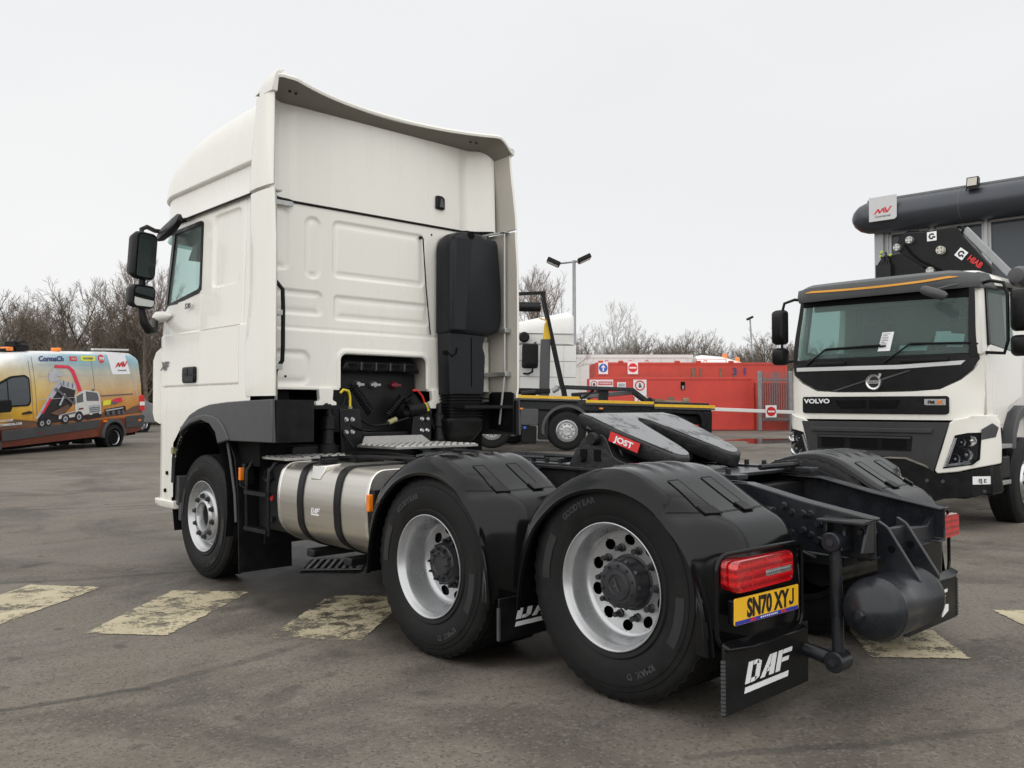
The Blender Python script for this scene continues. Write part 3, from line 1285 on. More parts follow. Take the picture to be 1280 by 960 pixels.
mb = MB()
mb.grid(roofback, 96, 16)
obj('roof_rear_panel', mb, 'white_paint', TR, smooth=50, fix=False)
mb = MB()
mb.tube([(x, -.955 - .13 * sst(.98, 1.19, abs(x)), 3.068 + (.008 if abs(x) > .9 else 0)) for x in [lerp(-1.17, 1.17, k / 50) for k in range(51)]], .011, 6)
obj('roof_rear_seal', mb, 'black_plastic', TR)
# top lip: a thick shell overhanging the rear face, curving forward in the middle
def lip_y(x):
    return -1.06 - .24 * min(1, abs(x) / 1.05) ** 2.2


def lip_section(x):
    ax = abs(x)
    drop = .20 * sst(1.18, 1.27, ax) ** 2 if x < 0 else .13 * sst(1.00, 1.235, ax) ** 1.8
    ye = lip_y(x)
    zt = 3.945 - drop
    w_ = sst(.95, 1.12, ax)
    return [(x, lerp(-.80, -1.06, w_), 3.915 - drop), (x, (ye - .95) / 2, 3.938 - drop), (x, ye, zt), (x, ye - .010, zt - .016), (x, ye - .006, zt - .034),
            (x, (ye - .93) / 2 - .03, 3.893 - drop), (x, -.93, 3.862 - drop), (x, lerp(-.86, -.925, w_), 3.86 - drop)]


mb = MB()
mb.loft([lip_section(lerp(-1.205, 1.225, k / 60)) for k in range(61)])
obj('roof_lip', mb, 'white_paint', TR, smooth=40)
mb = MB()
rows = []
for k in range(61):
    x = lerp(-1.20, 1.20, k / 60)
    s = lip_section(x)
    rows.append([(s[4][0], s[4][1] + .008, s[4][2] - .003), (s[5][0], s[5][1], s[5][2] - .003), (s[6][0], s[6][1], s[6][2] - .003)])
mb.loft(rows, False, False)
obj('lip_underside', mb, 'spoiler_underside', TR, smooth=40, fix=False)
for bx in (-1.02, .86):
    mb = MB()
    for k in (0, 1):
        s = lip_section(bx + .06 * k)
        p = Vector(s[5]) + Vector((0, 0, -.012))
        mb.lathe([(-.006, .0), (-.006, .011), (.004, .011)], 10, tuple(p), 'z')
    obj('bolt', mb, 'dark_steel', TR)
# corner caps on the deflectors
for sg in (-1, 1):
    mb = MB()
    secs = []
    for (z, yf, yr_, xo, xi) in ((3.80, -1.035, -1.285, 1.245, 1.20), (3.86, -1.035, -1.295, 1.245, 1.20), (3.91, -1.05, -1.30, 1.238, 1.195), (3.945, -1.09, -1.305, 1.225, 1.18), (3.965, -1.15, -1.305, 1.205, 1.16), (3.972, -1.2, -1.30, 1.19, 1.15)):
        zz_ = z if sg < 0 else 3.80 + (z - 3.80) * .30
        secs.append([(sg * xo, yr_, zz_), (sg * xo, (yf + yr_) / 2, zz_), (sg * (xo - .02), yf, zz_), (sg * xi, yf + .01, zz_), (sg * xi, yr_, zz_)])
    mb.loft(secs)
    obj('deflector_cap', mb, 'white_paint', TR, smooth=40, bevel=.006)

# ---------------------------------------------------------------- side deflectors
def deflector(sg):
    for part in ('lower', 'upper'):
        mb = MB()
        secs = []
        zs = [1.50, 1.53, 1.6, 1.9, 2.3, 2.7, 3.0, 3.06] if part == 'lower' else [3.085, 3.1, 3.2, 3.4, 3.6, 3.75, 3.80]
        for z in zs:
            yr_ = -1.345 + .03 * sst(2.6, 3.1, z) + .10 * sst(3.05, 3.85, z) * .55
            if z < 1.56:
                yr_ += .01
            yf = -.80 if z < 2.05 else -.94
            yf = -.86 if part == 'lower' and z < 2.0 else -.935
            yf -= (.045 if sg < 0 else .09) * sst(3.1, 3.8, z)
            xo = 1.262 - .03 * sst(3.05, 3.85, z) + (.008 if part == 'upper' else 0)
            flare = -.004 * sst(1.6, 1.5, z)
            row = [(yf, xo - .035), (yf - .012, xo - .012), (yf - .05, xo), (lerp(yf, yr_, .45), xo + .006), (lerp(yf, yr_, .8), xo + .002), (yr_, xo - .012), (yr_ - .004, xo - .02),
                   (yr_ + .004, xo - .032), (lerp(yf, yr_, .6), xo - .04), (lerp(yf, yr_, .3), xo - .045)]
            if part == 'upper' and sg < 0:
                row[0] = (yf + .03, xo - .10)
                row[-1] = (lerp(yf, yr_, .3), xo - .13)
            secs.append([(sg * (x + flare), y, z) for (y, x) in row])
        mb.loft(secs)
        d = obj('side_deflector', mb, 'white_paint', TR, smooth=50)
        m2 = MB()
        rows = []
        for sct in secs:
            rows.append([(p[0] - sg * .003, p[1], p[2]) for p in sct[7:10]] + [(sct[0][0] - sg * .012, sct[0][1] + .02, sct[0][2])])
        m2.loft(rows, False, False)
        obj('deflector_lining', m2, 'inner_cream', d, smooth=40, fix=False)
    # fold-out frame: bracket, steel rod, rubber strip
    mb = MB()
    mb.tube([(sg * 1.18, -1.22, 3.07), (sg * 1.18, -1.22, 1.72), (sg * 1.165, -1.22, 1.60), (sg * 1.15, -1.18, 1.25)], .011, 8)
    r_ = obj('deflector_rod', mb, 'zinc', TR)
    mb = MB()
    for z in (2.13, 1.72):
        mb.box(*sorted((sg * 1.14, sg * 1.215)), -1.27, -.98, z - .02, z + .02)
    mb.box(*sorted((sg * .90, sg * 1.14)), -.985, -.972, 3.02, 3.06)
    mb.box(*sorted((sg * 1.14, sg * 1.215)), -1.25, -1.19, 3.055, 3.07)
    mb.bar((sg * 1.10, -.99, 3.05), (sg * 1.19, -1.2, 3.065), .02, .02)
    objs('deflector_bracket', mb, 'zinc', TR, bevel=.003)
    # black skirt below
    mb = MB()
    mb.prism([(-1.335, 1.17), (-1.335, 1.54), (-1.29, 1.555), (-1.03, 1.555), (-.99, 1.53), (-.99, 1.20)], sg * 1.185, sg * 1.20, 'x')
    obj('deflector_skirt', mb, 'black_plastic', TR, bevel=.004) if sg > 0 else None


deflector(-1)
deflector(1)

# ---------------------------------------------------------------- rear wall of the cab with its pressed panels
RECS = [(-1.2, -.905, 2.50, 3.025, .07), (-.79, -.615, 2.455, 2.985, .085), (-.53, .455, 2.485, 2.985, .07), (-.515, .50, 2.13, 2.36, .05),
        (-1.2, -.60, 2.15, 2.375, .06), (-1.2, -.72, 1.58, 1.885, .09), (.575, .76, 2.455, 2.985, .085), (.60, 1.2, 2.15, 2.375, .06), (.72, 1.2, 1.58, 1.885, .09)]


def wall_y(x, z):
    y = -.95
    for (a, b, c, d, r) in RECS:
        q = sd_rr(x, z, a, b, c, d, r)
        if q < 0:
            # rounded swage: bead at the edge, then a panel set in, its field raised again
            y += .012 * (1 - sst(-.032, .0, q)) - .006 * (1 - sst(-.075, -.045, q))
    y -= .018 * sst(2.045, 2.03, z)
    y += .006 * (1 - sst(.002, .007, abs(z - 2.055)))
    # lip round the opening
    q = sd_rr(x, z, -.465, .465, 1.3, 1.875, .07)
    y -= .014 * (1 - sst(.018, .03, q)) * sst(0.0, .01, q + .02)
    return y


fx = []
fz = []
for (a, b, c, d, r) in RECS:
    fx += [a, b]
    fz += [c, d]
xs = lines(-1.2, 1.2, .024, fx, (-.062, -.051, -.04, -.028, -.015, -.002, .002, .015, .028, .04, .051, .062))
xs = sorted(set(xs + [-.465, .465]))
zs = lines(1.575, 3.065, .024, fz + [2.04], (-.062, -.051, -.04, -.028, -.015, -.002, .002, .015, .028, .04, .051, .062))
mb = MB()
idx = {}
for i in range(len(xs) - 1):
    for j in range(len(zs) - 1):
        x, z = (xs[i] + xs[i + 1]) / 2, (zs[j] + zs[j + 1]) / 2
        if sd_rr(x, z, -.462, .462, 1.3, 1.873, .07) < -.004:
            continue
        q = []
        for k in ((i, j), (i + 1, j), (i + 1, j + 1), (i, j + 1)):
            if k not in idx:
                idx[k] = len(mb.v)
                mb.v.append((xs[k[0]], wall_y(xs[k[0]], zs[k[1]]), zs[k[1]]))
            q.append(idx[k])
        mb.f.append(tuple(q))
RW = obj('rear_wall', mb, 'white_paint', TR, smooth=60, fix=False)
mb = MB()
path = [(-.462, 1.575)] + [(p[0], p[1]) for p in rrect(-.462, .462, 1.2, 1.873, .075, 8) if p[1] > 1.5][::-1] + [(.462, 1.575)]
mb.tube([(p[0], -.962, p[1]) for p in path], .016, 8)
obj('opening_lip', mb, 'white_paint', RW, smooth=60)
# bottom edge of the wall and the cab mounts
for sg in (-1, 1):
    mb = MB()
    mb.box(*sorted((sg * .462, sg * 1.2)), -.98, -.945, 1.555, 1.58)
    obj('sill_flange', mb, 'white_paint', RW, bevel=.005)
    cx = -.60 if sg < 0 else .56
    mb = MB()
    mb.prism(fillet([(cx - .07, 1.57), (cx - .06, 1.47), (cx - .10, 1.455), (cx - .09, 1.40), (cx + .09, 1.40), (cx + .10, 1.455), (cx + .06, 1.47), (cx + .07, 1.57)], .015, 3), -1.0, -.955, 'y')
    mo = obj('cab_mount', mb, 'white_paint', TR, bevel=.004)
    mb = MB()
    mb.lathe([(-.008, 0), (-.008, .014), (.0, .016)], 10, (cx, -1.0, 1.435), 'y')
    obj('bolt', mb, 'grey_plastic', mo)
    mb = MB()
    mb.tube([(cx, -1.02, 1.44), (cx, -1.02, 1.36), (cx, -1.02, 1.34), (cx, -1.02, 1.24), (cx, -1.02, 1.23), (cx, -1.02, 1.12), (cx, -1.02, 1.11), (cx, -1.02, .98)],
            [.03, .035, .06, .062, .05, .055, .075, .07], 16)
    obj('suspension_strut', mb, 'dark_steel', TR, smooth=30)
    mb = MB()
    for (dx, dz) in ((.0, 0), (.06, 0), (0, -.105), (.06, -.105)):
        mb.lathe([(-.016, 0), (-.016, .012), (-.004, .019), (0, .022)], 12, (cx + sg * -.19 + dx - .03, -1.05, 1.31 + dz), 'y')
    objs('bolt', mb, 'bolt_steel', TR)
    mb = MB()
    mb.prism([(cx - sg * .10 - .0, 1.40), (cx - sg * .30, 1.40), (cx - sg * .34, 1.05), (cx - sg * .12, 1.0)], -1.045, -1.02, 'y')
    obj('mount_plate', mb, 'dark_steel', TR, bevel=.006)
for (x, z) in ((.52, 2.99), (-.95, 1.66)):
    mb = MB()
    mb.lathe([(-.004, 0), (-.004, .009), (.004, .011)], 10, (x, wall_y(x, z) - .001, z), 'y')
    obj('wall_plug', mb, 'dark_steel', RW)
# dark cavity behind the opening
mb = MB()
mb.box(-.9, .9, -.55, -.53, .9, 1.95)
mb.box(-1.15, -.90, -.93, -.55, .95, 1.55)
mb.box(.90, 1.15, -.93, -.55, .95, 1.55)
mb.box(-.85, .85, -.93, -.55, 1.94, 1.96)
obj('engine_bay', mb, 'void_black', TR)
for sg in (-1, 1):
    mb = MB()
    mb.box(*sorted((sg * .475, sg * .49)), -.94, -.56, 1.56, 1.88)
    obj('opening_reveal', mb, 'inner_cream', RW)
# bracket with five slots
mb = MB()
secs = []
for (y, z0, z1, w) in ((-.93, 1.74, 1.80, .36), (-.90, 1.71, 1.81, .38), (-.84, 1.72, 1.86, .37), (-.78, 1.74, 1.87, .36)):
    secs.append([(-w - .04, y, z0), (w + .04, y, z0), (w, y, z1), (-w, y, z1)])
mb.loft(secs)
br = obj('connector_bracket', mb, 'black_plastic', TR, bevel=.012)
for i in range(5):
    x = lerp(-.30, .30, i / 4)
    m2 = MB()
    m2.prism(rrect(x - .04, x + .04, 1.755, 1.79, .014), -.938, -.92, 'y')
    obj('slot', m2, 'void_black', br)
    m2 = MB()
    if i < 4:
        m2.box(x + .07, x + .08, -.945, -.92, 1.73, 1.80)
        obj('slot_rib', m2, 'grey_plastic', br)
# air couplings, coils and hoses
mb = MB()
mb.box(-.42, .44, -.80, -.78, 1.20, 1.72)
obj('coupling_panel', mb, 'dark_steel', TR)
for x, m_ in ((-.19, 'zinc'), (-.02, 'zinc'), (.20, 'dark_red_print')):
    mb = MB()
    mb.lathe([(-.05, 0), (-.05, .022), (-.03, .034), (0, .034)], 14, (x, -.80, 1.61), 'y')
    mb.box(x - .05, x + .05, -.86, -.84, 1.60, 1.62)
    obj('air_coupling', mb, m_, TR)


def coil(p0, p1, r, turns, t=.009):
    p0, p1 = Vector(p0), Vector(p1)
    d = (p1 - p0).normalized()
    a = d.cross(Vector((0, 1, 0.2))).normalized()
    b = d.cross(a)
    n = turns * 10
    return [tuple(p0.lerp(p1, k / n) + (a * cos(2 * pi * k / 10) + b * sin(2 * pi * k / 10)) * r) for k in range(n + 1)]


for args in (((-.30, -.92, 1.60), (-.13, -.95, 1.36), .034, 12), ((.04, -.95, 1.34), (.22, -.92, 1.50), .030, 10), ((.24, -.98, 1.50), (.42, -1.0, 1.30), .06, 14), ((.20, -1.02, 1.38), (.38, -1.02, 1.40), .055, 12)):
    mb = MB()
    mb.tube(coil(*args), .009, 6)
    obj('coiled_hose', mb, 'black_plastic', TR)
mb = MB()
mb.tube([(-.47, -1.0, 1.53), (-.44, -1.0, 1.56), (-.39, -1.0, 1.55), (-.375, -1.0, 1.50), (-.375, -1.0, 1.42)], .011, 8)
h_ = obj('yellow_hose', mb, 'yellow_plastic', TR, smooth=60)
mb = MB()
mb.tube([(-.375, -1.0, 1.42), (-.375, -1.0, 1.33)], .02, 8)
obj('hose_end', mb, 'olive_plastic', h_)
mb = MB()
mb.tube([(.25, -1.03, 1.56), (.30, -1.04, 1.56), (.35, -1.04, 1.51), (.38, -1.04, 1.44)], .010, 8)
obj('red_hose', mb, 'red_plastic', TR, smooth=60)
mb = MB()
mb.tube([(.37, -1.05, 1.45), (.41, -1.05, 1.38)], .014, 8)
obj('yellow_coupling', mb, 'yellow_plastic', TR)
mb = MB()
mb.tube([(-.02, -1.05, 1.28), (.06, -1.05, 1.31)], .022, 8)
obj('hose_clip', mb, 'olive_plastic', TR)
for pts in ([(-.55, -1.0, 1.42), (-.4, -1.02, 1.38), (-.2, -1.05, 1.25), (0, -1.05, 1.27), (.2, -1.04, 1.32)], [(-.45, -1.0, 1.3), (-.48, -1.05, 1.2), (-.40, -1.1, 1.08)],
            [(.38, -1.04, 1.42), (.45, -1.04, 1.33), (.48, -1.04, 1.22)], [(-.2, -.9, 1.2), (.1, -.95, 1.16), (.4, -.9, 1.2)],
            [(-.42, -1.0, 1.5), (-.46, -1.0, 1.36), (-.38, -1.05, 1.24), (-.2, -1.05, 1.21)]):
    mb = MB()
    fine_ = []
    for k in range(len(pts) - 1):
        for t in range(6):
            fine_.append(Vector(pts[k]).lerp(Vector(pts[k + 1]), t / 6))
    fine_.append(Vector(pts[-1]))
    for _ in range(3):
        fine_ = [fine_[0]] + [(fine_[i - 1] + fine_[i] * 2 + fine_[i + 1]) / 4 for i in range(1, len(fine_) - 1)] + [fine_[-1]]
    mb.tube(fine_, .010, 6)
    obj('hose', mb, 'black_plastic', TR, smooth=60)
mb = MB()
mb.box(-.9, .9, -1.0, -.90, .94, 1.10)
mb.box(-.44, .46, -.97, -.93, 1.16, 1.20)
obj('rear_crossmember', mb, 'dark_steel', TR, bevel=.01)
# gas strut-like cable and grab handle on the rear wall
mb = MB()
mb.tube([(.405, -.975, 2.94), (.44, -.975, 2.5), (.49, -.975, 2.07)], .006, 6)
mb.lathe([(-.02, 0), (-.02, .016), (0, .016)], 10, (.39, -.95, 2.945), 'y')
obj('aerial_cable', mb, 'black_plastic', TR)
mb = MB()
mb.tube([(-1.075, -1.02, 2.47), (-1.075, -1.02, 2.41), (-1.02, -1.04, 2.34), (-1.015, -1.04, 2.2), (-1.015, -1.04, 1.9), (-1.02, -1.04, 1.78), (-1.065, -1.02, 1.70), (-1.07, -1.02, 1.64)], .017, 10)
obj('grab_handle', mb, 'black_plastic', TR, smooth=60)
mb = MB()
mb.prism(fillet([(.565, 3.24), (.66, 3.235), (.66, 3.34), (.63, 3.36), (.57, 3.36)], .012, 3), -.975, -.93, 'y')
v_ = obj('vent', mb, 'black_plastic', TR, bevel=.006)
mb = MB()
mb.hexa([(.59, -.992, 3.25), (.64, -.992, 3.25), (.64, -.97, 3.25), (.59, -.97, 3.25)], [(.61, -.98, 3.335), (.63, -.98, 3.335), (.63, -.97, 3.335), (.61, -.97, 3.335)])
obj('vent_cowl', mb, 'grey_plastic', v_, bevel=.004)

# ---------------------------------------------------------------- air intake stack
def yzx(secs):
    return secs


mb = MB()
secs = []
outl = fillet([(.545, 2.08), (.97, 2.06), (1.10, 2.08), (1.185, 2.17), (1.18, 2.55), (1.135, 2.985), (.98, 2.99), (.90, 3.02), (.66, 3.02), (.545, 2.9)], [.03, .02, .06, .08, .1, .03, .02, .05, .10, .10], 6)
c = Vector((.84, 2.55))
for (y, k) in ((-.99, 1.0), (-1.12, 1.0), (-1.165, .985), (-1.185, .95), (-1.195, .90)):
    secs.append([(c.x + (p[0] - c.x) * k, y, c.y + (p[1] - c.y) * k) for p in outl])
mb.loft(secs)
A1 = obj('air_intake', mb, 'intake_plastic', TR, smooth=35)
mb = MB()
mb.hexa([(.56, -1.215, 2.10), (.72, -1.215, 2.10), (.72, -1.15, 2.10), (.56, -1.15, 2.10)], [(.60, -1.20, 2.96), (.80, -1.20, 2.96), (.80, -1.15, 2.96), (.60, -1.15, 2.96)])
obj('intake_moulding', mb, 'intake_plastic', A1, bevel=.015, seg=3)
mb = MB()
mb.prism(disc(.79, 2.985, .035, 16), -1.20, -1.15, 'y')
obj('intake_notch', mb, 'void_black', A1)
mb = MB()
mb.prism(fillet([(.56, 1.52), (.965, 1.52), (.985, 1.9), (.95, 1.97), (.99, 2.075), (.545, 2.085)], [.02, .02, .05, .03, .02, .02], 4), -1.17, -1.0, 'y')
obj('intake_duct', mb, 'intake_plastic', A1, bevel=.025, seg=3)
mb = MB()
mb.box(.81, .815, -1.176, -1.16, 1.6, 2.05)
mb.tube([(.55, -1.16, 1.9), (.58, -1.18, 1.87), (.63, -1.178, 1.9), (.64, -1.17, 1.95)], .008, 6)
mb.box(.53, .56, -1.15, -1.10, 1.88, 1.92)
obj('duct_seam', mb, 'void_black', A1)
mb = MB()
secs = []
for k in range(33):
    z = lerp(1.30, 1.535, k / 32)
    g = .012 * (1 if k % 4 < 2 else -1)
    secs.append([(p[0], p[1], z) for p in rrect(.575 - g, .97 + g, -1.17 - g, -.98, .05, 4)])
mb.loft(secs)
obj('intake_bellows', mb, 'black_plastic', A1, smooth=25)
mb = MB()
secs = []
for (z, k, o_) in ((1.31, 1.0, 0), (1.285, 1.03, 0), (1.27, 1.0, 0), (1.2, .93, .0), (1.12, .72, .03), (1.05, .4, .06)):
    secs.append([(.765 + (p[0] - .765) * k, -1.07 + (p[1] + 1.07) * k + o_, z) for p in rrect(.54, .98, -1.19, -.95, .08, 5)])
mb.loft(secs)
obj('intake_scoop', mb, 'black_plastic', A1, smooth=40)

# ---------------------------------------------------------------- front wheel arch, step, lower dark trim (left and right)
ARCH_O = [(.53, .74), (.505, .972), (.425, 1.108), (.298, 1.257), (.14, 1.349), (-.044, 1.402), (-.252, 1.437), (-.589, 1.457), (-.955, 1.467), (-1.34, 1.474), (-1.357, 1.151), (-.885, 1.148), (-.52, 1.146)]
ARCH_I = [(-.436, 1.12), (-.407, 1.207), (-.291, 1.278), (-.114, 1.307), (.099, 1.272), (.32, 1.19), (.47, 1.093), (.50, .95), (.515, .74)]
LIP_O = [(.30, 1.243), (.14, 1.30), (-.015, 1.338), (-.2, 1.355), (-.34, 1.345), (-.45, 1.32), (-.538, 1.27), (-.61, 1.20), (-.643, 1.153)]
for sg in (-1, 1):
    mb = MB()
    mb.prism(ARCH_O + ARCH_I, sg * 1.266, sg * 1.235, 'x')
    tr_ = obj('arch_trim', mb, 'grey_plastic', TR, bevel=.008)
    mb = MB()
    mb.prism(LIP_O + [(-.45, 1.12)] + ARCH_I[1:6] , sg * 1.280, sg * 1.24, 'x')
    obj('arch_lip', mb, 'grey_plastic', tr_, bevel=.010, seg=3)
    # rear return of the trim and inner liner
    mb = MB()
    mb.box(*sorted((sg * 1.235, sg * (.92 if sg < 0 else 1.20))), -1.355, -1.335, 1.151, 1.47)
    mb.box(*sorted((sg * 1.225, sg * .60)), -1.33, -.6, 1.40, 1.43)
    obj('trim_return', mb, 'black_plastic', TR)
    mb = MB()
    secs = []
    for k in range(15):
        a = lerp(-25, 200, k / 14)
        secs.append([(sg * 1.23, .02 + .56 * cos(radians(a)), .60 + .68 * sin(radians(a))), (sg * .65, .02 + .56 * cos(radians(a)), .60 + .68 * sin(radians(a)))])
    mb.loft(secs, False, False)
    mb.box(*sorted((sg * .64, sg * .66)), -.55, .6, .5, 1.4)
    obj('arch_liner', mb, 'void_black', TR, smooth=60)
    # mudguard flap behind the front wheel
    mb = MB()
    mb.prism([(-.50, 1.14), (-.60, 1.0), (-.66, .7), (-.69, .1), (-.705, .1), (-.675, .7), (-.615, 1.0), (-.515, 1.14)], sg * 1.205, sg * .74, 'x')
    obj('front_mud_flap', mb, 'black_plastic', TR, bevel=.003)
    mb = MB()
    mb.tube([(sg * 1.215, -.50, 1.14), (sg * 1.215, -.56, .98), (sg * 1.215, -.64, .72), (sg * 1.215, -.665, .5)], .012, 8)
    obj('flap_edge', mb, 'grey_plastic', TR)
# entry step at the front corner
for sg in (-1, 1):
    mb = MB()
    secs = []
    for (z, o_) in ((.50, .0), (.53, .012), (.575, .015)):
        secs.append([(sg * (1.235 + o_), .53, z), (sg * (1.245 + o_), .80, z), (sg * (1.235 + o_), .93 + o_, z), (sg * 1.12, 1.05 + o_, z), (sg * .8, 1.15 + o_, z), (sg * .8, .55, z)])
    mb.loft(secs)
    st_ = obj('entry_step', mb, 'white_paint', TR, bevel=.01, smooth=50)
    mb = MB()
    for k in range(4):
        mb.box(*sorted((sg * 1.23, sg * 1.05)), .58 + .08 * k, .62 + .08 * k, .576, .582)
    objs('step_tread', mb, 'tread_plate', st_)
    mb = MB()
    mb.box(*sorted((sg * 1.215, sg * .8)), .49, .565, .54, .80)
    mb.box(*sorted((sg * 1.20, sg * .8)), .45, .52, .40, .56)
    obj('step_back', mb, 'grey_plastic', TR, bevel=.008)
    mb = MB()
    for (y, z) in ((.66, .82), (.70, .66)):
        mb.lathe([(-.004, 0), (-.004, .018), (.02, .018)] if sg < 0 else [(.004, 0), (.004, .018), (-.02, .018)], 12, (sg * 1.252, y, z), 'x')
    objs('step_plug', mb, 'void_black', TR)
mb = MB()
mb.prism(rrect(.45, .485, 1.0, 1.06, .008), -1.285, -1.25, 'x')
obj('side_marker_lamp', mb, 'olive_plastic', TR, bevel=.004)
# headlamp/bumper corner slats seen past the left front corner
mb = MB()
secs = []
for z, o_ in ((1.26, .01), (1.29, .05), (1.36, .065), (1.85, .065), (1.93, .04), (1.97, .0)):
    row = []
    for q in range(9):
        sx_, sy_ = side_point(lerp(.93, 1.30, q / 8), z)
        row.append((sx_ - o_ * .9, sy_ + o_ * .5, z))
    for q in range(8, -1, -1):
        sx_, sy_ = side_point(lerp(.93, 1.30, q / 8), z)
        row.append((sx_ + .02, sy_ - .02, z))
    secs.append(row)
mb.loft(secs)
cf = obj('corner_fairing', mb, 'white_paint', TR, smooth=40)
for k in range(5):
    z = 1.37 + .10 * k
    mb = MB()
    rows = []
    for q in range(5):
        sx_, sy_ = side_point(lerp(.97, 1.2, q / 4), z)
        rows.append([(sx_ - .062, sy_ + .034, z), (sx_ - .062, sy_ + .034, z + .06)])
    mb.loft(rows, False, False)
    obj('fairing_slot', mb, 'grey_plastic', cf, smooth=0, fix=False)
# ---------------------------------------------------------------- block lettering of the maker's logo
def daf_polys(w, h):
    """three slab capitals over a bar; unit drawing scaled to w x h, slightly slanted"""
    P = []
    sl = lambda x, y: (x + .12 * y, y)
    y0, y1 = .30, 1.0
    def q(*pts):
        P.append([sl(a, b) for a, b in pts])
    # D
    q((.00, y0), (.10, y0), (.10, y1), (.00, y1))
    q((.115, .86), (.24, .86), (.20, y1), (.115, y1))
    q((.115, y0), (.20, y0), (.24, .44), (.115, .44))
    q((.20, y0), (.29, .40), (.29, .90), (.20, y1), (.19, .86), (.195, .44))
    # A
    q((.325, y0), (.42, y0), (.50, .72), (.50, y1), (.46, y1))
    q((.515, y0), (.62, y0), (.62, y1), (.515, y1))
    q((.43, .45), (.505, .45), (.505, .58), (.455, .58))
    # F
    q((.66, y0), (.76, y0), (.76, y1), (.66, y1))
    q((.775, .85), (.98, .85), (.98, y1), (.775, y1))
    q((.775, .58), (.93, .58), (.93, .72), (.775, .72))
    # bar
    q((.02, 0), (.98, 0), (.98, .19), (.02, .19))
    return [[(a * w, b * h) for a, b in poly] for poly in P]


# ---------------------------------------------------------------- wheels
def arc_text(s, r, ang, size, x, sign, upright=True):
    """letters laid round the sidewall; ang = middle of the word seen from outside (deg, 90 = top), in the wheel's own frame"""
    mb = MB()
    adv = size * .98
    n = len(s)
    for k, ch in enumerate(s):
        if ch == ' ':
            continue
        a = radians(ang) - (k - (n - 1) / 2) * adv / r
        # seen from outside on the left (-x): picture right is -y
        pr_, pu = cos(a), sin(a)
        o = Vector((x, -pr_ * r * 1.0, pu * r)) if sign < 0 else Vector((x, pr_ * r, pu * r))
        up = Vector((0, -pr_, pu)) if sign < 0 else Vector((0, pr_, pu))
        out = Vector((sign, 0, 0))
        rt = up.cross(out)
        M = Matrix((rt, up, out)).transposed().to_4x4()
        M.translation = o - up * size * .36
        v, f = text_mb(ch, size, M, bold=.004, depth=.0008, sx=1.05)
        mb.add(v, f)
    return mb


def tyre_mesh(R, w, rim_r, block=0):
    """tyre with its outer face at x = 0 and the rest at x > 0; R outer radius"""
    mb = MB()
    side = [(.012, rim_r - .004), (.002, rim_r + .012), (-.002, rim_r + .03), (.006, rim_r + .036), (.001, rim_r + .05), (-.006, rim_r + .09), (-.008, R - .10),
            (-.006, R - .085), (-.002, R - .082), (.002, R - .06), (.008, R - .055), (.012, R - .028), (.022, R - .012), (.034, R - .004)]
    tread = []
    ng = 4
    x0, x1 = .034, w - .034
    for k in range(ng + 1):
        a = lerp(x0, x1, k / (ng + 1)) + (.006 if k else 0)
        b = lerp(x0, x1, (k + 1) / (ng + 1)) - (.006 if k < ng else 0)
        tread += [(a, R), (b, R)]
        if k < ng:
            tread += [(b + .001, R - .014), (b + .011, R - .014)]
    prof = side + tread + [(w - o, r) for (o, r) in reversed(side)]
    n = 96
    rings = []
    for i in range(n):
        a = 2 * pi * i / n
        ring = []
        for (o, r) in prof:
            rr = r
            if r > R - .03 and block:
                edge = min(o, w - o)
                if edge < .075 and i % 2 == 0:
                    rr = r - .011 * sst(.075, .05, edge)
            ring.append((o, rr * cos(a), rr * sin(a)))
        rings.append(ring)
    rings.append(rings[0])
    mb.loft(rings, False, False)
    return mb


def flip(mb, sign):
    """wheel meshes are made with +x running inboard; mirror for the right-hand side"""
    if sign > 0:
        mb.v = [(-x, y, z) for (x, y, z) in mb.v]
    return mb


def bolts(n, r, x, br, h, mb=None, a0=0):
    mb = mb or MB()
    for k in range(n):
        a = 2 * pi * k / n + a0
        mb.lathe([(x - h, 0), (x - h, br * .62), (x - h * .8, br * .66), (x - h * .35, br * .7), (x - h * .3, br), (x, br * 1.05)], 8, (0, r * cos(a), r * sin(a)), 'x')
    return mb


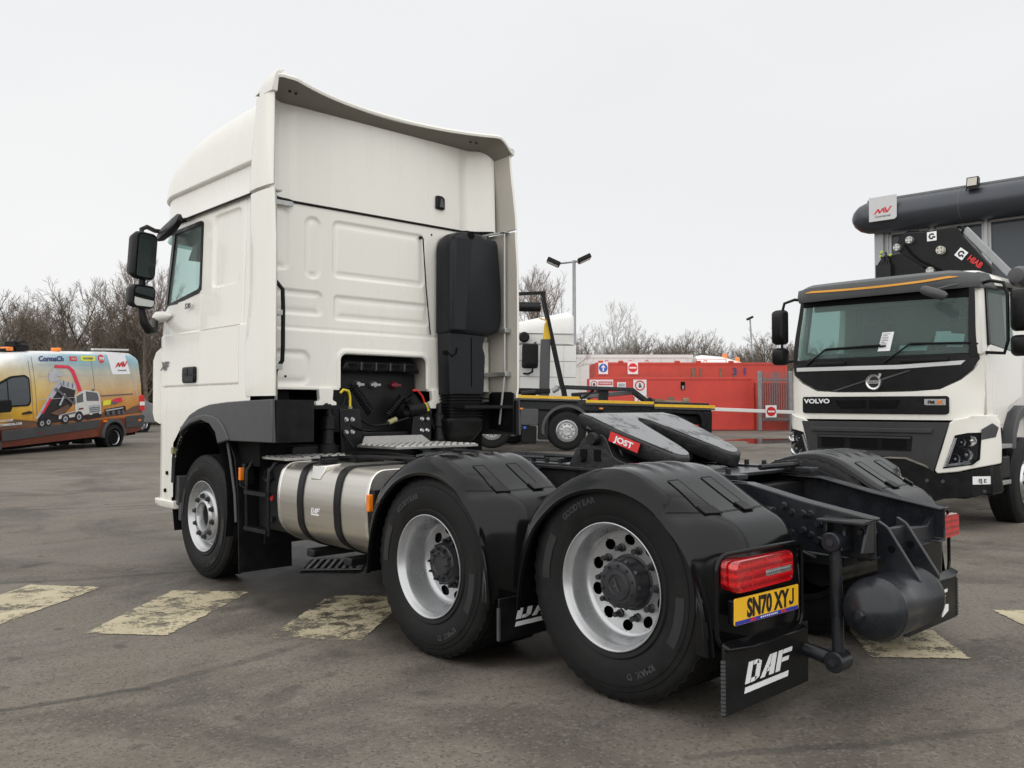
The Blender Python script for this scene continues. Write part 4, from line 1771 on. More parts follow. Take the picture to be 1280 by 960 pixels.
def disc_with_holes(r0, r1, x0, x1, nh, hr, hm, depth=.02, n=120, a0=0.0):
    """ring from r0 to r1 (offset x0..x1) with nh oval hand holes at radius hm"""
    mb = MB()
    rs = sorted(set([r0, r1] + [lerp(r0, r1, k / 18) for k in range(19)]))
    idx = {}
    def vid(i, j, lay):
        k = (i % n, j, lay)
        if k not in idx:
            a = 2 * pi * (i % n) / n
            # snap cells near a hole edge outward onto the rim of the hole
            r = rs[j]
            ka = round((a - a0) / (2 * pi / nh))
            ac = a0 + ka * 2 * pi / nh
            px, py = r * cos(a), r * sin(a)
            cx, cy = hm * cos(ac), hm * sin(ac)
            # hole axes: radial hr[0], tangential hr[1]
            dr = (px - cx) * cos(ac) + (py - cy) * sin(ac)
            dt = -(px - cx) * sin(ac) + (py - cy) * cos(ac)
            q = hypot(dr / hr[0], dt / hr[1])
            if .72 < q < 1.28 and q > 0:
                dr, dt = dr / q, dt / q
                px = cx + dr * cos(ac) - dt * sin(ac)
                py = cy + dr * sin(ac) + dt * cos(ac)
            t = (r - r0) / (r1 - r0)
            x = lerp(x0, x1, t) + lay
            idx[k] = len(mb.v)
            mb.v.append((x, px, py))
        return idx[k]
    for i in range(n):
        for j in range(len(rs) - 1):
            a = 2 * pi * (i + .5) / n
            r = (rs[j] + rs[j + 1]) / 2
            ka = round((a - a0) / (2 * pi / nh))
            ac = a0 + ka * 2 * pi / nh
            dr = r * cos(a - ac) - hm
            dt = r * sin(a - ac)
            if hypot(dr / hr[0], dt / hr[1]) < 1.0:
                continue
            mb.f.append((vid(i, j, 0), vid(i + 1, j, 0), vid(i + 1, j + 1, 0), vid(i, j + 1, 0)))
    return mb


def wheel(kind, x, y, z, sign, spin=0.0, lettering=True):
    """x = outer face of the tyre"""
    w = empty('wheel', (x, y, z), parent=TR)
    w.rotation_euler = (0, 0, 0)
    R = .522 if kind == 'front' else .530 if kind == 'mid' else .538
    wt = .31
    ty = flip(tyre_mesh(R, wt, .298, block=1 if kind != 'front' else 0), sign)
    obj('tyre', ty, 'tyre_rubber', w, smooth=28, fix=True)
    if kind != 'front':
        t2 = flip(tyre_mesh(R, wt, .298, block=1), sign)
        t2.v = [(vx + (.345 if sign < 0 else -.345), vy, vz) for vx, vy, vz in t2.v]
        obj('inner_tyre', t2, 'tyre_rubber', w, smooth=28)
    fl = [(.016, .293), (.004, .300), (-.002, .301), (-.003, .297), (.004, .289), (.02, .284), (.030, .276)]
    if kind == 'front':
        rim = MB().lathe(fl + [(.045, .262), (.07, .255), (.085, .25), (.088, .243), (.08, .236), (.04, .222), (.024, .214), (.018, .206), (.016, .195), (.016, .150), (.012, .147), (.0, .135), (-.004, .13), (-.002, .118), (.01, .112), (.09, .105), (.09, 0)], 72)
        obj('rim', flip(rim, sign), 'silver_rim', w, smooth=35)
        obj('hub_bore', flip(MB().lathe([(.05, .106), (.055, .10), (.10, .098), (.10, 0)], 40), sign), 'hub_paint', w)
        objs('wheel_nut', flip(bolts(10, .172, .016, .025, .030, a0=spin), sign), 'hub_paint', w, smooth=40)
    elif kind == 'mid':
        rim = MB().lathe(fl + [(.045, .270), (.075, .266), (.12, .262), (.16, .255), (.18, .245), (.19, .232), (.194, .225)], 72)
        obj('rim', flip(rim, sign), 'silver_rim', w, smooth=35)
        ds = disc_with_holes(.10, .226, .205, .193, 10, (.026, .038), .195, a0=spin)
        obj('rim_disc', flip(ds, sign), 'silver_rim', w, smooth=40)
        hub = MB().lathe([(.20, .155), (.19, .15), (.185, .125), (.14, .12), (.12, .115), (.105, .112), (.10, .105), (.10, .085), (.085, .08), (.083, .06), (.09, .055), (.09, 0)], 40)
        h = obj('hub', flip(hub, sign), 'hub_paint', w, smooth=30)
        mb = bolts(10, .097, .10, .011, .022, a0=spin)
        bolts(10, .135, .185, .016, .05, mb, a0=spin)
        bolts(8, .068, .085, .007, .012, mb)
        objs('wheel_nut', flip(mb, sign), 'hub_paint', w, smooth=40)
    else:
        rim = MB().lathe(fl + [(.045, .271), (.075, .268), (.105, .264), (.125, .256), (.135, .246), (.138, .236)], 72)
        obj('rim', flip(rim, sign), 'silver_rim', w, smooth=35)
        ds = disc_with_holes(.10, .238, .165, .137, 10, (.026, .031), .205, a0=spin)
        obj('rim_disc', flip(ds, sign), 'silver_rim', w, smooth=40)
        hub = MB().lathe([(.17, .15), (.16, .145), (.155, .122), (.11, .116), (.07, .112), (.062, .109), (.058, .102), (.058, .075), (.052, .072), (.05, .05), (.056, .046), (.056, 0)], 48)
        obj('hub', flip(hub, sign), 'hub_paint', w, smooth=30)
        mb = bolts(10, .168, .158, .021, .055, a0=spin + pi / 10)
        bolts(10, .092, .058, .008, .010, mb, a0=spin)
        for k in range(10):
            a = 2 * pi * k / 10
            mb.tube([(.085, .110 * cos(a), .110 * sin(a)), (.075, .116 * cos(a), .116 * sin(a))], .010, 6)
        objs('wheel_nut', flip(mb, sign), 'hub_paint', w, smooth=40)
        t_ = obj('hub_emblem', flip(MB().add([(.048, -.02, -.03), (.048, -.012, -.03), (.048, .02, .03), (.048, .012, .03), (.05, .0, -.01), (.05, .02, -.01), (.05, .02, 0), (.05, 0, 0)], [(0, 1, 2, 3), (4, 5, 6, 7)]), sign), 'grey_plastic', w)
    obj('brake_drum', flip(MB().lathe([(.30, .27), (.215, .255), (.215, 0)], 32), sign), 'void_black', w)
    if lettering:
        xo = -.0085 if sign < 0 else .0085
        for (txt, ang) in (('GOODYEAR', 118), ('KMAX D' if kind != 'front' else 'KMAX S', -62)):
            mb = arc_text(txt, .408, ang, .030, xo, sign)
            obj('sidewall_lettering', mb, 'tyre_letter', w, smooth=0, fix=False)
        # branded band patches moulded on the sidewall
        for a0, a1 in ((150, 182), (-30, 2)):
            mb = MB()
            rows = []
            for k in range(13):
                a = radians(lerp(a0, a1, k / 12))
                sy = -1 if sign < 0 else 1
                rows.append([(xo * 1.0 + (-.001 if sign < 0 else .001), sy * r * cos(a), r * sin(a)) for r in (.385, .432)])
            mb.loft(rows, False, False)
            obj('sidewall_patch', mb, 'tyre_patch', w, smooth=0, fix=False)
    return w


XT = -1.228
YM, YR = -3.175, -4.549
wheel('front', -1.20, 0, .4846, -1, .2)
wheel('front', 1.20, 0, .4846, 1, lettering=False)
wheel('mid', XT, YM, .4858, -1, .1)
wheel('mid', -XT, YM, .4858, 1, lettering=False)
wheel('drive', XT + .018, YR, .5714, -1, .35)
wheel('drive', -XT - .018, YR, .5714, 1, lettering=False)
mb = MB()
for y, z in ((YM, .4858), (YR, .5714), (0, .4846)):
    mb.cyl((-.95, y, z), (.95, y, z), .075, 16)
    mb.lathe([(-.22, .07), (-.12, .2), (.12, .2), (.22, .07)], 20, (0, y, z), 'x')
obj('axle', mb, 'dark_steel', TR)

# ---------------------------------------------------------------- fenders
INN = [(.575, .37), (.555, .55), (.49, .73), (.415, .84), (.245, .975), (.0, 1.026), (-.225, .988), (-.40, .867), (-.50, .73), (-.565, .57), (-.585, .37)]
OUT = [(.605, .37), (.59, .60), (.545, .78), (.46, .93), (.24, 1.07), (.02, 1.138), (-.17, 1.128), (-.37, 1.005), (-.475, .945), (-.58, .90), (-.645, .80)]
OUT_END = [(-.655, .66), (-.655, .50), (-.645, .37)]


def path_pts(P, n):
    """even samples along a smoothed polyline"""
    Q = [Vector(p) for p in P]
    for _ in range(2):
        R = [Q[0]]
        for a, b in zip(Q, Q[1:]):
            R += [a * .75 + b * .25, a * .25 + b * .75]
        R.append(Q[-1])
        Q = R
    L = [0]
    for a, b in zip(Q, Q[1:]):
        L.append(L[-1] + (b - a).length)
    out = []
    for k in range(n):
        d = L[-1] * k / (n - 1)
        i = 0
        while i < len(L) - 2 and L[i + 1] < d:
            i += 1
        t = (d - L[i]) / max(1e-9, L[i + 1] - L[i])
        out.append(Q[i].lerp(Q[i + 1], t))
    return out


NF = 72
ip = path_pts(INN, NF)
op = path_pts(OUT + OUT_END, NF)


def fender(yc, sg, last):
    mb = MB()
    secs = []
    for k in range(NF):
        i_, o_ = ip[k], op[k]
        t = k / (NF - 1)
        rear = sst(-.30, -.52, o_.x)
        row = []
        # (x from the outside, 0 inner edge .. 1 outer edge, rib)
        def pt(x, u, lift=0.0):
            y = lerp(i_.x, o_.x, u)
            z = lerp(i_.y, o_.y, u)
            # rounded outer rear corner in plan
            y += rear * .16 * sst(1.02, 1.27, x) * u
            d = Vector((o_.x - i_.x, o_.y - i_.y)).normalized()
            return (sg * x, yc + y + d.x * lift, z + d.y * lift)
        top = sst(.30, .12, o_.x) * sst(-.20, -.08, o_.x)
        row = [pt(1.238, .0, .012), pt(1.240, 0), pt(1.262, .02), pt(1.268, .16), pt(1.263, .26), pt(1.258, .5), pt(1.247, .82), pt(1.232, .95), pt(1.205, 1.0)]
        for q in range(1, 40):
            x = lerp(1.205, .66, q / 40)
            rib = 0
            for c in (.80, .93, 1.06):
                rib = max(rib, 1 - sst(.020, .040, abs(x - c)))
            row.append(pt(x, 1.0, .012 * rib * top))
        row += [pt(.63, .97), pt(.615, .9), pt(.61, .7), pt(.64, .66)]
        secs.append(row)
    mb.loft(secs, False, False)
    F = obj('fender', mb, 'satin_fender', TR, smooth=32)
    # panel joint across the rear slope
    return F


def band_on(xa, xb, k0, k1, yc, sg, lift=.004, n=12):
    """strip lying on the fender's outer surface"""
    rows = []
    for q in range(n + 1):
        kk = lerp(k0, k1, q / n)
        i = int(min(NF - 2, kk))
        o_ = op[i].lerp(op[i + 1], kk - i)
        tdir = (op[i + 1] - op[i]).normalized()
        nrm = Vector((-tdir.y, tdir.x))
        if nrm.y < 0:
            nrm = -nrm
        rear = sst(-.30, -.52, o_.x)
        r_ = []
        for x in (xa, xb):
            y = o_.x + rear * .16 * sst(1.02, 1.27, x)
            r_.append((sg * x, yc + y + nrm.x * lift, o_.y + nrm.y * lift))
        rows.append(r_)
    return rows


def k_at(yv):
    """index along the outer path where it reaches offset yv on the rear slope"""
    for i in range(NF - 1):
        if op[i].x >= yv > op[i + 1].x:
            return i + (op[i].x - yv) / (op[i].x - op[i + 1].x)
    return NF - 1


def fender_details(yc, sg, F, z_flap, ylogo, with_logo=True):
    ka, kb = k_at(-.26), k_at(-.47)
    for xc in (1.06, .80):
        mb = MB()
        a, b = band_on(xc + .04, xc - .04, ka, kb, yc, sg, .003), band_on(xc + .04, xc - .04, ka, kb, yc, sg, .003)
        mb.loft(a, False, False)
        s_ = obj('strap_seat', mb, 'satin_fender', F, smooth=0, fix=False)
        # outline groove: dark thin border
        mb = MB()
        for (xa, xb) in ((xc + .043, xc + .038), (xc - .038, xc - .043)):
            mb.loft(band_on(xa, xb, ka, kb, yc, sg, .0035), False, False)
        mb.loft(band_on(xc + .043, xc - .043, ka - .2, ka, yc, sg, .0035, 2), False, False)
        obj('strap_groove', mb, 'void_black', F, smooth=0, fix=False)
        mb = MB()
        a = band_on(xc + .04, xc - .04, kb - 1.2, kb + .9, yc, sg, .012, 6)
        b = band_on(xc + .04, xc - .04, kb - 1.2, kb + .9, yc, sg, .003, 6)
        mb.loft([[*r1, *reversed(r2)] for r1, r2 in zip(a, b)])
        obj('strap_clip', mb, 'black_plastic', F, bevel=.003)
    # joint line between cover and tail
    mb = MB()
    kj = k_at(-.475)
    rows = [band_on(x, x + .0, kj, kj + .14, yc, sg, .0035, 1) for x in [lerp(1.23, .64, q / 20) for q in range(21)]]
    mb.loft([[r[0][0], r[1][0]] for r in rows], False, False)
    obj('cover_joint', mb, 'void_black', F, smooth=0, fix=False)


for yc in (YM, YR):
    for sg in (-1, 1):
        F = fender(yc, sg, yc == YR)
        fender_details(yc, sg, F, 0, 0)

# mud flaps with the maker's logo
def mud_flap(yc, sg, z0, z1, x0, x1, y, logo):
    mb = MB()
    mb.box(*sorted((sg * x0, sg * x1)), y - .006, y + .006, z0, z1)
    f = obj('mud_flap', mb, 'black_plastic', TR, bevel=.003)
    mb = MB()
    for k in range(14):
        z = lerp(z0 + .01, z1 - .06, k / 13)
        mb.box(*sorted((sg * (x0 + .008), sg * (x0 - .004))), y - .012, y + .004, z, z + .012)
    objs('flap_tooth', mb, 'grey_plastic', f)
    if logo:
        w, h = .37, .125
        cx = sg * (x0 + x1) / 2 - w / 2 - .02
        flat('logo', daf_polys(w, h), REAR_M(cx, z0 + .065, y - .0065), 'white_print', f, .0015)
    return f


mud_flap(YM, -1, .172, .40, 1.245, .62, -3.81, True)
mud_flap(YM, 1, .172, .40, 1.245, .62, -3.81, True)
mud_flap(YR, -1, .14, .42, 1.255, .56, -5.195, True)
mud_flap(YR, 1, .14, .42, 1.255, .56, -5.195, True)

# tail of the rear fender: lamp, plate, rim
for sg in (-1, 1):
    yt = YR - .655
    mb = MB()
    rim_ = rrect(.635, 1.245, .405, .80, .07, 6)
    mb.tube([(sg * p[0], yt - .008 + .05 * sst(1.1, 1.25, p[0]), p[1]) for p in rim_ + [rim_[0]]], .010, 8)
    obj('tail_rim', mb, 'satin_fender', TR, smooth=60)
    mb = MB()
    mb.loft([[(sg * 1.24, yt + .03, .44), (sg * 1.24, yt - .02, .415), (sg * 1.24, yt + .03, .385)], [(sg * 1.1, yt + .02, .44), (sg * 1.1, yt - .05, .41), (sg * 1.1, yt + .02, .38)],
             [(sg * .64, yt + .02, .44), (sg * .64, yt - .05, .41), (sg * .64, yt + .02, .38)]])
    obj('tail_step', mb, 'satin_fender', TR, smooth=50, bevel=.01)
    mb = MB()
    secs = []
    for (d, k) in ((.05, .93), (-.012, 1.0), (-.026, .985), (-.034, .95)):
        secs.append([(sg * (.98 + (p[0] - .98) * k), yt + d, .708 + (p[1] - .708) * k) for p in rrect(.745, 1.218, .640, .776, .035, 5)])
    mb.loft(secs)
    lm = obj('tail_lamp', mb, 'red_lens', TR, smooth=40)
    mb = MB()
    mb.prism(rrect(.775, .985, .688, .714, .004), yt - .0355, yt - .032, 'y')
    if sg < 0:
        mb.mirror_x()
    obj('lamp_reflector', mb, 'zinc', lm)
    mb = MB()
    for q in range(14):
        x = .785 + .19 * q / 13
        mb.prism(disc(x, .701, .0065, 8), yt - .037, yt - .034, 'y')
    if sg < 0:
        mb.mirror_x()
    objs('lamp_led', mb, 'chrome_print', lm)
    mb = MB()
    for (x, z) in ((.775, .757), (.98, .759), (1.185, .757), (.775, .658), (1.185, .658)):
        mb.lathe([(-.004, 0), (-.004, .005), (.002, .006)], 8, (sg * x, yt - .034, z), 'y')
    for zl in (.683, .722):
        mb.box(*sorted((sg * .765, sg * 1.195)), yt - .0352, yt - .033, zl - .0015, zl + .0015)
    mb.box(*sorted((sg * 1.092, sg * 1.095)), yt - .0352, yt - .033, .655, .765)
    obj('lamp_rib', mb, 'red_plastic', lm)
# number plate
yt = YR - .655
PM = REAR_M(-.955, .5615, yt - .024) @ Matrix.Rotation(radians(-1.0), 4, 'Z')
pl = MB()
pp = rrect(-.26, .26, -.0555, .0555, .008)
pl.add([PM @ Vector((p[0], p[1], 0)) for p in pp] + [PM @ Vector((p[0], p[1], -.004)) for p in pp], [tuple(range(len(pp))), tuple(range(2 * len(pp) - 1, len(pp) - 1, -1))] + [(i, i + len(pp), (i + 1) % len(pp) + len(pp), (i + 1) % len(pp)) for i in range(len(pp))])
plate = obj('number_plate', pl, 'plate_yellow', TR, smooth=0)
text('registration', 'SN70 XY', .076, PM @ Matrix.Translation((.001, -.029, .0015)), 'black_print', plate, sx=.83, bold=.0038, depth=.0008)
flat('registration', [[(.205, -.008), (.217, -.008), (.217, .044), (.205, .044)], [(.217, -.008), (.205, -.008), (.203, -.013), (.196, -.015), (.196, -.027), (.208, -.024), (.215, -.017)], [(.196, -.015), (.190, -.013), (.187, -.007), (.176, -.010), (.179, -.020), (.187, -.026), (.196, -.027)]], PM, 'black_print', plate, .0018)
flat('plate_strip', [[(-.255, -.0545), (.255, -.0545), (.255, -.038), (-.255, -.038)]], PM, 'plate_blue', plate, .001)
flat('plate_mark', [[(-.14, -.051), (-.10, -.051), (-.10, -.041), (-.14, -.041)], [(.11, -.051), (.15, -.051), (.15, -.041), (.11, -.041)]], PM, 'red_print', plate, .0016)
flat('plate_print', [[(-.06 + .016 * k, -.049), (-.05 + .016 * k, -.049), (-.05 + .016 * k, -.043), (-.06 + .016 * k, -.043)] for k in range(9)], PM, 'white_print', plate, .0016)
mb = MB()
mb.box(-1.20, -.71, yt - .021, yt + .02, .51, .61)
obj('plate_carrier', mb, 'satin_fender', TR, bevel=.006)

# ---------------------------------------------------------------- frame rails
def rail(x, sg, top, flange):
    mb = MB()
    secs = []
    for (y, zt, zb) in top:
        t = .012
        f = flange
        # C section open to the inside
        secs.append([(x, y, zb), (x, y, zt), (x - sg * f, y, zt), (x - sg * f, y, zt - t), (x - sg * t, y, zt - t), (x - sg * t, y, zb + t), (x - sg * f, y, zb + t), (x - sg * f, y, zb)])
    mb.loft(secs)
    return obj('frame_rail', mb, 'chassis_paint', TR, smooth=25, bevel=.012, seg=3)


RAIL = [(.9, 1.02, .75), (-2.0, 1.03, .76), (-4.30, 1.03, .76), (-4.80, 1.025, .75), (-5.10, .96, .72), (-5.45, .902, .71)]
rail(-.43, -1, RAIL, .09)
rail(.43, 1, [(y, z - .004 if y > -4.5 else z - .012, b) for y, z, b in RAIL], .09)
mb = MB()
for y in (-1.4, -2.4, -3.2, -3.9, -4.6):
    mb.box(-.418, .418, y - .06, y + .06, .80, .98)
objs('frame_crossmember', mb, 'dark_steel', TR, bevel=.008)
mb = MB()
for y in (-2.55, -2.75, -2.95, -3.2, -3.35, -3.55, -4.35, -4.5, -4.95, -5.05, -5.15, -5.22):
    for x in (-.43, .43):
        for z in (.80, .90):
            if z < interp([(a, b) for a, b, c in reversed(RAIL)], y) - .05:
                mb.lathe([(-.014, 0), (-.014, .013), (-.002, .014), (0, .018)] if x < 0 else [(.014, 0), (.014, .013), (.002, .014), (0, .018)], 8, (x, y, z), 'x')
objs('rail_bolt', mb, 'chassis_paint', TR, smooth=30)
mb = MB()
for y in (-2.62, -2.85, -3.1, -3.3):
    for x in (-.40, .40):
        mb.lathe([(0.014, 0), (.014, .013), (.002, .014), (0, .02)], 8, (x, y, 1.03), 'z')
objs('top_bolt', mb, 'bolt_steel', TR, smooth=30)
# rear crossmember plate, gussets, air tank
mb = MB()
mb.prism([(-.42, .70), (-.42, .90), (-.33, .89), (-.28, .82), (.32, .80), (.42, .86), (.42, .70)], -5.40, -5.37, 'y')
obj('tail_crossmember', mb, 'chassis_paint', TR, bevel=.008)
for (x, y1) in ((-.26, 0), (-.05, 0)):
    mb = MB()
    mb.prism(fillet([(-5.40, .88), (-5.45, .85), (-5.60, .62), (-5.585, .54), (-5.50, .63), (-5.40, .60)], .01, 2), x - .011, x + .011, 'x')
    g_ = obj('tank_gusset', mb, 'chassis_paint', TR, bevel=.004)
    mb = MB()
    mb.lathe([(-.013, 0), (-.013, .018), (.013, .018), (.013, 0)], 14, (x, -5.47, .75), 'x')
    obj('gusset_hole', mb, 'void_black', g_)
mb = MB()
mb.prism([(-.26, .60), (-.26, .84), (-.05, .84), (-.05, .60)], -5.445, -5.42, 'y')
obj('gusset_web', mb, 'chassis_paint', TR, bevel=.006)
mb = MB()
prof = [(-.655, 0), (-.653, .02), (-.64, .055), (-.615, .09), (-.58, .122), (-.54, .136), (-.52, .139), (-.515, .142), (-.505, .142), (-.50, .139), (-.12, .139), (-.115, .142), (-.105, .142), (-.10, .139), (-.08, .136), (-.045, .122), (-.01, .09), (.015, .055), (.026, .02), (.028, 0)]
mb.lathe(prof, 48, (0, -5.50, .515), 'x')
AT = obj('air_tank', mb, 'chassis_paint', TR, smooth=60)
mb = MB()
mb.lathe([(-.685, 0), (-.685, .016), (-.675, .02), (-.645, .022)], 6, (0, -5.50, .515), 'x')
mb.lathe([(.06, 0), (.06, .016), (.02, .02)], 6, (0, -5.50, .515), 'x')
mb.tube([(-.2, -5.50, .36), (-.2, -5.50, .34)], .014, 8)
objs('tank_plug', mb, 'chassis_paint', AT)
mb = MB()
mb.tube([(-.2 + .014 * cos(a), -5.5, .325 + .018 * sin(a)) for a in [2 * pi * k / 12 for k in range(13)]], .0025, 5)
obj('drain_ring', mb, 'zinc', AT)
mb = MB()
mb.prism([(-.08, .43), (-.01, .45), (-.01, .48), (-.05, .48)], -5.622, -5.616, 'y')
obj('tank_label', mb, 'white_print', AT)
mb = MB()
mb.tube([(-.05, -5.3, .40), (.35, -5.3, .38)], .06, 12)
mb.cyl((-.3, -5.12, .62), (.3, -5.12, .62), .09, 16)
mb.box(-.40, .40, -5.3, -5.0, .66, .70)
obj('rear_suspension_can', mb, 'dark_steel', TR)
# anti-roll bar link
mb = MB()
mb.tube([(-.55, -5.33, .80), (-.553, -5.345, .30)], .027, 14)
mb.lathe([(-.045, 0), (-.045, .04), (-.04, .045), (.04, .045), (.045, .04), (.045, 0)], 18, (-.55, -5.33, .80), 'x')
mb.lathe([(-.05, 0), (-.05, .042), (-.045, .048), (.045, .048), (.05, .042), (.05, 0)], 18, (-.555, -5.345, .265), 'x')
obj('link_rod', mb, 'chassis_paint', TR, smooth=40)
mb = MB()
mb.tube([(-.56, -5.33, .265), (-.585, -5.18, .30), (-.62, -4.98, .36), (-.62, -4.6, .5)], [.036, .030, .028, .028], 12)
obj('roll_bar', mb, 'chassis_paint', TR, smooth=40)
mb = MB()
mb.lathe([(-.02, 0), (-.02, .018), (0, .02)], 6, (-.60, -5.345, .265), 'x')
mb.lathe([(-.02, 0), (-.02, .018), (0, .02)], 6, (-.58, -5.33, .80), 'x')
objs('link_nut', mb, 'hub_paint', TR)
# bracket with two cheeks on the outside of the left rail
mb = MB()
mb.box(-.445, -.43, -5.47, -5.22, .72, .90)
for y in (-5.46, -5.36, -5.26):
    mb.hexa([(-.445, y - .008, .75), (-.56 if y != -5.26 else -.50, y - .008, .76), (-.56 if y != -5.26 else -.50, y + .008, .76), (-.445, y + .008, .75)],
            [(-.445, y - .008, .89), (-.50, y - .008, .885), (-.50, y + .008, .885), (-.445, y + .008, .89)])
mb.box(-.57, -.445, -5.47, -5.25, .885, .90)
obj('link_bracket', mb, 'chassis_paint', TR, bevel=.004)
mb = MB()
for (y, z) in ((-5.44, .80), (-5.44, .75), (-5.41, .84), (-5.20, .86), (-5.20, .78), (-5.12, .9), (-5.12, .82), (-5.02, .93)):
    mb.lathe([(-.022, 0), (-.022, .014), (-.006, .015), (-.004, .02), (0, .02)], 8, (-.445, y, z), 'x')
objs('bracket_bolt', mb, 'chassis_paint', TR, smooth=30)
mb = MB()
mb.bar((-.45, -4.95, .90), (-.62, -4.90, .82), .06, .05)
mb.lathe([(-.05, .0), (-.05, .035), (.05, .035), (.05, 0)], 14, (-.60, -4.93, .84), 'y')
mb.box(-.62, -.44, -5.06, -4.98, .74, .78)
mb.tube([(-.60, -5.0, .78), (-.50, -5.1, .74), (-.47, -5.2, .70)], .012, 6)
obj('damper_bracket', mb, 'chassis_paint', TR, bevel=.004)
mb = MB()
mb.box(-.63, -.60, -5.14, -5.04, .63, .68)
obj('mount_label', mb, 'zinc', TR)

# ---------------------------------------------------------------- fuel tank
def tank_section(o=0.0, x_in=-.50):
    pts = [(x_in, 1.005), (-1.0, 1.005)]
    P = fillet([(x_in, .395 - o), (-.98, .395 - o), (-1.165 - o, .52), (-1.185 - o, .80), (-1.13 - o, 1.0 + o), (x_in, 1.005 + o)], [0, .12, .10, .14, .12, 0], 8)
    return P


TK = empty('fuel_tank', parent=TR)
mb = MB()
mb.prism(tank_section(), -2.455, -1.285, 'y')
body = obj('tank_shell', mb, 'brushed_tank', TK, smooth=30)
for y0, y1 in ((-1.31, -1.275), (-2.475, -2.44)):
    mb = MB()
    mb.prism(tank_section(.004), y0, y1, 'y')
    obj('tank_end', mb, 'tank_ring', TK, smooth=30, bevel=.006)
for yc in (-1.615, -2.11):
    mb = MB()
    a = tank_section(.010)
    b = tank_section(.001)
    mb.loft([[(p[0], yc - .042, p[1]) for p in b], [(p[0], yc - .036, p[1]) for p in a], [(p[0], yc + .036, p[1]) for p in a], [(p[0], yc + .042, p[1]) for p in b]], True, False)
    obj('tank_strap', mb, 'black_plastic', TK, smooth=30)
    mb = MB()
    mb.box(-1.10, -.5, yc - .05, yc + .05, .33, .385)
    obj('tank_bracket', mb, 'dark_steel', TK, bevel=.01)
mb = MB()
mb.lathe([(0, .05), (.03, .055), (.035, .07), (.06, .07), (.065, .06), (.065, 0)], 24, (-1.06, -1.80, .985), 'z')
obj('tank_cap', mb, 'black_plastic', TK, smooth=30)
mb = MB()
mb.hexa([(-1.16, -1.86, .90), (-1.165, -1.73, .90), (-1.14, -1.73, .90), (-1.14, -1.86, .90)], [(-1.13, -1.90, 1.005), (-1.13, -1.70, 1.005), (-1.0, -1.70, 1.015), (-1.0, -1.90, 1.015)])
obj('cap_recess', mb, 'tank_ring', TK, bevel=.01)
flat('logo', daf_polys(.115, .05), LEFT_M(-1.76, .655, -1.1795), 'white_print', TK, .001)

# right-hand tank, gearbox and exhaust box that close the view under the frame
TK2 = empty('fuel_tank', parent=TR)
mb = MB()
mb.prism(tank_section(), -2.455, -1.0, 'y')
obj('tank_shell', mb.mirror_x(), 'brushed_tank', TK2, smooth=30)
for yc in (-1.4, -2.11):
    mb = MB()
    a = tank_section(.010)
    b = tank_section(.001)
    mb.loft([[(p[0], yc - .042, p[1]) for p in b], [(p[0], yc - .036, p[1]) for p in a], [(p[0], yc + .036, p[1]) for p in a], [(p[0], yc + .042, p[1]) for p in b]], True, False)
    obj('tank_strap', mb.mirror_x(), 'black_plastic', TK2, smooth=30)
mb = MB()
mb.loft([[(x, y, z) for x, z in rrect(-w, w, .34 + up, .95, .08, 3)] for y, w, up in ((1.0, .42, .1), (.2, .45, 0), (-.7, .42, .0), (-1.0, .32, .05), (-1.9, .25, .1))])
obj('engine_gearbox', mb, 'dark_steel', TR, smooth=40)
mb = MB()
mb.prism(rrect(.50, 1.17, .33, 1.0, .05, 3), -.95, -.70, 'y')
mb.box(.45, 1.1, -.72, -.68, .28, 1.1)
obj('exhaust_box', mb, 'dark_steel', TR, bevel=.02)
mb = MB()
mb.cyl((0, -1.9, .58), (0, -2.9, .52), .06, 12)
mb.cyl((0, -3.4, .55), (0, -4.3, .58), .06, 12)
objs('prop_shaft', mb, 'dark_steel', TR)

# ---------------------------------------------------------------- ladder, boxes, marker lamps, catwalks
mb = MB()
for y in (-.80, -1.16):
    mb.tube([(-1.02, y, 1.0), (-1.14, y, .985), (-1.19, y, .92), (-1.195, y, .75), (-1.19, y, .44)], .014, 8)
for z in (.75, .47):
    mb.bar((-1.192, -.80, z), (-1.192, -1.16, z), .05, .03)
obj('ladder', mb, 'black_plastic', TR, smooth=40)
mb = MB()
mb.box(-1.05, -.55, -1.25, -.72, .45, .98)
mb.box(-1.0, -.5, -.72, -.70, .3, 1.1)
obj('battery_box', mb, 'dark_steel', TR, bevel=.02)
mb = MB()
mb.cyl((-1.06, -.95, .70), (-1.05, -.95, .70), .022, 12)
obj('red_cap', mb, 'red_plastic', TR)
mb = MB()
mb.tube([(-1.06, -.85, .86), (-1.07, -.9, .83), (-1.06, -.96, .86), (-1.065, -.92, .92), (-1.06, -.86, .90)], .02, 8)
mb.box(-1.08, -1.04, -1.0, -.92, .52, .56)
mb.tube([(-1.19, -.72, .9), (-1.2, -.70, .8), (-1.19, -.78, .77)], .006, 6)
objs('valve', mb, 'chassis_paint', TR, smooth=40)
for (y, z, h) in ((-.715, .885, .10), (-2.53, .80, .11)):
    mb = MB()
    mb.prism(rrect(y - .017, y + .017, z - h / 2, z + h / 2, .006), -1.215, -1.17, 'x')
    obj('amber_marker', mb, 'amber_lens', TR, bevel=.004)
    mb = MB()
    mb.box(-1.185, -1.1, y - .03, y + .025, z - h / 2 - .04, z + h / 2 + .03)
    obj('marker_holder', mb, 'black_plastic', TR, bevel=.006)


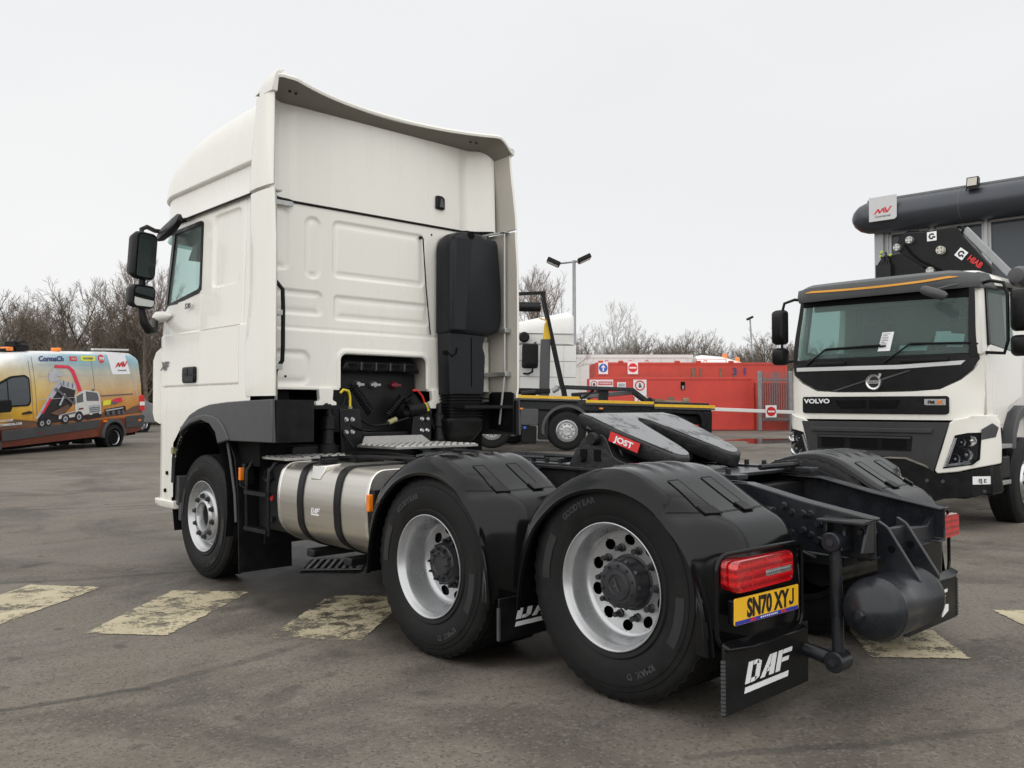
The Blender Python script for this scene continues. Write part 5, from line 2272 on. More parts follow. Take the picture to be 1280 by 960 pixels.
def tread_plate(x0, x1, y0, y1, z, nx, ny):
    mb = MB()
    mb.box(x0, x1, y0, y1, z - .02, z)
    b = obj('tread_plate', mb, 'tread_plate', TR, bevel=.003)
    m2 = MB()
    for i in range(nx):
        for j in range(ny):
            cx, cy = lerp(x0, x1, (i + .5) / nx), lerp(y0, y1, (j + .5) / ny)
            dx, dy = (x1 - x0) / nx * .38, (y1 - y0) / ny * .30
            m2.lathe([(0, .016), (.007, .013), (.007, .008), (-.001, .007)], 6, (cx, cy, z), 'z') if False else m2.hexa(
                [(cx - dx, cy - dy, z), (cx + dx, cy - dy, z), (cx + dx, cy + dy, z), (cx - dx, cy + dy, z)],
                [(cx - dx * .8, cy - dy * .6, z + .009), (cx + dx * .8, cy - dy * .6, z + .009), (cx + dx * .8, cy + dy * .6, z + .009), (cx - dx * .8, cy + dy * .6, z + .009)])
    s = obj('tread_stud', m2, 'tread_plate', b, smooth=0, fix=False)
    s['kind'] = 'stuff'
    m3 = MB()
    for i in range(nx):
        for j in range(ny):
            cx, cy = lerp(x0, x1, (i + .95) / nx), lerp(y0, y1, (j + .5) / ny)
            m3.box(cx - .006, cx + .006, cy - .02, cy + .02, z + .0005, z + .0025)
    s = obj('tread_hole', m3, 'void_black', b, smooth=0, fix=False)
    s['kind'] = 'stuff'
    return b


tread_plate(-1.13, -.42, -1.30, -.76, 1.03, 9, 6)
tread_plate(-.41, .42, -1.72, -1.16, 1.105, 12, 7)
mb = MB()
mb.hexa([(-.36, -1.16, 1.105), (.36, -1.16, 1.105), (.36, -1.15, 1.105), (-.36, -1.15, 1.105)], [(-.33, -1.155, 1.172), (.26, -1.155, 1.172), (.26, -1.145, 1.172), (-.33, -1.145, 1.172)])
obj('plate_upstand', mb, 'tread_plate', TR)
mb = MB()
for pts in ([(-.9, -1.3, 1.0), (-.7, -1.7, 1.04), (-.5, -2.1, 1.03), (-.45, -2.6, 1.05)], [(-.85, -1.35, 1.02), (-.75, -1.9, 1.05), (-.6, -2.3, 1.04), (-.5, -2.7, 1.06)], [(-.6, -1.3, 1.05), (-.55, -1.8, 1.06), (-.6, -2.2, 1.05)]):
    mb.tube(pts, .018, 6)
mb.box(-.80, -.55, -1.75, -1.60, 1.0, 1.05)
mb.box(-.66, -.46, -2.5, -2.2, .98, 1.04)
obj('cable_loom', mb, 'black_plastic', TR, smooth=40)
mb = MB()
mb.tube([(-.62, -2.25, 1.06), (-.55, -2.3, 1.08), (-.5, -2.42, 1.07)], .016, 6)
mb.tube([(-.58, -2.28, 1.06), (-.50, -2.4, 1.09)], .014, 6)
objs('cable_end', mb, 'chassis_paint', TR, smooth=40)
# long steel pipes along the frame top
mb = MB()
mb.tube([(-.2, -1.8, 1.06), (-.25, -2.8, 1.05), (-.3, -3.4, 1.07)], .02, 8)
mb.tube([(.1, -1.8, 1.06), (.1, -3.4, 1.07)], .018, 8)
mb.box(-.35, .35, -2.6, -2.45, 1.02, 1.05)
mb.box(-.42, .42, -3.05, -2.95, 1.02, 1.05)
mb.tube([(-.38, -2.4, 1.08), (-.38, -3.3, 1.09)], .012, 6)
obj('air_pipe', mb, 'chassis_paint', TR, smooth=40)

# ---------------------------------------------------------------- fifth wheel coupling
FW = empty('fifth_wheel', parent=TR)


def fw_z(y, x=0):
    return interp([(-4.33, 1.125), (-4.2, 1.18), (-3.9, 1.29), (-3.74, 1.352), (-3.64, 1.372), (-3.58, 1.362)], y)


def FW_OUT(sg):
    return [(sg * .0, -3.585), (sg * .40, -3.585), (sg * .435, -3.72), (sg * .42, -3.98), (sg * .34, -4.30), (sg * .22, -4.325), (sg * .15, -4.2), (sg * .05, -3.80), (sg * .0, -3.765)]


def fw_plate(sg):
    """one half of the forked plate: straight front, long tapered horn to the rear"""
    out = fillet(FW_OUT(sg), [0, .07, .08, .2, .06, .06, .1, .03, 0], 6)
    mb = MB()
    secs = []
    c = Vector((sg * .24, -3.92))
    for (dz, k) in ((-.10, .90), (-.085, .955), (-.05, .985), (-.012, 1.0), (-.004, .995), (0.0, .98)):
        row = []
        for p in out:
            q = c + (Vector(p) - c) * k
            if abs(p[0]) < 1e-6:
                q.x = 0.0
            if abs(p[0]) > .3 or p[1] < -4.1:
                extra = -.012 * (1 - sst(.0, .012, -dz)) * 0
            row.append((q.x, q.y, fw_z(q.y) + dz))
        secs.append(row)
    mb.loft(secs, True, True)
    return mb


mb = fw_plate(-1)
m2 = fw_plate(1)
mb.add(m2.v, m2.f)
# centre bridge
bm_ = bmesh.new()
fp = obj('coupling_plate', mb, 'fifth_side', FW, smooth=40)
for sg in (-1, 1):
    tp = fillet([(p[0] if abs(p[0]) < .001 else p[0] - sg * .014 * (1 if abs(p[0]) > .2 else -1), p[1] + (.014 if p[1] < -4.2 else -.014 if p[1] > -3.61 else 0)) for p in FW_OUT(sg)], [0, .07, .08, .2, .06, .06, .1, .03, 0], 6)
    obj('bearing_face', skin(tp, lambda u, w, d: (u, w, fw_z(w) + d), .004, .05, .0015), 'grease_steel', FW, smooth=30)
mb = MB()
for sg in (-1, 1):
    rows = []
    for k in range(15):
        y = lerp(-3.70, -4.22, k / 14)
        xo = interp([(-4.3, .31), (-3.98, .40), (-3.70, .415)], y)
        rows.append([(sg * xo, y, fw_z(y) - .02), (sg * (xo + .012), y, fw_z(y) - .075), (sg * (xo - .02), y, fw_z(y) - .115), (sg * (xo - .06), y, fw_z(y) - .10)])
    mb.loft(rows)
objs('plate_skirt', mb, 'fifth_side', FW, smooth=40)
JM_a, JM_b = Vector((-.424, -3.90, 1.243)), Vector((-.40, -4.09, 1.178))
xd = (JM_b - JM_a).normalized()
JM = frame_m((JM_a + JM_b) / 2 + Vector((-.016, 0, 0)), xd, (0, .12, 1))
J = flat('maker_label', [[(-.105, -.029), (.105, -.029), (.105, .029), (-.105, .029)]], JM, 'red_print', FW, .003)
text('label_lettering', 'JOST', .034, JM @ Matrix.Translation((0, -.017, .0035)), 'white_print', J, sx=1.25, bold=.005, depth=.0006)
for sg in (-1, 1):
    mb = MB()
    mb.prism(fillet([(-3.55, 1.02), (-3.60, 1.12), (-3.68, 1.22), (-3.76, 1.27), (-3.86, 1.24), (-3.92, 1.12), (-4.10, 1.06), (-4.12, 1.02)], .03, 3), sg * .36, sg * .44, 'x')
    b_ = obj('pedestal', mb, 'fifth_side', FW, bevel=.012)
    mb = MB()
    mb.lathe([(-.06, 0), (-.06, .035), (-.05, .04), (.05, .04), (.06, .035), (.06, 0)], 14, (sg * .43, -3.79, 1.225), 'x')
    mb.lathe([(-.045, 0), (-.045, .02), (.045, .02), (.045, 0)], 8, (sg * .43, -3.68, 1.10), 'x')
    mb.lathe([(-.045, 0), (-.045, .02), (.045, .02), (.045, 0)], 8, (sg * .43, -4.0, 1.07), 'x')
    objs('pivot_pin', mb, 'dark_steel', FW, smooth=30)
    mb = MB()
    for yy in (-3.69, -3.80):
        mb.box(*sorted((sg * .445, sg * .44)), yy - .025, yy + .025, 1.09, 1.16)
    objs('pedestal_hole', mb, 'void_black', b_)
mb = MB()
mb.box(-.36, .36, -3.92, -3.62, 1.05, 1.19)
mb.box(-.18, .18, -4.05, -3.62, 1.07, 1.15)
obj('lock_body', mb, 'fifth_side', FW, bevel=.02)
mb = MB()
mb.box(-.46, .46, -4.6, -3.3, 1.03, 1.05)
for x in (-.38, .38):
    mb.box(x - .05, x + .05, -4.75, -3.15, 1.035, 1.062)
obj('mounting_plate', mb, 'chassis_paint', FW, bevel=.004)
mb = MB()
for x in (-.38, .38):
    for y in (-3.2, -3.32, -3.44, -4.3, -4.42, -4.54, -4.66):
        mb.lathe([(.03, 0), (.03, .014), (.004, .015), (0, .022)], 8, (x, y, 1.06), 'z')
objs('mounting_bolt', mb, 'dark_steel', FW, smooth=30)
mb = MB()
mb.tube([(.40, -4.62, 1.075), (.2, -4.66, 1.08), (.0, -4.62, 1.075)], .016, 8)
for k in range(4):
    mb.lathe([(.05, 0), (.05, .015), (0, .018)], 8, (.30 + .035 * k, -4.62, 1.05), 'z')
obj('release_lever', mb, 'dark_steel', FW, smooth=30)
def truck_wheel(parent, x, y, z, out, R=.52, w=.3, convex=True, rim='alloy', n=48):
    """simple road wheel; out = direction (+1/-1 along local x or y) given as unit vector"""
    W_ = empty('wheel', (x, y, z), parent=parent)
    ax = 'x' if abs(out[0]) > .5 else 'y'
    s = out[0] if ax == 'x' else out[1]
    prof = [(.0, .292), (.012, .31), (.006, .34), (.012, R - .1), (.006, R - .05), (-.012, R - .02), (-.035, R), (-.035 - .04, R), (-.08, R - .012), (-.09, R), (-w / 2 - .005, R), (-w / 2, R - .012), (-w / 2 + .005 - .02, R), (-w + .09, R), (-w + .035, R), (-w, R - .06), (-w, .29)]
    k = R / .52
    mk = lambda P: [(o * s, r) for o, r in P]
    t = MB().lathe(mk(prof), n, axis=ax)
    obj('tyre', t, 'tyre_rubber', W_, smooth=30)
    if convex:
        rp = [(-.005, .29), (.004, .298), (-.004, .292), (-.03, .262), (-.07, .25), (-.07, .243), (.0, .222), (.012, .21), (.012, .15), (.03, .14), (.032, .11), (-.05, .10), (-.05, 0)]
    else:
        rp = [(-.005, .29), (.004, .298), (-.004, .292), (-.03, .27), (-.12, .255), (-.135, .23), (-.135, .15), (-.06, .12), (-.04, .10), (-.04, 0)]
    rp = [(o, r * k) for o, r in rp]
    rm = obj('rim', MB().lathe(mk(rp), n, axis=ax), rim, W_, smooth=30)
    mb = MB()
    for q in range(10):
        a = 2 * pi * q / 10
        c_ = .178 * k
        o = (.0, c_ * cos(a), c_ * sin(a)) if ax == 'x' else (c_ * cos(a), 0, c_ * sin(a))
        base = .012 if convex else -.135
        mb.lathe([((base + .028) * s, 0), ((base + .028) * s, .014 * k), (base * s, .018 * k)], 8, o, ax)
    w_ = obj('wheel_nut', mb, 'hub_paint', W_)
    w_['kind'] = 'stuff'
    return W_


# ------------------------------------------------------------------ the tipper-crane truck facing us on the right
VT = empty('crane_truck', place(4.43, 10.59) + (-.048,), -YAW - .8216, label='cream cab-over truck with dark visor and folded crane, facing us on the right', cat='truck')


def vf(u, w, d):
    """front of the cab: bowed in plan, screen leaning back"""
    y = .10 * abs(u / 1.15) ** 3 + .05 * sst(1.9, 2.95, w) + .10 * sst(2.1, 3.0, w)
    if abs(u) > 1.12:
        y += (abs(u) - 1.12) * 1.6
    return (u, y - d, w)


def vface(name, poly, material, th=.02, off=0.0, parent=None, bevel=.006, smooth=40):
    return obj(name, skin(poly, vf, th, .12, off), material, parent or VT, smooth=smooth, bevel=bevel)


def mir(poly):
    """complete a half outline (u >= 0, from the centre line outwards and back) symmetrically"""
    return poly + [(-u, w) for u, w in reversed(poly) if u > 1e-6]


# core of the cab
mb = MB()
secs = []
for (z, w, y0, y1) in ((.95, 1.12, .22, 1.85), (1.9, 1.15, .16, 1.85), (2.06, 1.15, .2, 1.85)):
    secs.append([(p[0], p[1], z) for p in rrect(-w, w, y0, y1, .12, 4)])
mb.loft(secs)
obj('cab_body', mb, 'white_paint', VT, smooth=40)
mb = MB()
secs = []
for (z, w, y0, y1) in ((2.86, 1.10, .25, 1.85), (2.98, 1.09, .3, 1.85), (3.06, 1.02, .42, 1.80), (3.09, .9, .6, 1.7)):
    secs.append([(p[0], p[1], z) for p in rrect(-w, w, y0, y1, .14, 4)])
mb.loft(secs)
obj('cab_roof', mb, 'white_paint', VT, smooth=50)
for sg in (-1, 1):
    mb = MB()
    mb.hexa([(sg * 1.15, .20, 2.05), (sg * 1.05, .14, 2.05), (sg * 1.05, .24, 2.05), (sg * 1.15, .40, 2.05)], [(sg * 1.09, .36, 2.9), (sg * 1.03, .30, 2.9), (sg * 1.03, .38, 2.9), (sg * 1.09, .50, 2.9)])
    obj('front_pillar', mb, 'white_paint', VT, bevel=.02)
    mb = MB()
    mb.hexa([(sg * 1.15, 1.35, 2.05), (sg * 1.05, 1.35, 2.05), (sg * 1.05, 1.85, 2.05), (sg * 1.15, 1.85, 2.05)], [(sg * 1.09, 1.33, 2.9), (sg * 1.0, 1.33, 2.9), (sg * 1.0, 1.85, 2.9), (sg * 1.09, 1.85, 2.9)])
    obj('rear_pillar', mb, 'white_paint', VT, bevel=.01)
    # door with window
    mb = MB()
    mb.prism(fillet([(.30, 1.28), (.42, 1.24), (.78, 1.24), (1.02, 1.45), (1.5, 1.58), (1.5, 2.10), (.44, 2.18), (.30, 2.0)], .03, 3), sg * 1.165, sg * 1.13, 'x')
    d_ = obj('door', mb, 'white_paint', VT, bevel=.008)
    mb = MB()
    mb.hexa([(sg * 1.145, .46, 2.18), (sg * 1.138, .46, 2.18), (sg * 1.138, 1.38, 2.10), (sg * 1.145, 1.38, 2.10)], [(sg * 1.085, .54, 2.85), (sg * 1.08, .54, 2.85), (sg * 1.08, 1.36, 2.88), (sg * 1.085, 1.36, 2.88)])
    obj('door_window', mb, 'cab_glass', VT, smooth=0)
    mb = MB()
    mb.bar((sg * 1.145, .44, 2.17), (sg * 1.145, 1.4, 2.09), .03, .05)
    mb.bar((sg * 1.09, .52, 2.87), (sg * 1.09, 1.4, 2.90), .03, .05)
    mb.bar((sg * 1.145, .44, 2.17), (sg * 1.09, .52, 2.87), .03, .06, (0, 1, 0))
    obj('window_frame', mb, 'black_plastic', VT)
    mb = MB()
    mb.prism([(.85, .95), (.92, 1.2), (1.06, 1.38), (1.3, 1.47), (1.6, 1.47), (1.9, 1.38), (1.95, 1.30), (1.85, 1.30), (1.6, 1.36), (1.3, 1.36), (1.12, 1.28), (1.0, 1.12), (.95, .95)], sg * 1.26, sg * .95, 'x')
    obj('wheel_arch', mb, 'grey_plastic', VT, bevel=.015)
    mb = MB()
    mb.box(*sorted((sg * 1.13, sg * .7)), .45, .92, .60, 1.22)
    mb.box(*sorted((sg * 1.24, sg * .9)), .50, .80, .62, .88)
    obj('step_box', mb, 'black_plastic', VT, bevel=.02)
    for (z, a, b) in ((.60, .47, .80), (1.02, .4, .86)):
        mb = MB()
        mb.box(*sorted((sg * 1.25, sg * 1.0)), a, b, z - .05, z)
        obj('step', mb, 'tread_plate', VT, bevel=.006)
    truck_wheel(VT, sg * 1.24, 1.40, .54, (sg, 0), .54)
    for yy in (5.2, 6.57):
        truck_wheel(VT, sg * 1.24, yy, .52, (sg, 0), .52, convex=False)
mb = MB()
mb.box(-1.04, 1.04, .4, 1.8, 1.98, 2.07)
mb.hexa([(-1.0, .2, 2.0), (1.0, .2, 2.0), (1.0, .6, 2.0), (-1.0, .6, 2.0)], [(-1.0, .26, 2.10), (1.0, .26, 2.10), (1.0, .6, 2.16), (-1.0, .6, 2.16)])
obj('dashboard', mb, 'seat_fabric', VT, bevel=.02)
mb = MB()
mb.box(-1.08, 1.08, 1.78, 1.82, 2.0, 2.9)
mb.box(-1.05, 1.05, .36, 1.8, 2.84, 2.88)
mb.box(-1.0, 1.0, .42, .5, 2.72, 2.84)
objs('inner_panel', mb, 'cab_trim', VT)
for sx in (-.6, .55):
    mb = MB()
    mb.box(sx - .24, sx + .24, 1.0, 1.5, 2.0, 2.2)
    mb.box(sx - .22, sx + .22, 1.45, 1.6, 2.2, 2.6)
    mb.box(sx - .13, sx + .13, 1.47, 1.57, 2.62, 2.78)
    obj('seat', mb, 'seat_fabric', VT, bevel=.04)
mb = MB()
mb.tube([(-.6 + 1.2 + .0 + .2 * cos(a), .72 + .06 * sin(a), 2.26 + .16 * sin(a)) for a in [2 * pi * k / 20 for k in range(21)]], .014, 6)
obj('steering_wheel', mb, 'black_plastic', VT)

# windscreen and its surrounds
wsp = [(-1.04, 2.07), (1.06, 2.07), (1.10, 2.12), (1.06, 2.80), (-1.02, 2.80), (-1.07, 2.12)]
vface('windscreen', wsp, 'dark_glass', .006, .0, bevel=0)
for sg in (-1, 1):
    vface('screen_edge', [(sg * 1.14, 2.02), (sg * 1.06, 2.02), (sg * 1.02, 2.84), (sg * 1.08, 2.84)], 'black_plastic', .014, .004)
vface('screen_header', [(-1.03, 2.76), (1.04, 2.72), (1.04, 2.86), (-1.03, 2.86)], 'void_black', .004, .008, bevel=0)
# roof visor with its orange stripe
mb = MB()
rows = []
for k in range(25):
    u = lerp(-1.13, 1.13, k / 24)
    e = sst(.86, 1.13, abs(u))
    yb = vf(u, 2.84, 0)[1] - .10 + .10 * e
    yt_ = vf(u, 3.02, 0)[1] - .14 + .12 * e
    rows.append([(u, yb + .10, 2.83), (u, yb, 2.82 + .02 * e), (u, (yb + yt_) / 2 - .03, 2.90), (u, yt_, 3.0 - .0 * e), (u, yt_ + .06, 3.04 - .04 * e), (u, yt_ + .3, 3.05 - .04 * e), (u, yb + .3, 2.9)])
mb.loft(rows)
vs_ = obj('roof_visor', mb, 'visor_grey', VT, smooth=40)
for sg in (-1, 1):
    mb = MB()
    mb.hexa([(sg * 1.14, .30, 2.83), (sg * 1.05, .28, 2.83), (sg * 1.05, .85, 2.86), (sg * 1.13, .85, 2.86)], [(sg * 1.13, .34, 3.0), (sg * 1.05, .30, 3.03), (sg * 1.05, .62, 3.05), (sg * 1.11, .62, 3.02)])
    obj('visor_end', mb, 'visor_grey', vs_, bevel=.03)


def visor_pt(u, w, d):
    e = sst(.86, 1.13, abs(u))
    yb = vf(u, 2.84, 0)[1] - .10 + .10 * e
    yt_ = vf(u, 3.02, 0)[1] - .14 + .12 * e
    t = (w - 2.82) / .18
    y = lerp(yb, yt_, t) - .03 * (1 - abs(2 * t - 1)) - d
    return (u, y, w)


st_ = []
for k in range(21):
    u = lerp(-.93, .95, k / 20)
    st_.append((u, 2.925 + .03 * (u / .95) ** 2 - .02 + (.02 if u > .6 else 0) * (u - .6) * 2))
poly = [(u, w) for u, w in st_] + [(u, w + .028 * min(1, (1 - abs(u) / .96) * 8 + .1)) for u, w in reversed(st_)]
rows = []
for k in range(21):
    u, w = st_[k]
    t_ = .026 * min(1, (1 - abs(u) / .96) * 8 + .12)
    rows.append([visor_pt(u, w, .012), visor_pt(u, w + t_, .012), visor_pt(u, w + t_, .002), visor_pt(u, w, .002)])
mb = MB()
mb.loft(rows)
obj('visor_stripe', mb, 'stripe_orange' if 'stripe_orange' in MATS else 'amber_lens', vs_, smooth=0)

# white front: corners and grille surround
cur = [(1.16, 1.97), (1.11, 1.87), (.98, 1.76), (.76, 1.655), (.45, 1.635), (.2, 1.632), (0, 1.632)]
wfront = [(-1.17, 1.30), (1.17, 1.30), (1.18, 1.6), (1.17, 2.0)] + cur + [(-u, w) for u, w in reversed(cur) if u > 0]
wfront = [(-1.17, 1.30), (1.17, 1.30), (1.18, 1.6)] + cur + [(-u, w) for u, w in reversed(cur) if u > 0] + [(-1.18, 1.6)]
vface('front_panel', wfront, 'white_paint', .03, 0)
cc = [(1.145, 2.06), (1.15, 2.0), (1.10, 1.885), (.97, 1.775), (.75, 1.668), (.45, 1.648), (.0, 1.645)]
blk = cc + [(-u, w) for u, w in reversed(cc) if u > 0]
vface('black_front_panel', blk, 'black_plastic', .022, 0)
vface('silver_strip', [(-1.06, 1.915), (.3, 1.905), (.98, 1.935), (1.03, 1.985), (.3, 1.955), (-1.06, 1.965)], 'sign_panel', .012, .022, bevel=.003)
for a in ((-1.2, -.3), (.1, .8)):
    pass
vface('diagonal_bar', [(-.55, 1.655), (-.48, 1.655), (.10, 1.83), (.06, 1.83)], 'grey_plastic', .008, .022, bevel=0)
vface('diagonal_bar', [(.10, 1.80), (.10, 1.775), (.45, 1.885), (.40, 1.885)], 'grey_plastic', .008, .022, bevel=0)
VFM = lambda u, w, d: Matrix(((1, 0, 0, vf(u, w, d)[0]), (0, 0, -1, vf(u, w, d)[1]), (0, 1, 0, w), (0, 0, 0, 1)))
mb = MB()
mb.lathe([(-.01, .062), (-.02, .068), (-.03, .08), (-.03, .09), (-.015, .098), (0, .098)], 36, (0, -.022, 1.755), 'y')
em = obj('emblem', mb, 'chrome_print', VT, smooth=40)
mb = MB()
mb.lathe([(0, .06), (-.004, .06), (-.004, 0)], 24, (0, -.03, 1.755), 'y')
mb2 = MB()
mb2.prism([(-.09, 1.737), (.09, 1.737), (.09, 1.775), (-.09, 1.775)], -.047, -.040, 'y')
obj('emblem_field', mb, 'black_print', em)
obj('emblem_bar', mb2, 'chrome_print', em)
mb = MB()
mb.prism([(.055, 1.80), (.07, 1.80), (.10, 1.83), (.10, 1.86), (.07, 1.86), (.07, 1.84)], -.047, -.035, 'y')
obj('emblem_arrow', mb, 'chrome_print', em)
text('emblem_lettering', 'VOLVO', .026, VFM(0, 1.743, .0485), 'grey_print', em, sx=1.1, bold=.002)
# upper grille
gr = vface('grille_panel', [(-.96, 1.395), (-.94, 1.375), (.83, 1.365), (.86, 1.39), (.86, 1.56), (.84, 1.58), (-.94, 1.585), (-.96, 1.57)], 'black_plastic', .02, .03)
for (a, b) in ((-.50, -.09), (-.05, .33)):
    vface('grille_slot', [(a + (.08 if a < -.3 else 0), 1.435), (b - (.05 if b > .2 else 0), 1.435), (b, 1.535), (a, 1.535)], 'void_black', .003, .05, parent=gr, bevel=0)
    for k in range(4):
        w = 1.45 + .022 * k
        vface('grille_bar', [(a + .07, w), (b - .05, w), (b - .05, w + .008), (a + .07, w + .008)], 'black_plastic', .006, .052, parent=gr, bevel=0)
text('maker_name', 'VOLVO', .055, VFM(-.72, 1.502, .095), 'white_print', gr, sx=1.35, bold=.004)
vface('model_badge', [(.60, 1.475), (.83, 1.475), (.83, 1.545), (.60, 1.545)], 'zinc', .004, .05, parent=gr, bevel=0)
text('badge_lettering', 'FM', .04, VFM(.675, 1.489, .062), 'black_print', gr, sx=1.1, bold=.003)
text('badge_lettering', 'X', .046, VFM(.765, 1.487, .062), 'amber_lens', gr, sx=1.4, bold=.005)
# dark gap and bumper
vface('bumper_gap', [(-1.1, 1.24), (1.12, 1.24), (1.1, 1.40), (-1.1, 1.40)], 'void_black', .004, -.06, bevel=0)
vface('gap_pipe', [(-.6, 1.32), (.7, 1.31), (.7, 1.33), (-.6, 1.34)], 'dark_steel', .03, -.03)
bmp = [(-.97, 1.275), (.87, 1.275), (.72, .72), (.61, .79), (.40, .86), (-.40, .86), (-.61, .79), (-.82, .72)]
bp = vface('bumper_centre', [(-.95, 1.275), (.87, 1.275), (.78, .98), (.70, .70), (.62, .78), (.40, .86), (-.40, .86), (-.62, .78), (-.78, .70), (-.87, .98)], 'bumper_grey', .05, .04, bevel=.02)
vface('bumper_ledge', [(-.80, 1.15), (.70, 1.15), (.70, 1.20), (-.80, 1.20)], 'bumper_grey', .03, .09, parent=bp)
vface('bumper_recess', [(-.72, .93), (.46, .93), (.48, 1.11), (-.72, 1.11)], 'black_plastic', .003, .088, parent=bp, bevel=0)
for (a, b) in ((-.66, -.36), (-.28, .06), (.12, .41)):
    vface('bumper_slot', [(a, .955), (b, .955), (b, 1.07), (a, 1.07)], 'void_black', .003, .092, parent=bp, bevel=0)
vface('bumper_bar', [(-.70, 1.075), (.46, 1.075), (.46, 1.10), (-.70, 1.10)], 'bumper_grey', .012, .093, parent=bp)
vface('skid_plate', [(-.78, .66), (-.60, .76), (-.38, .84), (.38, .84), (.60, .76), (.78, .66), (.85, .42), (.7, .36), (-.7, .36), (-.85, .42)], 'black_plastic', .02, .06, bevel=.01)
vface('lower_bumper', [(.68, .66), (.95, .70), (1.28, .79), (1.30, .50), (1.1, .44), (.80, .40)], 'black_plastic', .03, .05, bevel=.015)
vface('lower_bumper', [(-.68, .66), (-.95, .70), (-1.28, .79), (-1.30, .50), (-1.1, .44), (-.80, .40)], 'black_plastic', .03, .05, bevel=.015)
mb = MB()
mb.box(1.05, 1.24, .20, .55, .45, .78)
mb.box(-1.24, -1.05, .20, .55, .45, .78)
mb.box(-1.0, 1.0, .1, .5, .40, .7)
objs('bumper_return', mb, 'black_plastic', VT, bevel=.02)
for sg in (-1, 1):
    wc = [(.87, 1.27), (.92, 1.31), (1.10, 1.345), (1.24, 1.37), (1.28, 1.30), (1.29, 1.0), (1.285, .81), (.95, .715), (.74, .685), (.71, .72), (.79, .98)]
    cw = vface('bumper_corner', [(sg * u, w) for u, w in wc], 'white_paint', .05, .03, bevel=.02)
    mb = MB()
    mb.box(*sorted((sg * 1.235, sg * 1.16)), .30, .52, .80, 1.36)
    obj('corner_return', mb, 'white_paint', cw, bevel=.015)
    hl = [(.93, 1.13), (1.06, 1.16), (1.17, 1.165), (1.155, .86), (1.10, .80), (.80, .745)]
    hp = [(sg * u, w) for u, w in hl]
    h_ = vface('headlamp', hp, 'void_black', .006, .078, bevel=0)
    h2 = [(.945, 1.115), (1.06, 1.145), (1.155, 1.15), (1.14, .87), (1.09, .815), (.825, .765)]
    for (u, w, r) in ((1.09, 1.07, .062), (.995, 1.05, .05), (1.04, .91, .075), (.93, .86, .06)):
        p0 = vf(sg * u, w, .084)
        mb = MB()
        mb.lathe([(.0, r), (-.008, r), (.004, r * .85), (.010, r * .3), (-.004, r * .22), (-.006, 0)], 20, p0, 'y')
        obj('lamp_reflector', mb, 'chrome_print', h_, smooth=30)
    vface('lamp_strip', [(sg * .81, .765), (sg * 1.09, .812), (sg * 1.07, .84), (sg * .86, .80), (sg * .955, 1.10), (sg * .93, 1.10)], 'tank_ring', .006, .085, parent=h_, bevel=0)
    vface('lamp_cover', [(sg * u, w) for u, w in h2], 'lamp_glass', .003, .096, parent=h_, bevel=0)
    vface('fog_panel', [(sg * 1.165, 1.08), (sg * 1.26, 1.11), (sg * 1.28, 1.22), (sg * 1.24, 1.27), (sg * 1.17, 1.20)], 'grey_plastic', .02, .075)
text('approval_mark', '[E] E', .04, VFM(1.17, .605, .12), 'black_print', VT, bold=.002)
vface('approval_plate', [(1.10, .58), (1.24, .58), (1.24, .67), (1.10, .67)], 'white_print', .003, .080, bevel=0)
for (u, w) in ((.80, .60), (.63, .60), (1.18, .50), (-.63, .6)):
    mb = MB()
    mb.lathe([(-.006, 0), (-.006, .02), (.004, .022)], 10, vf(u, w, .085), 'y')
    obj('bumper_bolt', mb, 'grey_plastic', VT)
# wipers
for pts in ([(-.91, 1.99), (-.62, 2.19), (.08, 2.205)], [(.12, 1.985), (.44, 2.205), (1.08, 2.185)]):
    mb = MB()
    mb.tube([vf(u, w, .035) for u, w in pts], .012, 6)
    a, b = pts[1], pts[2]
    mb.bar(vf(a[0] - .05, a[1] - .012, .018), vf(b[0] + .06, b[1] - .012, .018), .02, .02)
    obj('wiper', mb, 'black_plastic', VT)
for (u0, u1) in ((-.80, -.36), (.32, .86)):
    vface('wiper_cowl', [(u0, 1.985), (u1, 1.985), (u1, 2.02), (u0, 2.02)], 'black_plastic', .03, .022)
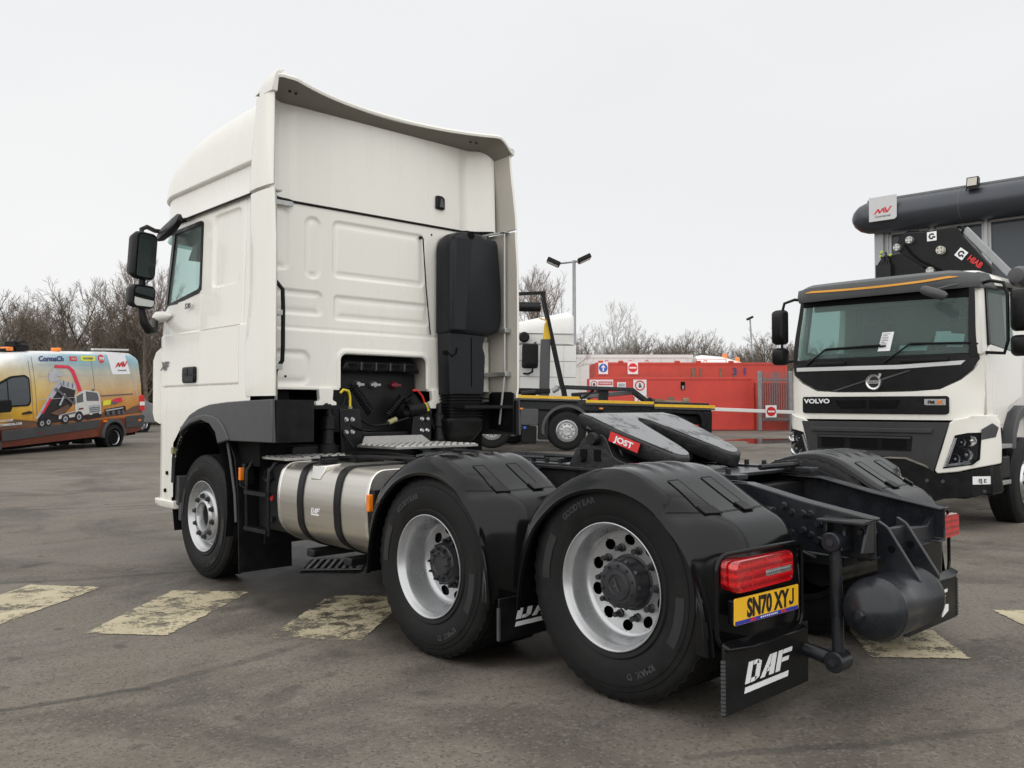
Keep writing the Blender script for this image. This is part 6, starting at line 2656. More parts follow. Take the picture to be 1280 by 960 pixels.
# visor mirror, inside papers and mirror
mb = MB()
secs = []
for t, k in ((0, .6), (.12, 1), (.5, 1.1), (.9, 1), (1, .55)):
    c_ = Vector((.63, -.17, 2.82)).lerp(Vector((.92, -.20, 2.70)), t)
    secs.append([c_ + Vector((.02 * cos(a), .045 * k * sin(a), .05 * k * cos(a))) for a in [2 * pi * q / 12 for q in range(12)]])
mb.loft(secs)
mb.tube([(.80, -.16, 2.80), (.90, -.05, 2.84), (.95, .06, 2.86)], .014, 6)
obj('kerb_mirror', mb, 'grey_plastic', VT, smooth=50)
for poly, nm in (([(.09, 2.36), (.23, 2.36), (.19, 2.13), (.04, 2.13)], 'white_print'), ([(.70, 2.34), (.86, 2.33), (.84, 2.2), (.68, 2.2)], 'white_print'), ([(.84, 2.31), (1.0, 2.29), (.99, 2.14), (.82, 2.15)], 'white_print'), ([(.30, 2.19), (.62, 2.19), (.60, 2.12), (.28, 2.12)], 'white_print')):
    mb = MB()
    lead = .030 if poly[0][0] < .2 else .0
    pp = [vf(u, w, .012 if lead else -.02) for u, w in poly]
    mb.add(pp + [(x, y + .003, z) for x, y, z in pp], [(0, 1, 2, 3), (7, 6, 5, 4)])
    pa = obj('paper', mb, nm, VT, smooth=0)
    if lead:
        for k in range(9):
            w = 2.335 - .02 * k
            sl = (w - 2.13) / .23
            a_ = lerp(.055, .105, sl)
            m2 = MB()
            le = [.09, .06, .08, .075, .085, .05, .08, .07, .04][k]
            q = [vf(a_ + e, w + dw, .0135) for e, dw in ((0, 0), (le, 0), (le, .006), (0, .006))]
            m2.add(q, [(0, 1, 2, 3)])
            obj('print_line', m2, 'grey_print', pa, smooth=0, fix=False)
mb = MB()
mb.tube([(.9, .36, 2.72), (.86, .34, 2.56), (.84, .34, 2.45)], .012, 6)
mb.box(.73, .91, .32, .36, 2.34, 2.45)
obj('inside_mirror', mb, 'black_plastic', VT, bevel=.008)
# outside mirrors
for sg in (-1, 1):
    mb = MB()
    mb.tube([(sg * 1.08, .36, 2.88), (sg * 1.22, .30, 2.90), (sg * 1.36, .28, 2.86), (sg * 1.40, .28, 2.72), (sg * 1.40, .28, 2.2), (sg * 1.36, .28, 2.06), (sg * 1.15, .34, 2.08)], .02, 8)
    ma = obj('mirror_arm', mb, 'black_plastic', VT, smooth=50)
    for (z0, z1) in ((2.30, 2.78), (2.02, 2.26)):
        mb = MB()
        secs = []
        for (t, k) in ((.0, .6), (.04, .92), (.10, 1), (.15, .97)):
            secs.append([(sg * (1.44 if sg < 0 else 1.53) + p[0] * k, .20 + t, (z0 + z1) / 2 + p[1] * k) for p in rrect(-.10, .10, -(z1 - z0) / 2, (z1 - z0) / 2, .05, 4)])
        mb.loft(secs)
        obj('mirror_housing', mb, 'black_plastic', VT, smooth=50)
mb = MB()
mb.box(.95, 1.14, .33, .42, 1.98, 2.12)
obj('mirror_bracket', mb, 'black_plastic', VT, bevel=.01)
# roof horn / deflector end on the far right
mb = MB()
mb.lathe([(-.42, .0), (-.40, .09), (-.25, .13), (.5, .13), (.5, 0)], 20, (1.24, 1.5, 3.04), 'y')
obj('air_horn', mb, 'grey_plastic', VT, smooth=40)
# chassis and bare frame behind the cab
mb = MB()
for sx in (-.43, .43):
    mb.box(sx - .04, sx + .04, .6, 7.6, .78, 1.05)
mb.box(-.43, .43, 2.2, 2.6, .8, 1.4)
objs('chassis_rail', mb, 'chassis_paint', VT, bevel=.01)
mb = MB()
mb.box(-1.22, 1.22, 3.2, 7.6, 1.15, 1.25)
mb.box(-1.22, -1.17, 3.2, 7.6, 1.25, 1.9)
mb.box(1.17, 1.22, 3.2, 7.6, 1.25, 1.9)
mb.box(-1.17, 1.17, 3.2, 3.26, 1.25, 2.1)
obj('tipper_body', mb, 'grey_plastic', VT, bevel=.01)

# folded crane behind the cab
crane = MB()
crane.prism(fillet([(-1.06, 2.9), (-1.04, 3.41), (-1.01, 3.59), (-.92, 3.70), (-.66, 3.70), (-.30, 3.42), (-.2, 2.9)], .03, 3), 2.36, 2.62, 'y')
obj('crane_knuckle', crane, 'black_plastic', VT, bevel=.012)
mb = MB()
mb.prism(fillet([(-.60, 3.55), (-.74, 3.80), (-.74, 3.91), (-.63, 4.01), (-.46, 4.0), (-.37, 3.985), (.04, 4.0), (.13, 3.96), (.16, 3.87), (.54, 3.36), (.58, 2.9), (-.1, 2.9), (-.22, 3.42)], [.05, .05, .06, .06, .03, .02, .05, .04, .03, .03, .02, .02, .05], 4), 2.42, 2.58, 'y')
cb = obj('crane_arm', mb, 'black_plastic', VT, bevel=.012)
mb = MB()
mb.bar((.18, 2.5, 3.95), (.75, 2.5, 3.25), .10, .06, (0, 1, 0))
obj('crane_boom', mb, 'galvanised', VT, bevel=.01)
for (x, z, r) in ((-.72, 3.80, .055), (-.54, 3.885, .055), (-.11, 3.68, .06), (-.25, 3.40, .06)):
    mb = MB()
    mb.lathe([(-.20, 0), (-.20, r * .9), (-.185, r), (.0, r)], 24, (x, 2.55, z), 'y')
    pb_ = obj('pivot_cap', mb, 'inner_cream' if x > -.2 else 'zinc', VT, smooth=30)
    mb = MB()
    for q in range(4):
        a = pi / 4 + q * pi / 2
        mb.lathe([(-.204, 0), (-.204, .009), (-.19, .009)], 8, (x + r * .6 * cos(a), 2.55, z + r * .6 * sin(a)), 'y')
    objs('cap_bolt', mb, 'dark_steel', pb_)
mb = MB()
mb.tube([(.12 + .05 * cos(a), 2.46, 3.95 + .05 * sin(a)) for a in [2 * pi * k / 16 for k in range(17)]], .016, 8)
obj('crane_eye', mb, 'black_plastic', VT, smooth=50)
mb = MB()
mb.tube([(-.62, 2.40, 3.83), (-.52, 2.40, 3.68), (-.40, 2.40, 3.57), (-.25, 2.40, 3.48), (-.12, 2.40, 3.40)], .016, 6)
mb.tube([(-.76, 2.5, 3.78), (-.72, 2.5, 3.96), (-.6, 2.5, 4.03), (-.45, 2.5, 4.01)], .022, 8)
objs('crane_hose', mb, 'void_black', VT, smooth=50)
CM = lambda x, z: Matrix(((1, 0, 0, x), (0, 0, -1, 2.406), (0, 1, 0, z), (0, 0, 0, 1)))
for (x, z, rot) in ((-.235, 3.90, 0), (.16, 3.595, -42)):
    M = CM(x, z) @ Matrix.Rotation(radians(rot), 4, 'Z')
    s_ = flat('crane_sticker', [[(-.066, -.066), (.066, -.066), (.066, .066), (-.066, .066)]], M, 'white_print', cb, .003)
    flat('sticker_sign', [disc(0, 0, .045, 16, 30, 300) + disc(0, 0, .022, 10, 300, 30), [(.0, -.02), (.05, -.03), (.05, .0), (.01, .0)]], M @ Matrix.Translation((0, 0, .003)), 'black_print', cb, .002)
text('crane_lettering', 'HIAB', .08, CM(.315, 3.435) @ Matrix.Rotation(radians(-42), 4, 'Z'), 'red_print', cb, sx=.9, bold=.012, depth=.003)
mb = MB()
for (x, z) in ((-.93, 3.72), (-.90, 3.66), (-.86, 3.74), (-.83, 3.64)):
    mb.tube([(x, 2.3, z - .25), (x + .02, 2.3, z - .1), (x, 2.32, z)], .015, 6)
mb.box(-1.0, -.78, 2.28, 2.36, 3.35, 3.56)
obj('crane_valve_block', mb, 'dark_steel', VT, smooth=40)
for (x, z) in ((-.93, 3.74), (-.80, 3.68), (-.945, 3.68)):
    mb = MB()
    mb.tube([(x, 2.3, z), (x + .03, 2.3, z + .02)], .016, 8)
    obj('valve_cap', mb, 'lime_plastic', VT)
# ------------------------------------------------------------------ liveried panel van on the left
def van_paint():
    m = bpy.data.materials.new('van_wrap')
    m.use_nodes = True
    t = m.node_tree
    L = t.links.new
    p = t.nodes['Principled BSDF']
    tcn = N(t, 'ShaderNodeTexCoord')
    sp = N(t, 'ShaderNodeSeparateXYZ')
    L(tcn.outputs['Object'], sp.inputs[0])
    nz = N(t, 'ShaderNodeTexNoise', Scale=1.4, Detail=6, Roughness=0.65)
    L(tcn.outputs['Object'], nz.inputs['Vector'])

    def ramp(src, stops):
        r = N(t, 'ShaderNodeValToRGB')
        while len(r.color_ramp.elements) < len(stops):
            r.color_ramp.elements.new(.5)
        for e, (a, c) in zip(r.color_ramp.elements, stops):
            e.position = a
            e.color = c + (1,)
        L(src, r.inputs[0])
        return r.outputs[0]

    def mr(v, a, b):
        x = N(t, 'ShaderNodeMapRange')
        x.inputs['From Min'].default_value = a
        x.inputs['From Max'].default_value = b
        L(v, x.inputs['Value'])
        return x.outputs[0]

    def mixc(f, a, b):
        x = N(t, 'ShaderNodeMixRGB')
        L(f, x.inputs[0])
        L(a, x.inputs[1])
        if isinstance(b, tuple):
            x.inputs[2].default_value = b + (1,)
        else:
            L(b, x.inputs[2])
        return x.outputs[0]
    z = mr(sp.outputs[2], 0.3, 2.75)
    right = ramp(z, [(0.0, (.17, .032, .014)), (.20, (.19, .042, .018)), (.23, (.70, .24, .05)), (.36, (.76, .36, .08)), (.55, (.76, .50, .22)), (.74, (.62, .60, .47)), (.86, (.29, .54, .63)), (1.0, (.24, .49, .62))])
    left = ramp(z, [(0.0, (.15, .03, .012)), (.20, (.18, .04, .016)), (.24, (.74, .38, .03)), (.45, (.92, .58, .04)), (.65, (.88, .62, .16)), (.80, (.84, .74, .52)), (.89, (1.0, 1.0, .98)), (1.0, (1.0, 1.0, 1.0))])
    c = mixc(mr(sp.outputs[0], -4.6, -2.6), left, right)
    # mauve cloud streak and rough red earth
    c = mixc(mr(sp.outputs[0], -9.9, -9.8), c, c)
    front = mr(sp.outputs[0], -4.6, -5.6)
    c = mixc(front, c, c)
    # white bonnet/roof
    top = mr(sp.outputs[2], 2.60, 2.66)
    c = mixc(top, c, (1.0, 1.0, 1.0))
    gr = N(t, 'ShaderNodeMapRange')
    gr.inputs['From Min'].default_value = .25
    gr.inputs['From Max'].default_value = .75
    gr.inputs['To Min'].default_value = .55
    gr.inputs['To Max'].default_value = .88
    L(nz.outputs['Fac'], gr.inputs['Value'])
    mm = N(t, 'ShaderNodeMixRGB')
    mm.blend_type = 'MULTIPLY'
    mm.inputs[0].default_value = 1
    L(c, mm.inputs[1])
    L(gr.outputs[0], mm.inputs[2])
    L(mm.outputs[0], p.inputs['Base Color'])
    p.inputs['Roughness'].default_value = .3
    p.inputs['Coat Weight'].default_value = .5
    MATS['van_wrap'] = m


van_paint()
VN = empty('panel_van', place(-10.9, 25.6) + (.33,), -YAW + 1.308, label='panel van wrapped in a yellow and orange quarry picture, side on at the far left', cat='van', ry=-.05)
VW = 1.98


def van_y(z):
    """side of the body: tumblehome towards the roof"""
    return .0 + .03 * sst(1.0, .4, z) + .14 * max(0, (z - 1.25) / 1.4) ** 2


# body as a loft along its length; x runs backwards from 0 (tail) so the nose is at -5.9
def van_sec(x, zb, zt, ins):
    pts = []
    for k in range(13):
        z = lerp(zb, zt - .16, k / 12)
        pts.append((van_y(z) + ins, z))
    pts += [(van_y(zt) + ins + .05, zt - .07), (van_y(zt) + ins + .16, zt - .015), (VW / 2 - .2, zt + .02)]
    full = [(x, y, z) for y, z in pts] + [(x, VW - y, z) for y, z in reversed(pts)]
    return full


mb = MB()
mb.loft([van_sec(.10, .45, 2.50, .10), van_sec(.06, .42, 2.60, .03), van_sec(-.12, .38, 2.68, .0), van_sec(-.5, .36, 2.70, 0), van_sec(-2, .36, 2.70, 0), van_sec(-3.6, .36, 2.69, 0), van_sec(-4.25, .36, 2.66, 0), van_sec(-4.7, .36, 2.56, .01), van_sec(-5.0, .36, 2.36, .03), van_sec(-5.35, .36, 1.85, .05), van_sec(-5.7, .36, 1.45, .05), van_sec(-6.45, .36, 1.24, .10), van_sec(-6.7, .40, .98, .22)])
vb = obj('body', mb, 'van_wrap', VN, smooth=45)


def vs(name, poly, material, th=.006, off=.0, parent=None, bevel=0, step=.3):
    return obj(name, skin(poly, lambda u, w, d: (u, van_y(w) - d, w), th, step, off), material, parent or VN, smooth=40, bevel=bevel)


vs('window', fillet([(-5.42, 1.36), (-4.20, 1.36), (-4.12, 1.44), (-4.12, 1.98), (-4.22, 2.05), (-4.62, 2.02), (-5.1, 1.82)], .05, 3), 'dark_window' if 'dark_window' in MATS else 'office_glass', .004, .012)
vs('window_frame', fillet([(-5.50, 1.32), (-4.14, 1.32), (-4.07, 1.42), (-4.07, 2.02), (-4.20, 2.10), (-4.64, 2.07), (-5.16, 1.86)], .05, 3), 'black_plastic', .008, .002)
vs('window_divider', [(-4.78, 1.36), (-4.75, 1.36), (-4.75, 1.99), (-4.78, 1.98)], 'black_plastic', .006, .014)
for (x, z0, z1) in ((-4.02, .55, 2.45), (-3.9, .5, 2.55), (-1.86, 1.0, 2.6)):
    vs('panel_gap', [(x, z0), (x + .014, z0), (x + .014 - .02, z1), (x - .02, z1)], 'grey_print', .002, .001)
for (x0, x1, z, h) in ((-3.75, -.35, 2.05, .012), (-3.75, -.35, 2.35, .010), (-1.72, -.36, 1.455, .035), (-3.9, -1.7, 1.46, .012)):
    vs('body_crease', [(x0, z), (x1, z + .01), (x1, z + .01 + h), (x0, z + h)], 'grey_print' if h > .02 else 'silver_print', .008 if h > .02 else .003, .001)
vs('body_crease', [(-.34, 2.05), (-.31, 2.05), (-.16, 1.42), (-.19, 1.42)], 'silver_print', .003, .001)
vs('side_moulding', [(-4.98, .51), (-4.08, .52), (-1.75, .60), (-1.75, .83), (-4.98, .76)], 'grey_plastic', .025, 0, bevel=.01)
vs('side_moulding', [(-.66, .52), (.10, .50), (.10, .86), (-.66, .86)], 'grey_plastic', .025, 0, bevel=.01)
vs('side_marker', [(-1.58, .74), (-1.44, .745), (-1.44, .80), (-1.58, .795)], 'amber_lens', .03, 0)
vs('side_marker', [(-3.86, .60), (-3.76, .60), (-3.76, .65), (-3.86, .65)], 'dark_red_print', .03, 0)
vs('side_marker', [(-.16, .68), (-.04, .68), (-.04, .73), (-.16, .73)], 'amber_lens', .032, 0)
vs('door_handle', fillet([(-4.36, 1.12), (-4.06, 1.13), (-4.06, 1.17), (-4.14, 1.20), (-4.36, 1.16)], .01, 2), 'black_print', .02, 0)
mb = MB()
mb.prism(fillet([(-.09, .98), (.13, .98), (.13, 1.42), (.0, 1.45), (-.09, 1.40)], .02, 2), -.02, .06, 'y')
tl = obj('tail_lamp', mb, 'red_print', VN, bevel=.01)
mb = MB()
mb.box(-.085, .13, -.025, .05, 1.13, 1.24)
obj('lamp_white', mb, 'white_print', tl, bevel=.004)
for x, arch in ((-1.20, True), (-5.50, True)):
    mb = MB()
    P = [(x + .46 * cos(radians(a)), .36 + .46 * sin(radians(a))) for a in range(-5, 186, 10)]
    Q = [(x + .385 * cos(radians(a)), .34 + .385 * sin(radians(a))) for a in range(185, -6, -10)]
    mb.prism(P + Q, -.055, .2, 'y')
    obj('wheel_arch', mb, 'grey_plastic', VN, bevel=.01)
    mb = MB()
    mb.prism(disc(x, .36, .42, 28), -.008, .3, 'y')
    obj('arch_void', mb, 'void_black', VN)
    truck_wheel(VN, x, -.035, .285, (0, -1), .355, .23, convex=False, rim='silver_rim', n=40)
    truck_wheel(VN, x, VW - .03, .285, (0, 1), .355, .23, convex=False, rim='silver_rim', n=24)
mb = MB()
mb.box(-5.8, -.1, .15, VW - .15, .28, .40)
mb.box(-2.2, -1.9, .1, .5, .2, .4)
obj('underbody', mb, 'void_black', VN)
mb = MB()
mb.prism(fillet([(-5.42, 1.22), (-5.02, 1.22), (-4.98, 1.3), (-5.0, 1.52), (-5.40, 1.50)], .05, 3), -.34, -.12, 'y')
mb.box(-5.3, -5.1, -.14, .05, 1.22, 1.32)
obj('wing_mirror', mb, 'black_plastic', VN, bevel=.02)
mb = MB()
mb.box(-1.6, -.16, .25, .33, 2.74, 2.79)
obj('roof_bar', mb, 'pale_print', VN, bevel=.01)
mb = MB()
mb.box(-4.25, -3.55, .55, VW - .55, 2.70, 2.76)
obj('light_bar', mb, 'black_plastic', VN, bevel=.01)
for x0, x1, mt in ((-4.24, -4.06, 'amber_lens'), (-3.98, -3.58, 'black_plastic'), (-2.6, -2.48, 'amber_lens')):
    mb = MB()
    mb.box(x0, x1, .5, .75, 2.70, 2.86 if mt != 'amber_lens' else 2.80)
    if mt != 'amber_lens':
        mb.box(x0 - .06, x0 + .1, .5, .8, 2.80, 2.95)
        mb.tube([(x0, .5, 2.9), (x0 + .2, .5, 2.95), (x1, .5, 2.9)], .03, 8)
    obj('beacon' if mt == 'amber_lens' else 'light_cluster', mb, mt, VN, bevel=.02)
VM = lambda x, z, o=.004: Matrix(((1, 0, 0, x), (0, 0, -1, van_y(z) - o), (0, 1, 0, z), (0, 0, 0, 1)))
# white corner panel with the dealer's mark
vs('wrap_panel', fillet([(-1.12, 2.06), (-.38, 2.06), (-.40, 2.16), (-.50, 2.64), (-1.22, 2.64)], .03, 2), 'white_print', .003, .002)


def mv_logo(M, w, parent, name='dealer_mark'):
    """red zigzag mark"""
    h = w * .34
    t = .10
    def stroke(pts):
        out = []
        for (a, b), (c, d) in zip(pts, pts[1:]):
            out.append([(a * w, b * h), ((a + t) * w, b * h), ((c + t) * w, d * h), (c * w, d * h)])
        return out
    polys = stroke([(0, 0), (.22, .8), (.28, .1), (.48, .85), (.54, .1)]) + stroke([(.58, 1.0), (.68, .1), (.92, 1.05)])
    return flat(name, [[(x - w / 2, y) for x, y in q] for q in polys], M, 'red_print', parent, .003)


mv_logo(VM(-.72, 2.26, .012), .5, VN)
text('dealer_name', 'Commercial', .05, VM(-.72, 2.155, .012), 'grey_print', VN, sx=1.0, bold=.001)
text('brand_lettering', 'CormaCh', .13, VM(-3.28, 2.44, .012), 'navy_print', VN, sx=1.15, bold=.008)
vs('brand_patch', [(-2.64, 2.44), (-2.38, 2.44), (-2.38, 2.56), (-2.64, 2.56)], 'red_print', .003, .002)
text('brand_lettering', 'HIAB', .05, VM(-2.51, 2.475, .012), 'pale_print', VN, sx=1.0, bold=.003)
vs('brand_patch', fillet([(-2.24, 2.44), (-1.70, 2.44), (-1.70, 2.58), (-2.24, 2.58)], .06, 3), 'lime_print', .003, .002)
text('brand_lettering', 'PALFINGER', .055, VM(-1.97, 2.485, .012), 'navy_print', VN, sx=.95, bold=.001)
vs('brand_patch', disc(-1.47, 2.50, .12, 20), 'red_print', .003, .002)
text('brand_lettering', 'PM', .10, VM(-1.47, 2.455, .012), 'white_print', VN, sx=1.0, bold=.006)
text('web_lettering', 'AND.COM', .055, VM(-4.85, .98, .012), 'white_print', VN, sx=1.1, bold=.002)
text('web_lettering', 'COMMERCIAL.COM', .055, VM(-4.72, .88, .012), 'white_print', VN, sx=1.0, bold=.002)
# printed picture: earth bank, tipper lorry with raised body, crane and clamshell bucket
vs('earth_print', [(-5.6, .75), (-3.9, .84), (-1.9, .86), (-.60, .90), (.04, .92), (.04, 1.18), (-.35, 1.12), (-.8, .97), (-1.7, 1.02), (-2.2, .95), (-3.9, .93), (-4.6, 1.02), (-5.0, .90), (-5.6, .95)], 'mud_print', .001, .0015)
pic = [('black_print', [(-3.92, 1.00), (-3.86, .93), (-3.25, .90), (-2.72, 1.25), (-2.55, 1.70), (-3.1, 1.93), (-3.30, 1.62), (-3.62, 1.25)]),
       ('silver_print', [(-3.94, 1.00), (-3.90, .96), (-3.05, 1.80), (-3.12, 1.96), (-3.35, 1.72), (-3.85, 1.12)]),
       ('silver_print', [(-3.12, 1.96), (-3.02, 1.78), (-2.58, 1.66), (-2.50, 1.84)]),
       ('crane_red', [(-3.76, 1.12), (-3.70, 1.10), (-3.40, 1.46), (-3.46, 1.50)]),
       ('crane_red', [(-3.22, 2.26), (-3.18, 2.34), (-2.70, 2.32), (-2.54, 2.20), (-2.34, 1.64), (-2.48, 1.62), (-2.66, 2.14), (-2.76, 2.24)]),
       ('silver_print', [(-3.46, 1.98), (-3.42, 2.16), (-3.24, 2.26), (-2.96, 2.12), (-2.98, 2.04), (-3.2, 2.05), (-3.12, 1.92), (-3.4, 1.90)]),
       ('pale_print', [(-2.62, 1.20), (-2.60, 1.52), (-2.26, 1.66), (-2.22, 1.28), (-2.20, 1.0), (-2.6, .98)]),
       ('pale_print', [(-2.26, 1.66), (-1.76, 1.60), (-1.68, 1.46), (-1.66, 1.0), (-2.20, .96)]),
       ('grey_print', [(-2.22, 1.62), (-1.80, 1.57), (-1.74, 1.45), (-1.74, 1.34), (-2.20, 1.36)]),
       ('grey_print', [(-2.56, 1.50), (-2.32, 1.58), (-2.32, 1.34), (-2.56, 1.32)]),
       ('silver_print', [(-2.12, 1.24), (-1.70, 1.24), (-1.70, 1.02), (-2.12, 1.0)]),
       ('black_print', [(-2.24, 1.00), (-1.66, 1.02), (-1.66, .90), (-2.20, .85)]),
       ('pale_print', [(-3.2, 1.04), (-2.6, 1.12), (-2.6, .92), (-3.2, .88)]),
       ('black_print', [(-3.9, .90), (-2.2, .98), (-2.2, .90), (-3.9, .84)]),
       ('lime_print', [(-1.60, 1.20), (-1.28, 1.22), (-1.28, 1.36), (-1.58, 1.34)]),
       ('crane_red', [(-1.24, 1.26), (-.80, 1.28), (-.86, 1.40), (-1.1, 1.38), (-1.22, 1.34)]),
       ('black_print', [(-1.54, 1.10), (-.70, 1.16), (-.68, 1.0), (-.8, .95), (-1.5, .93)])]
for i, (m_, poly) in enumerate(pic):
    vs('picture_print', poly, m_, .001, .002 + .0012 * i)
for (x, z, r) in ((-3.76, .86, .12), (-3.55, .88, .12), (-2.98, .92, .14), (-2.50, .95, .15)):
    vs('picture_print', disc(x, z, r, 20), 'black_print', .001, .024)
    vs('picture_print', disc(x, z, r * .52, 20), 'silver_print', .001, .0256)
    vs('picture_print', disc(x, z, r * .3, 12), 'grey_print', .001, .027)
for q in range(3):
    vs('picture_print', [(-3.0 + .15 * q, 1.80 - .035 * q), (-2.98 + .15 * q, 1.80 - .035 * q), (-2.96 + .15 * q, 1.92 - .035 * q), (-2.98 + .15 * q, 1.92 - .035 * q)], 'black_print', .001, .024)
    vs('picture_print', [(-2.10, 1.05 + .05 * q), (-1.72, 1.06 + .05 * q), (-1.72, 1.08 + .05 * q), (-2.10, 1.07 + .05 * q)], 'grey_print', .001, .024)

for m_, poly in (('dark_red_print', [(-2.50, 1.14), (-2.34, 1.15), (-2.34, 1.19), (-2.50, 1.18)]), ('grey_print', [(-1.98, 1.62), (-1.92, 1.62), (-1.92, 1.68), (-1.98, 1.68)]), ('grey_print', [(-2.68, 1.30), (-2.62, 1.30), (-2.62, 1.46), (-2.68, 1.46)]),
                 ('pale_print', [(-2.12, .98), (-2.02, .98), (-2.02, 1.03), (-2.12, 1.03)]), ('pale_print', [(-1.76, .98), (-1.68, .98), (-1.68, 1.03), (-1.76, 1.03)]), ('grey_print', [(-3.1, 1.0), (-2.62, 1.06), (-2.62, 1.10), (-3.1, 1.04)]),
                 ('grey_print', [(-3.30, 1.70), (-2.72, 1.30), (-2.68, 1.34), (-3.26, 1.76)]), ('silver_print', [(-3.2, 1.3), (-3.14, 1.28), (-2.95, 1.56), (-3.0, 1.6)]), ('mud_print', [(-3.5, 1.10), (-3.2, 1.02), (-2.8, 1.2), (-2.9, 1.3)]),
                 ('silver_print', [(-1.5, 1.04), (-.8, 1.09), (-.8, 1.12), (-1.5, 1.08)]), ('grey_print', [(-1.30, 1.22), (-1.0, 1.24), (-1.1, 1.30), (-1.28, 1.28)])):
    vs('picture_print', poly, m_, .001, .0285)
for x in (-1.42, -1.2, -.98, -.80):
    vs('picture_print', disc(x, .985, .06, 14), 'grey_print', .001, .0285)
# small dark grey car behind the van
CR = empty('parked_car', place(-14.2, 33.5) + (.45,), -YAW + 1.2, label='dark grey car mostly hidden behind the tail of the wrapped van', cat='car')
mb = MB()
secs = []
for (x, zt, w) in ((-.1, .75, .70), (0.0, 1.0, .85), (-.6, 1.15, .88), (-1.2, 1.60, .70), (-2.4, 1.62, .70), (-3.1, 1.12, .86), (-4.0, 1.0, .85), (-4.2, .7, .7)):
    secs.append([(x, -w, .35), (x, -w - .03, .75), (x, -w * .92, zt), (x, w * .92, zt), (x, w + .03, .75), (x, w, .35)])
mb.loft(secs)
cb_ = obj('body', mb, 'steel_grey', CR, bevel=.05, smooth=50)
mb = MB()
mb.box(-.12, .04, -.86, -.55, .80, 1.0)
obj('tail_lamp', mb, 'red_lens', CR, bevel=.01)
for x in (-.85, -3.4):
    for sg in (-1, 1):
        truck_wheel(CR, x, sg * .82, .33, (0, sg), .33, .2, convex=False, rim='alloy', n=28)
mb = MB()
mb.box(-2.3, -1.3, -.80, .80, 1.2, 1.52)
obj('window', mb, 'office_glass', CR, bevel=.02)

# ------------------------------------------------------------------ hook-loader lorry crossing behind (local x to its tail)
HK = empty('hook_loader', place(1.3, 23) + (.27,), -YAW, label='black hook-lift lorry chassis with yellow edge strips, parked across the yard behind', cat='truck', ry=.028)


def hk(name, mb, m, parent=None, **k):
    return obj(name, mb, m, parent or HK, **k)


mb = MB()
mb.box(-3.2, 4.0, .5, .62, 1.0, 1.34)
mb.box(-3.2, 4.0, 1.5, 1.62, 1.0, 1.34)
mb.box(-3.2, 4.0, .2, .5, 1.05, 1.26)
objs('chassis_rail', mb, 'chassis_paint', HK, bevel=.01)
for x0, x1, z in ((-1.9, .45, 1.34), (.62, 2.42, 1.26), (2.44, 4.05, 1.20)):
    mb = MB()
    mb.box(x0, x1, -.02, .02, z, z + .075)
    hk('edge_strip', mb, 'chevron_yellow', bevel=.004)
    mb = MB()
    mb.box(x0, x1, .0, .5, z - .05, z - .005)
    hk('side_shelf', mb, 'grey_plastic')
for x in (-1.85, .14):
    truck_wheel(HK, x, .02, .50, (0, -1), .52, .3, rim='alloy', n=40)
    truck_wheel(HK, x, 2.1, .50, (0, 1), .52, .3, rim='alloy', n=24)
    mb = MB()
    P = [(x + .68 * cos(radians(a)), .52 + .68 * sin(radians(a))) for a in range(10, 196, 10)]
    Q = [(x + .60 * cos(radians(a)), .52 + .60 * sin(radians(a))) for a in range(195, 9, -10)]
    mb.prism(P + Q, -.03, .55, 'y')
    hk('mudguard', mb, 'grey_plastic', smooth=30, bevel=.01)
for x in (3.02,):
    truck_wheel(HK, x, .02, .50, (0, -1), .52, .3, convex=False, rim='silver_rim', n=40)
    truck_wheel(HK, x, 2.1, .50, (0, 1), .52, .3, convex=False, rim='silver_rim', n=24)
mb = MB()
P = fillet([(2.26, .72), (2.36, 1.12), (3.70, 1.10), (3.86, .55), (3.78, .5), (3.64, 1.03), (2.44, 1.05), (2.33, .72)], .06, 3)
mb.prism(P, -.04, .5, 'y')
hk('rear_mudguard', mb, 'black_plastic', bevel=.01)
mb = MB()
mb.box(3.72, 3.98, .0, .3, .55, 1.1)
hk('mud_flap', mb, 'black_plastic', bevel=.02)
mb = MB()
mb.prism(fillet([(-1.10, .62), (-.62, .62), (-.62, 1.06), (-1.10, 1.06)], .06, 3), -.02, .5, 'y')
hk('tool_locker', mb, 'grey_plastic', bevel=.02)
mb = MB()
mb.prism(fillet([(-1.06, .14), (-.66, .14), (-.66, .60), (-1.06, .60)], .04, 3), .0, .5, 'y')
hk('adblue_tank', mb, 'black_plastic', bevel=.02)
mb = MB()
mb.prism(disc(-.98, .56, .04, 12), -.02, .05, 'y')
hk('filler_cap', mb, 'sign_blue')
mb = MB()
mb.box(-.62, -.35, .0, .5, .25, 1.0)
mb.box(1.1, 2.2, .1, .5, .70, 1.1)
mb.box(-3.2, 4, .35, .7, .75, 1.0)
hk('side_equipment', mb, 'dark_steel', bevel=.02)
for (x, z) in ((-1.14, 1.04), (.98, 1.10)):
    mb = MB()
    mb.box(x, x + .1, -.03, .02, z, z + .04)
    hk('amber_marker', mb, 'amber_lens')
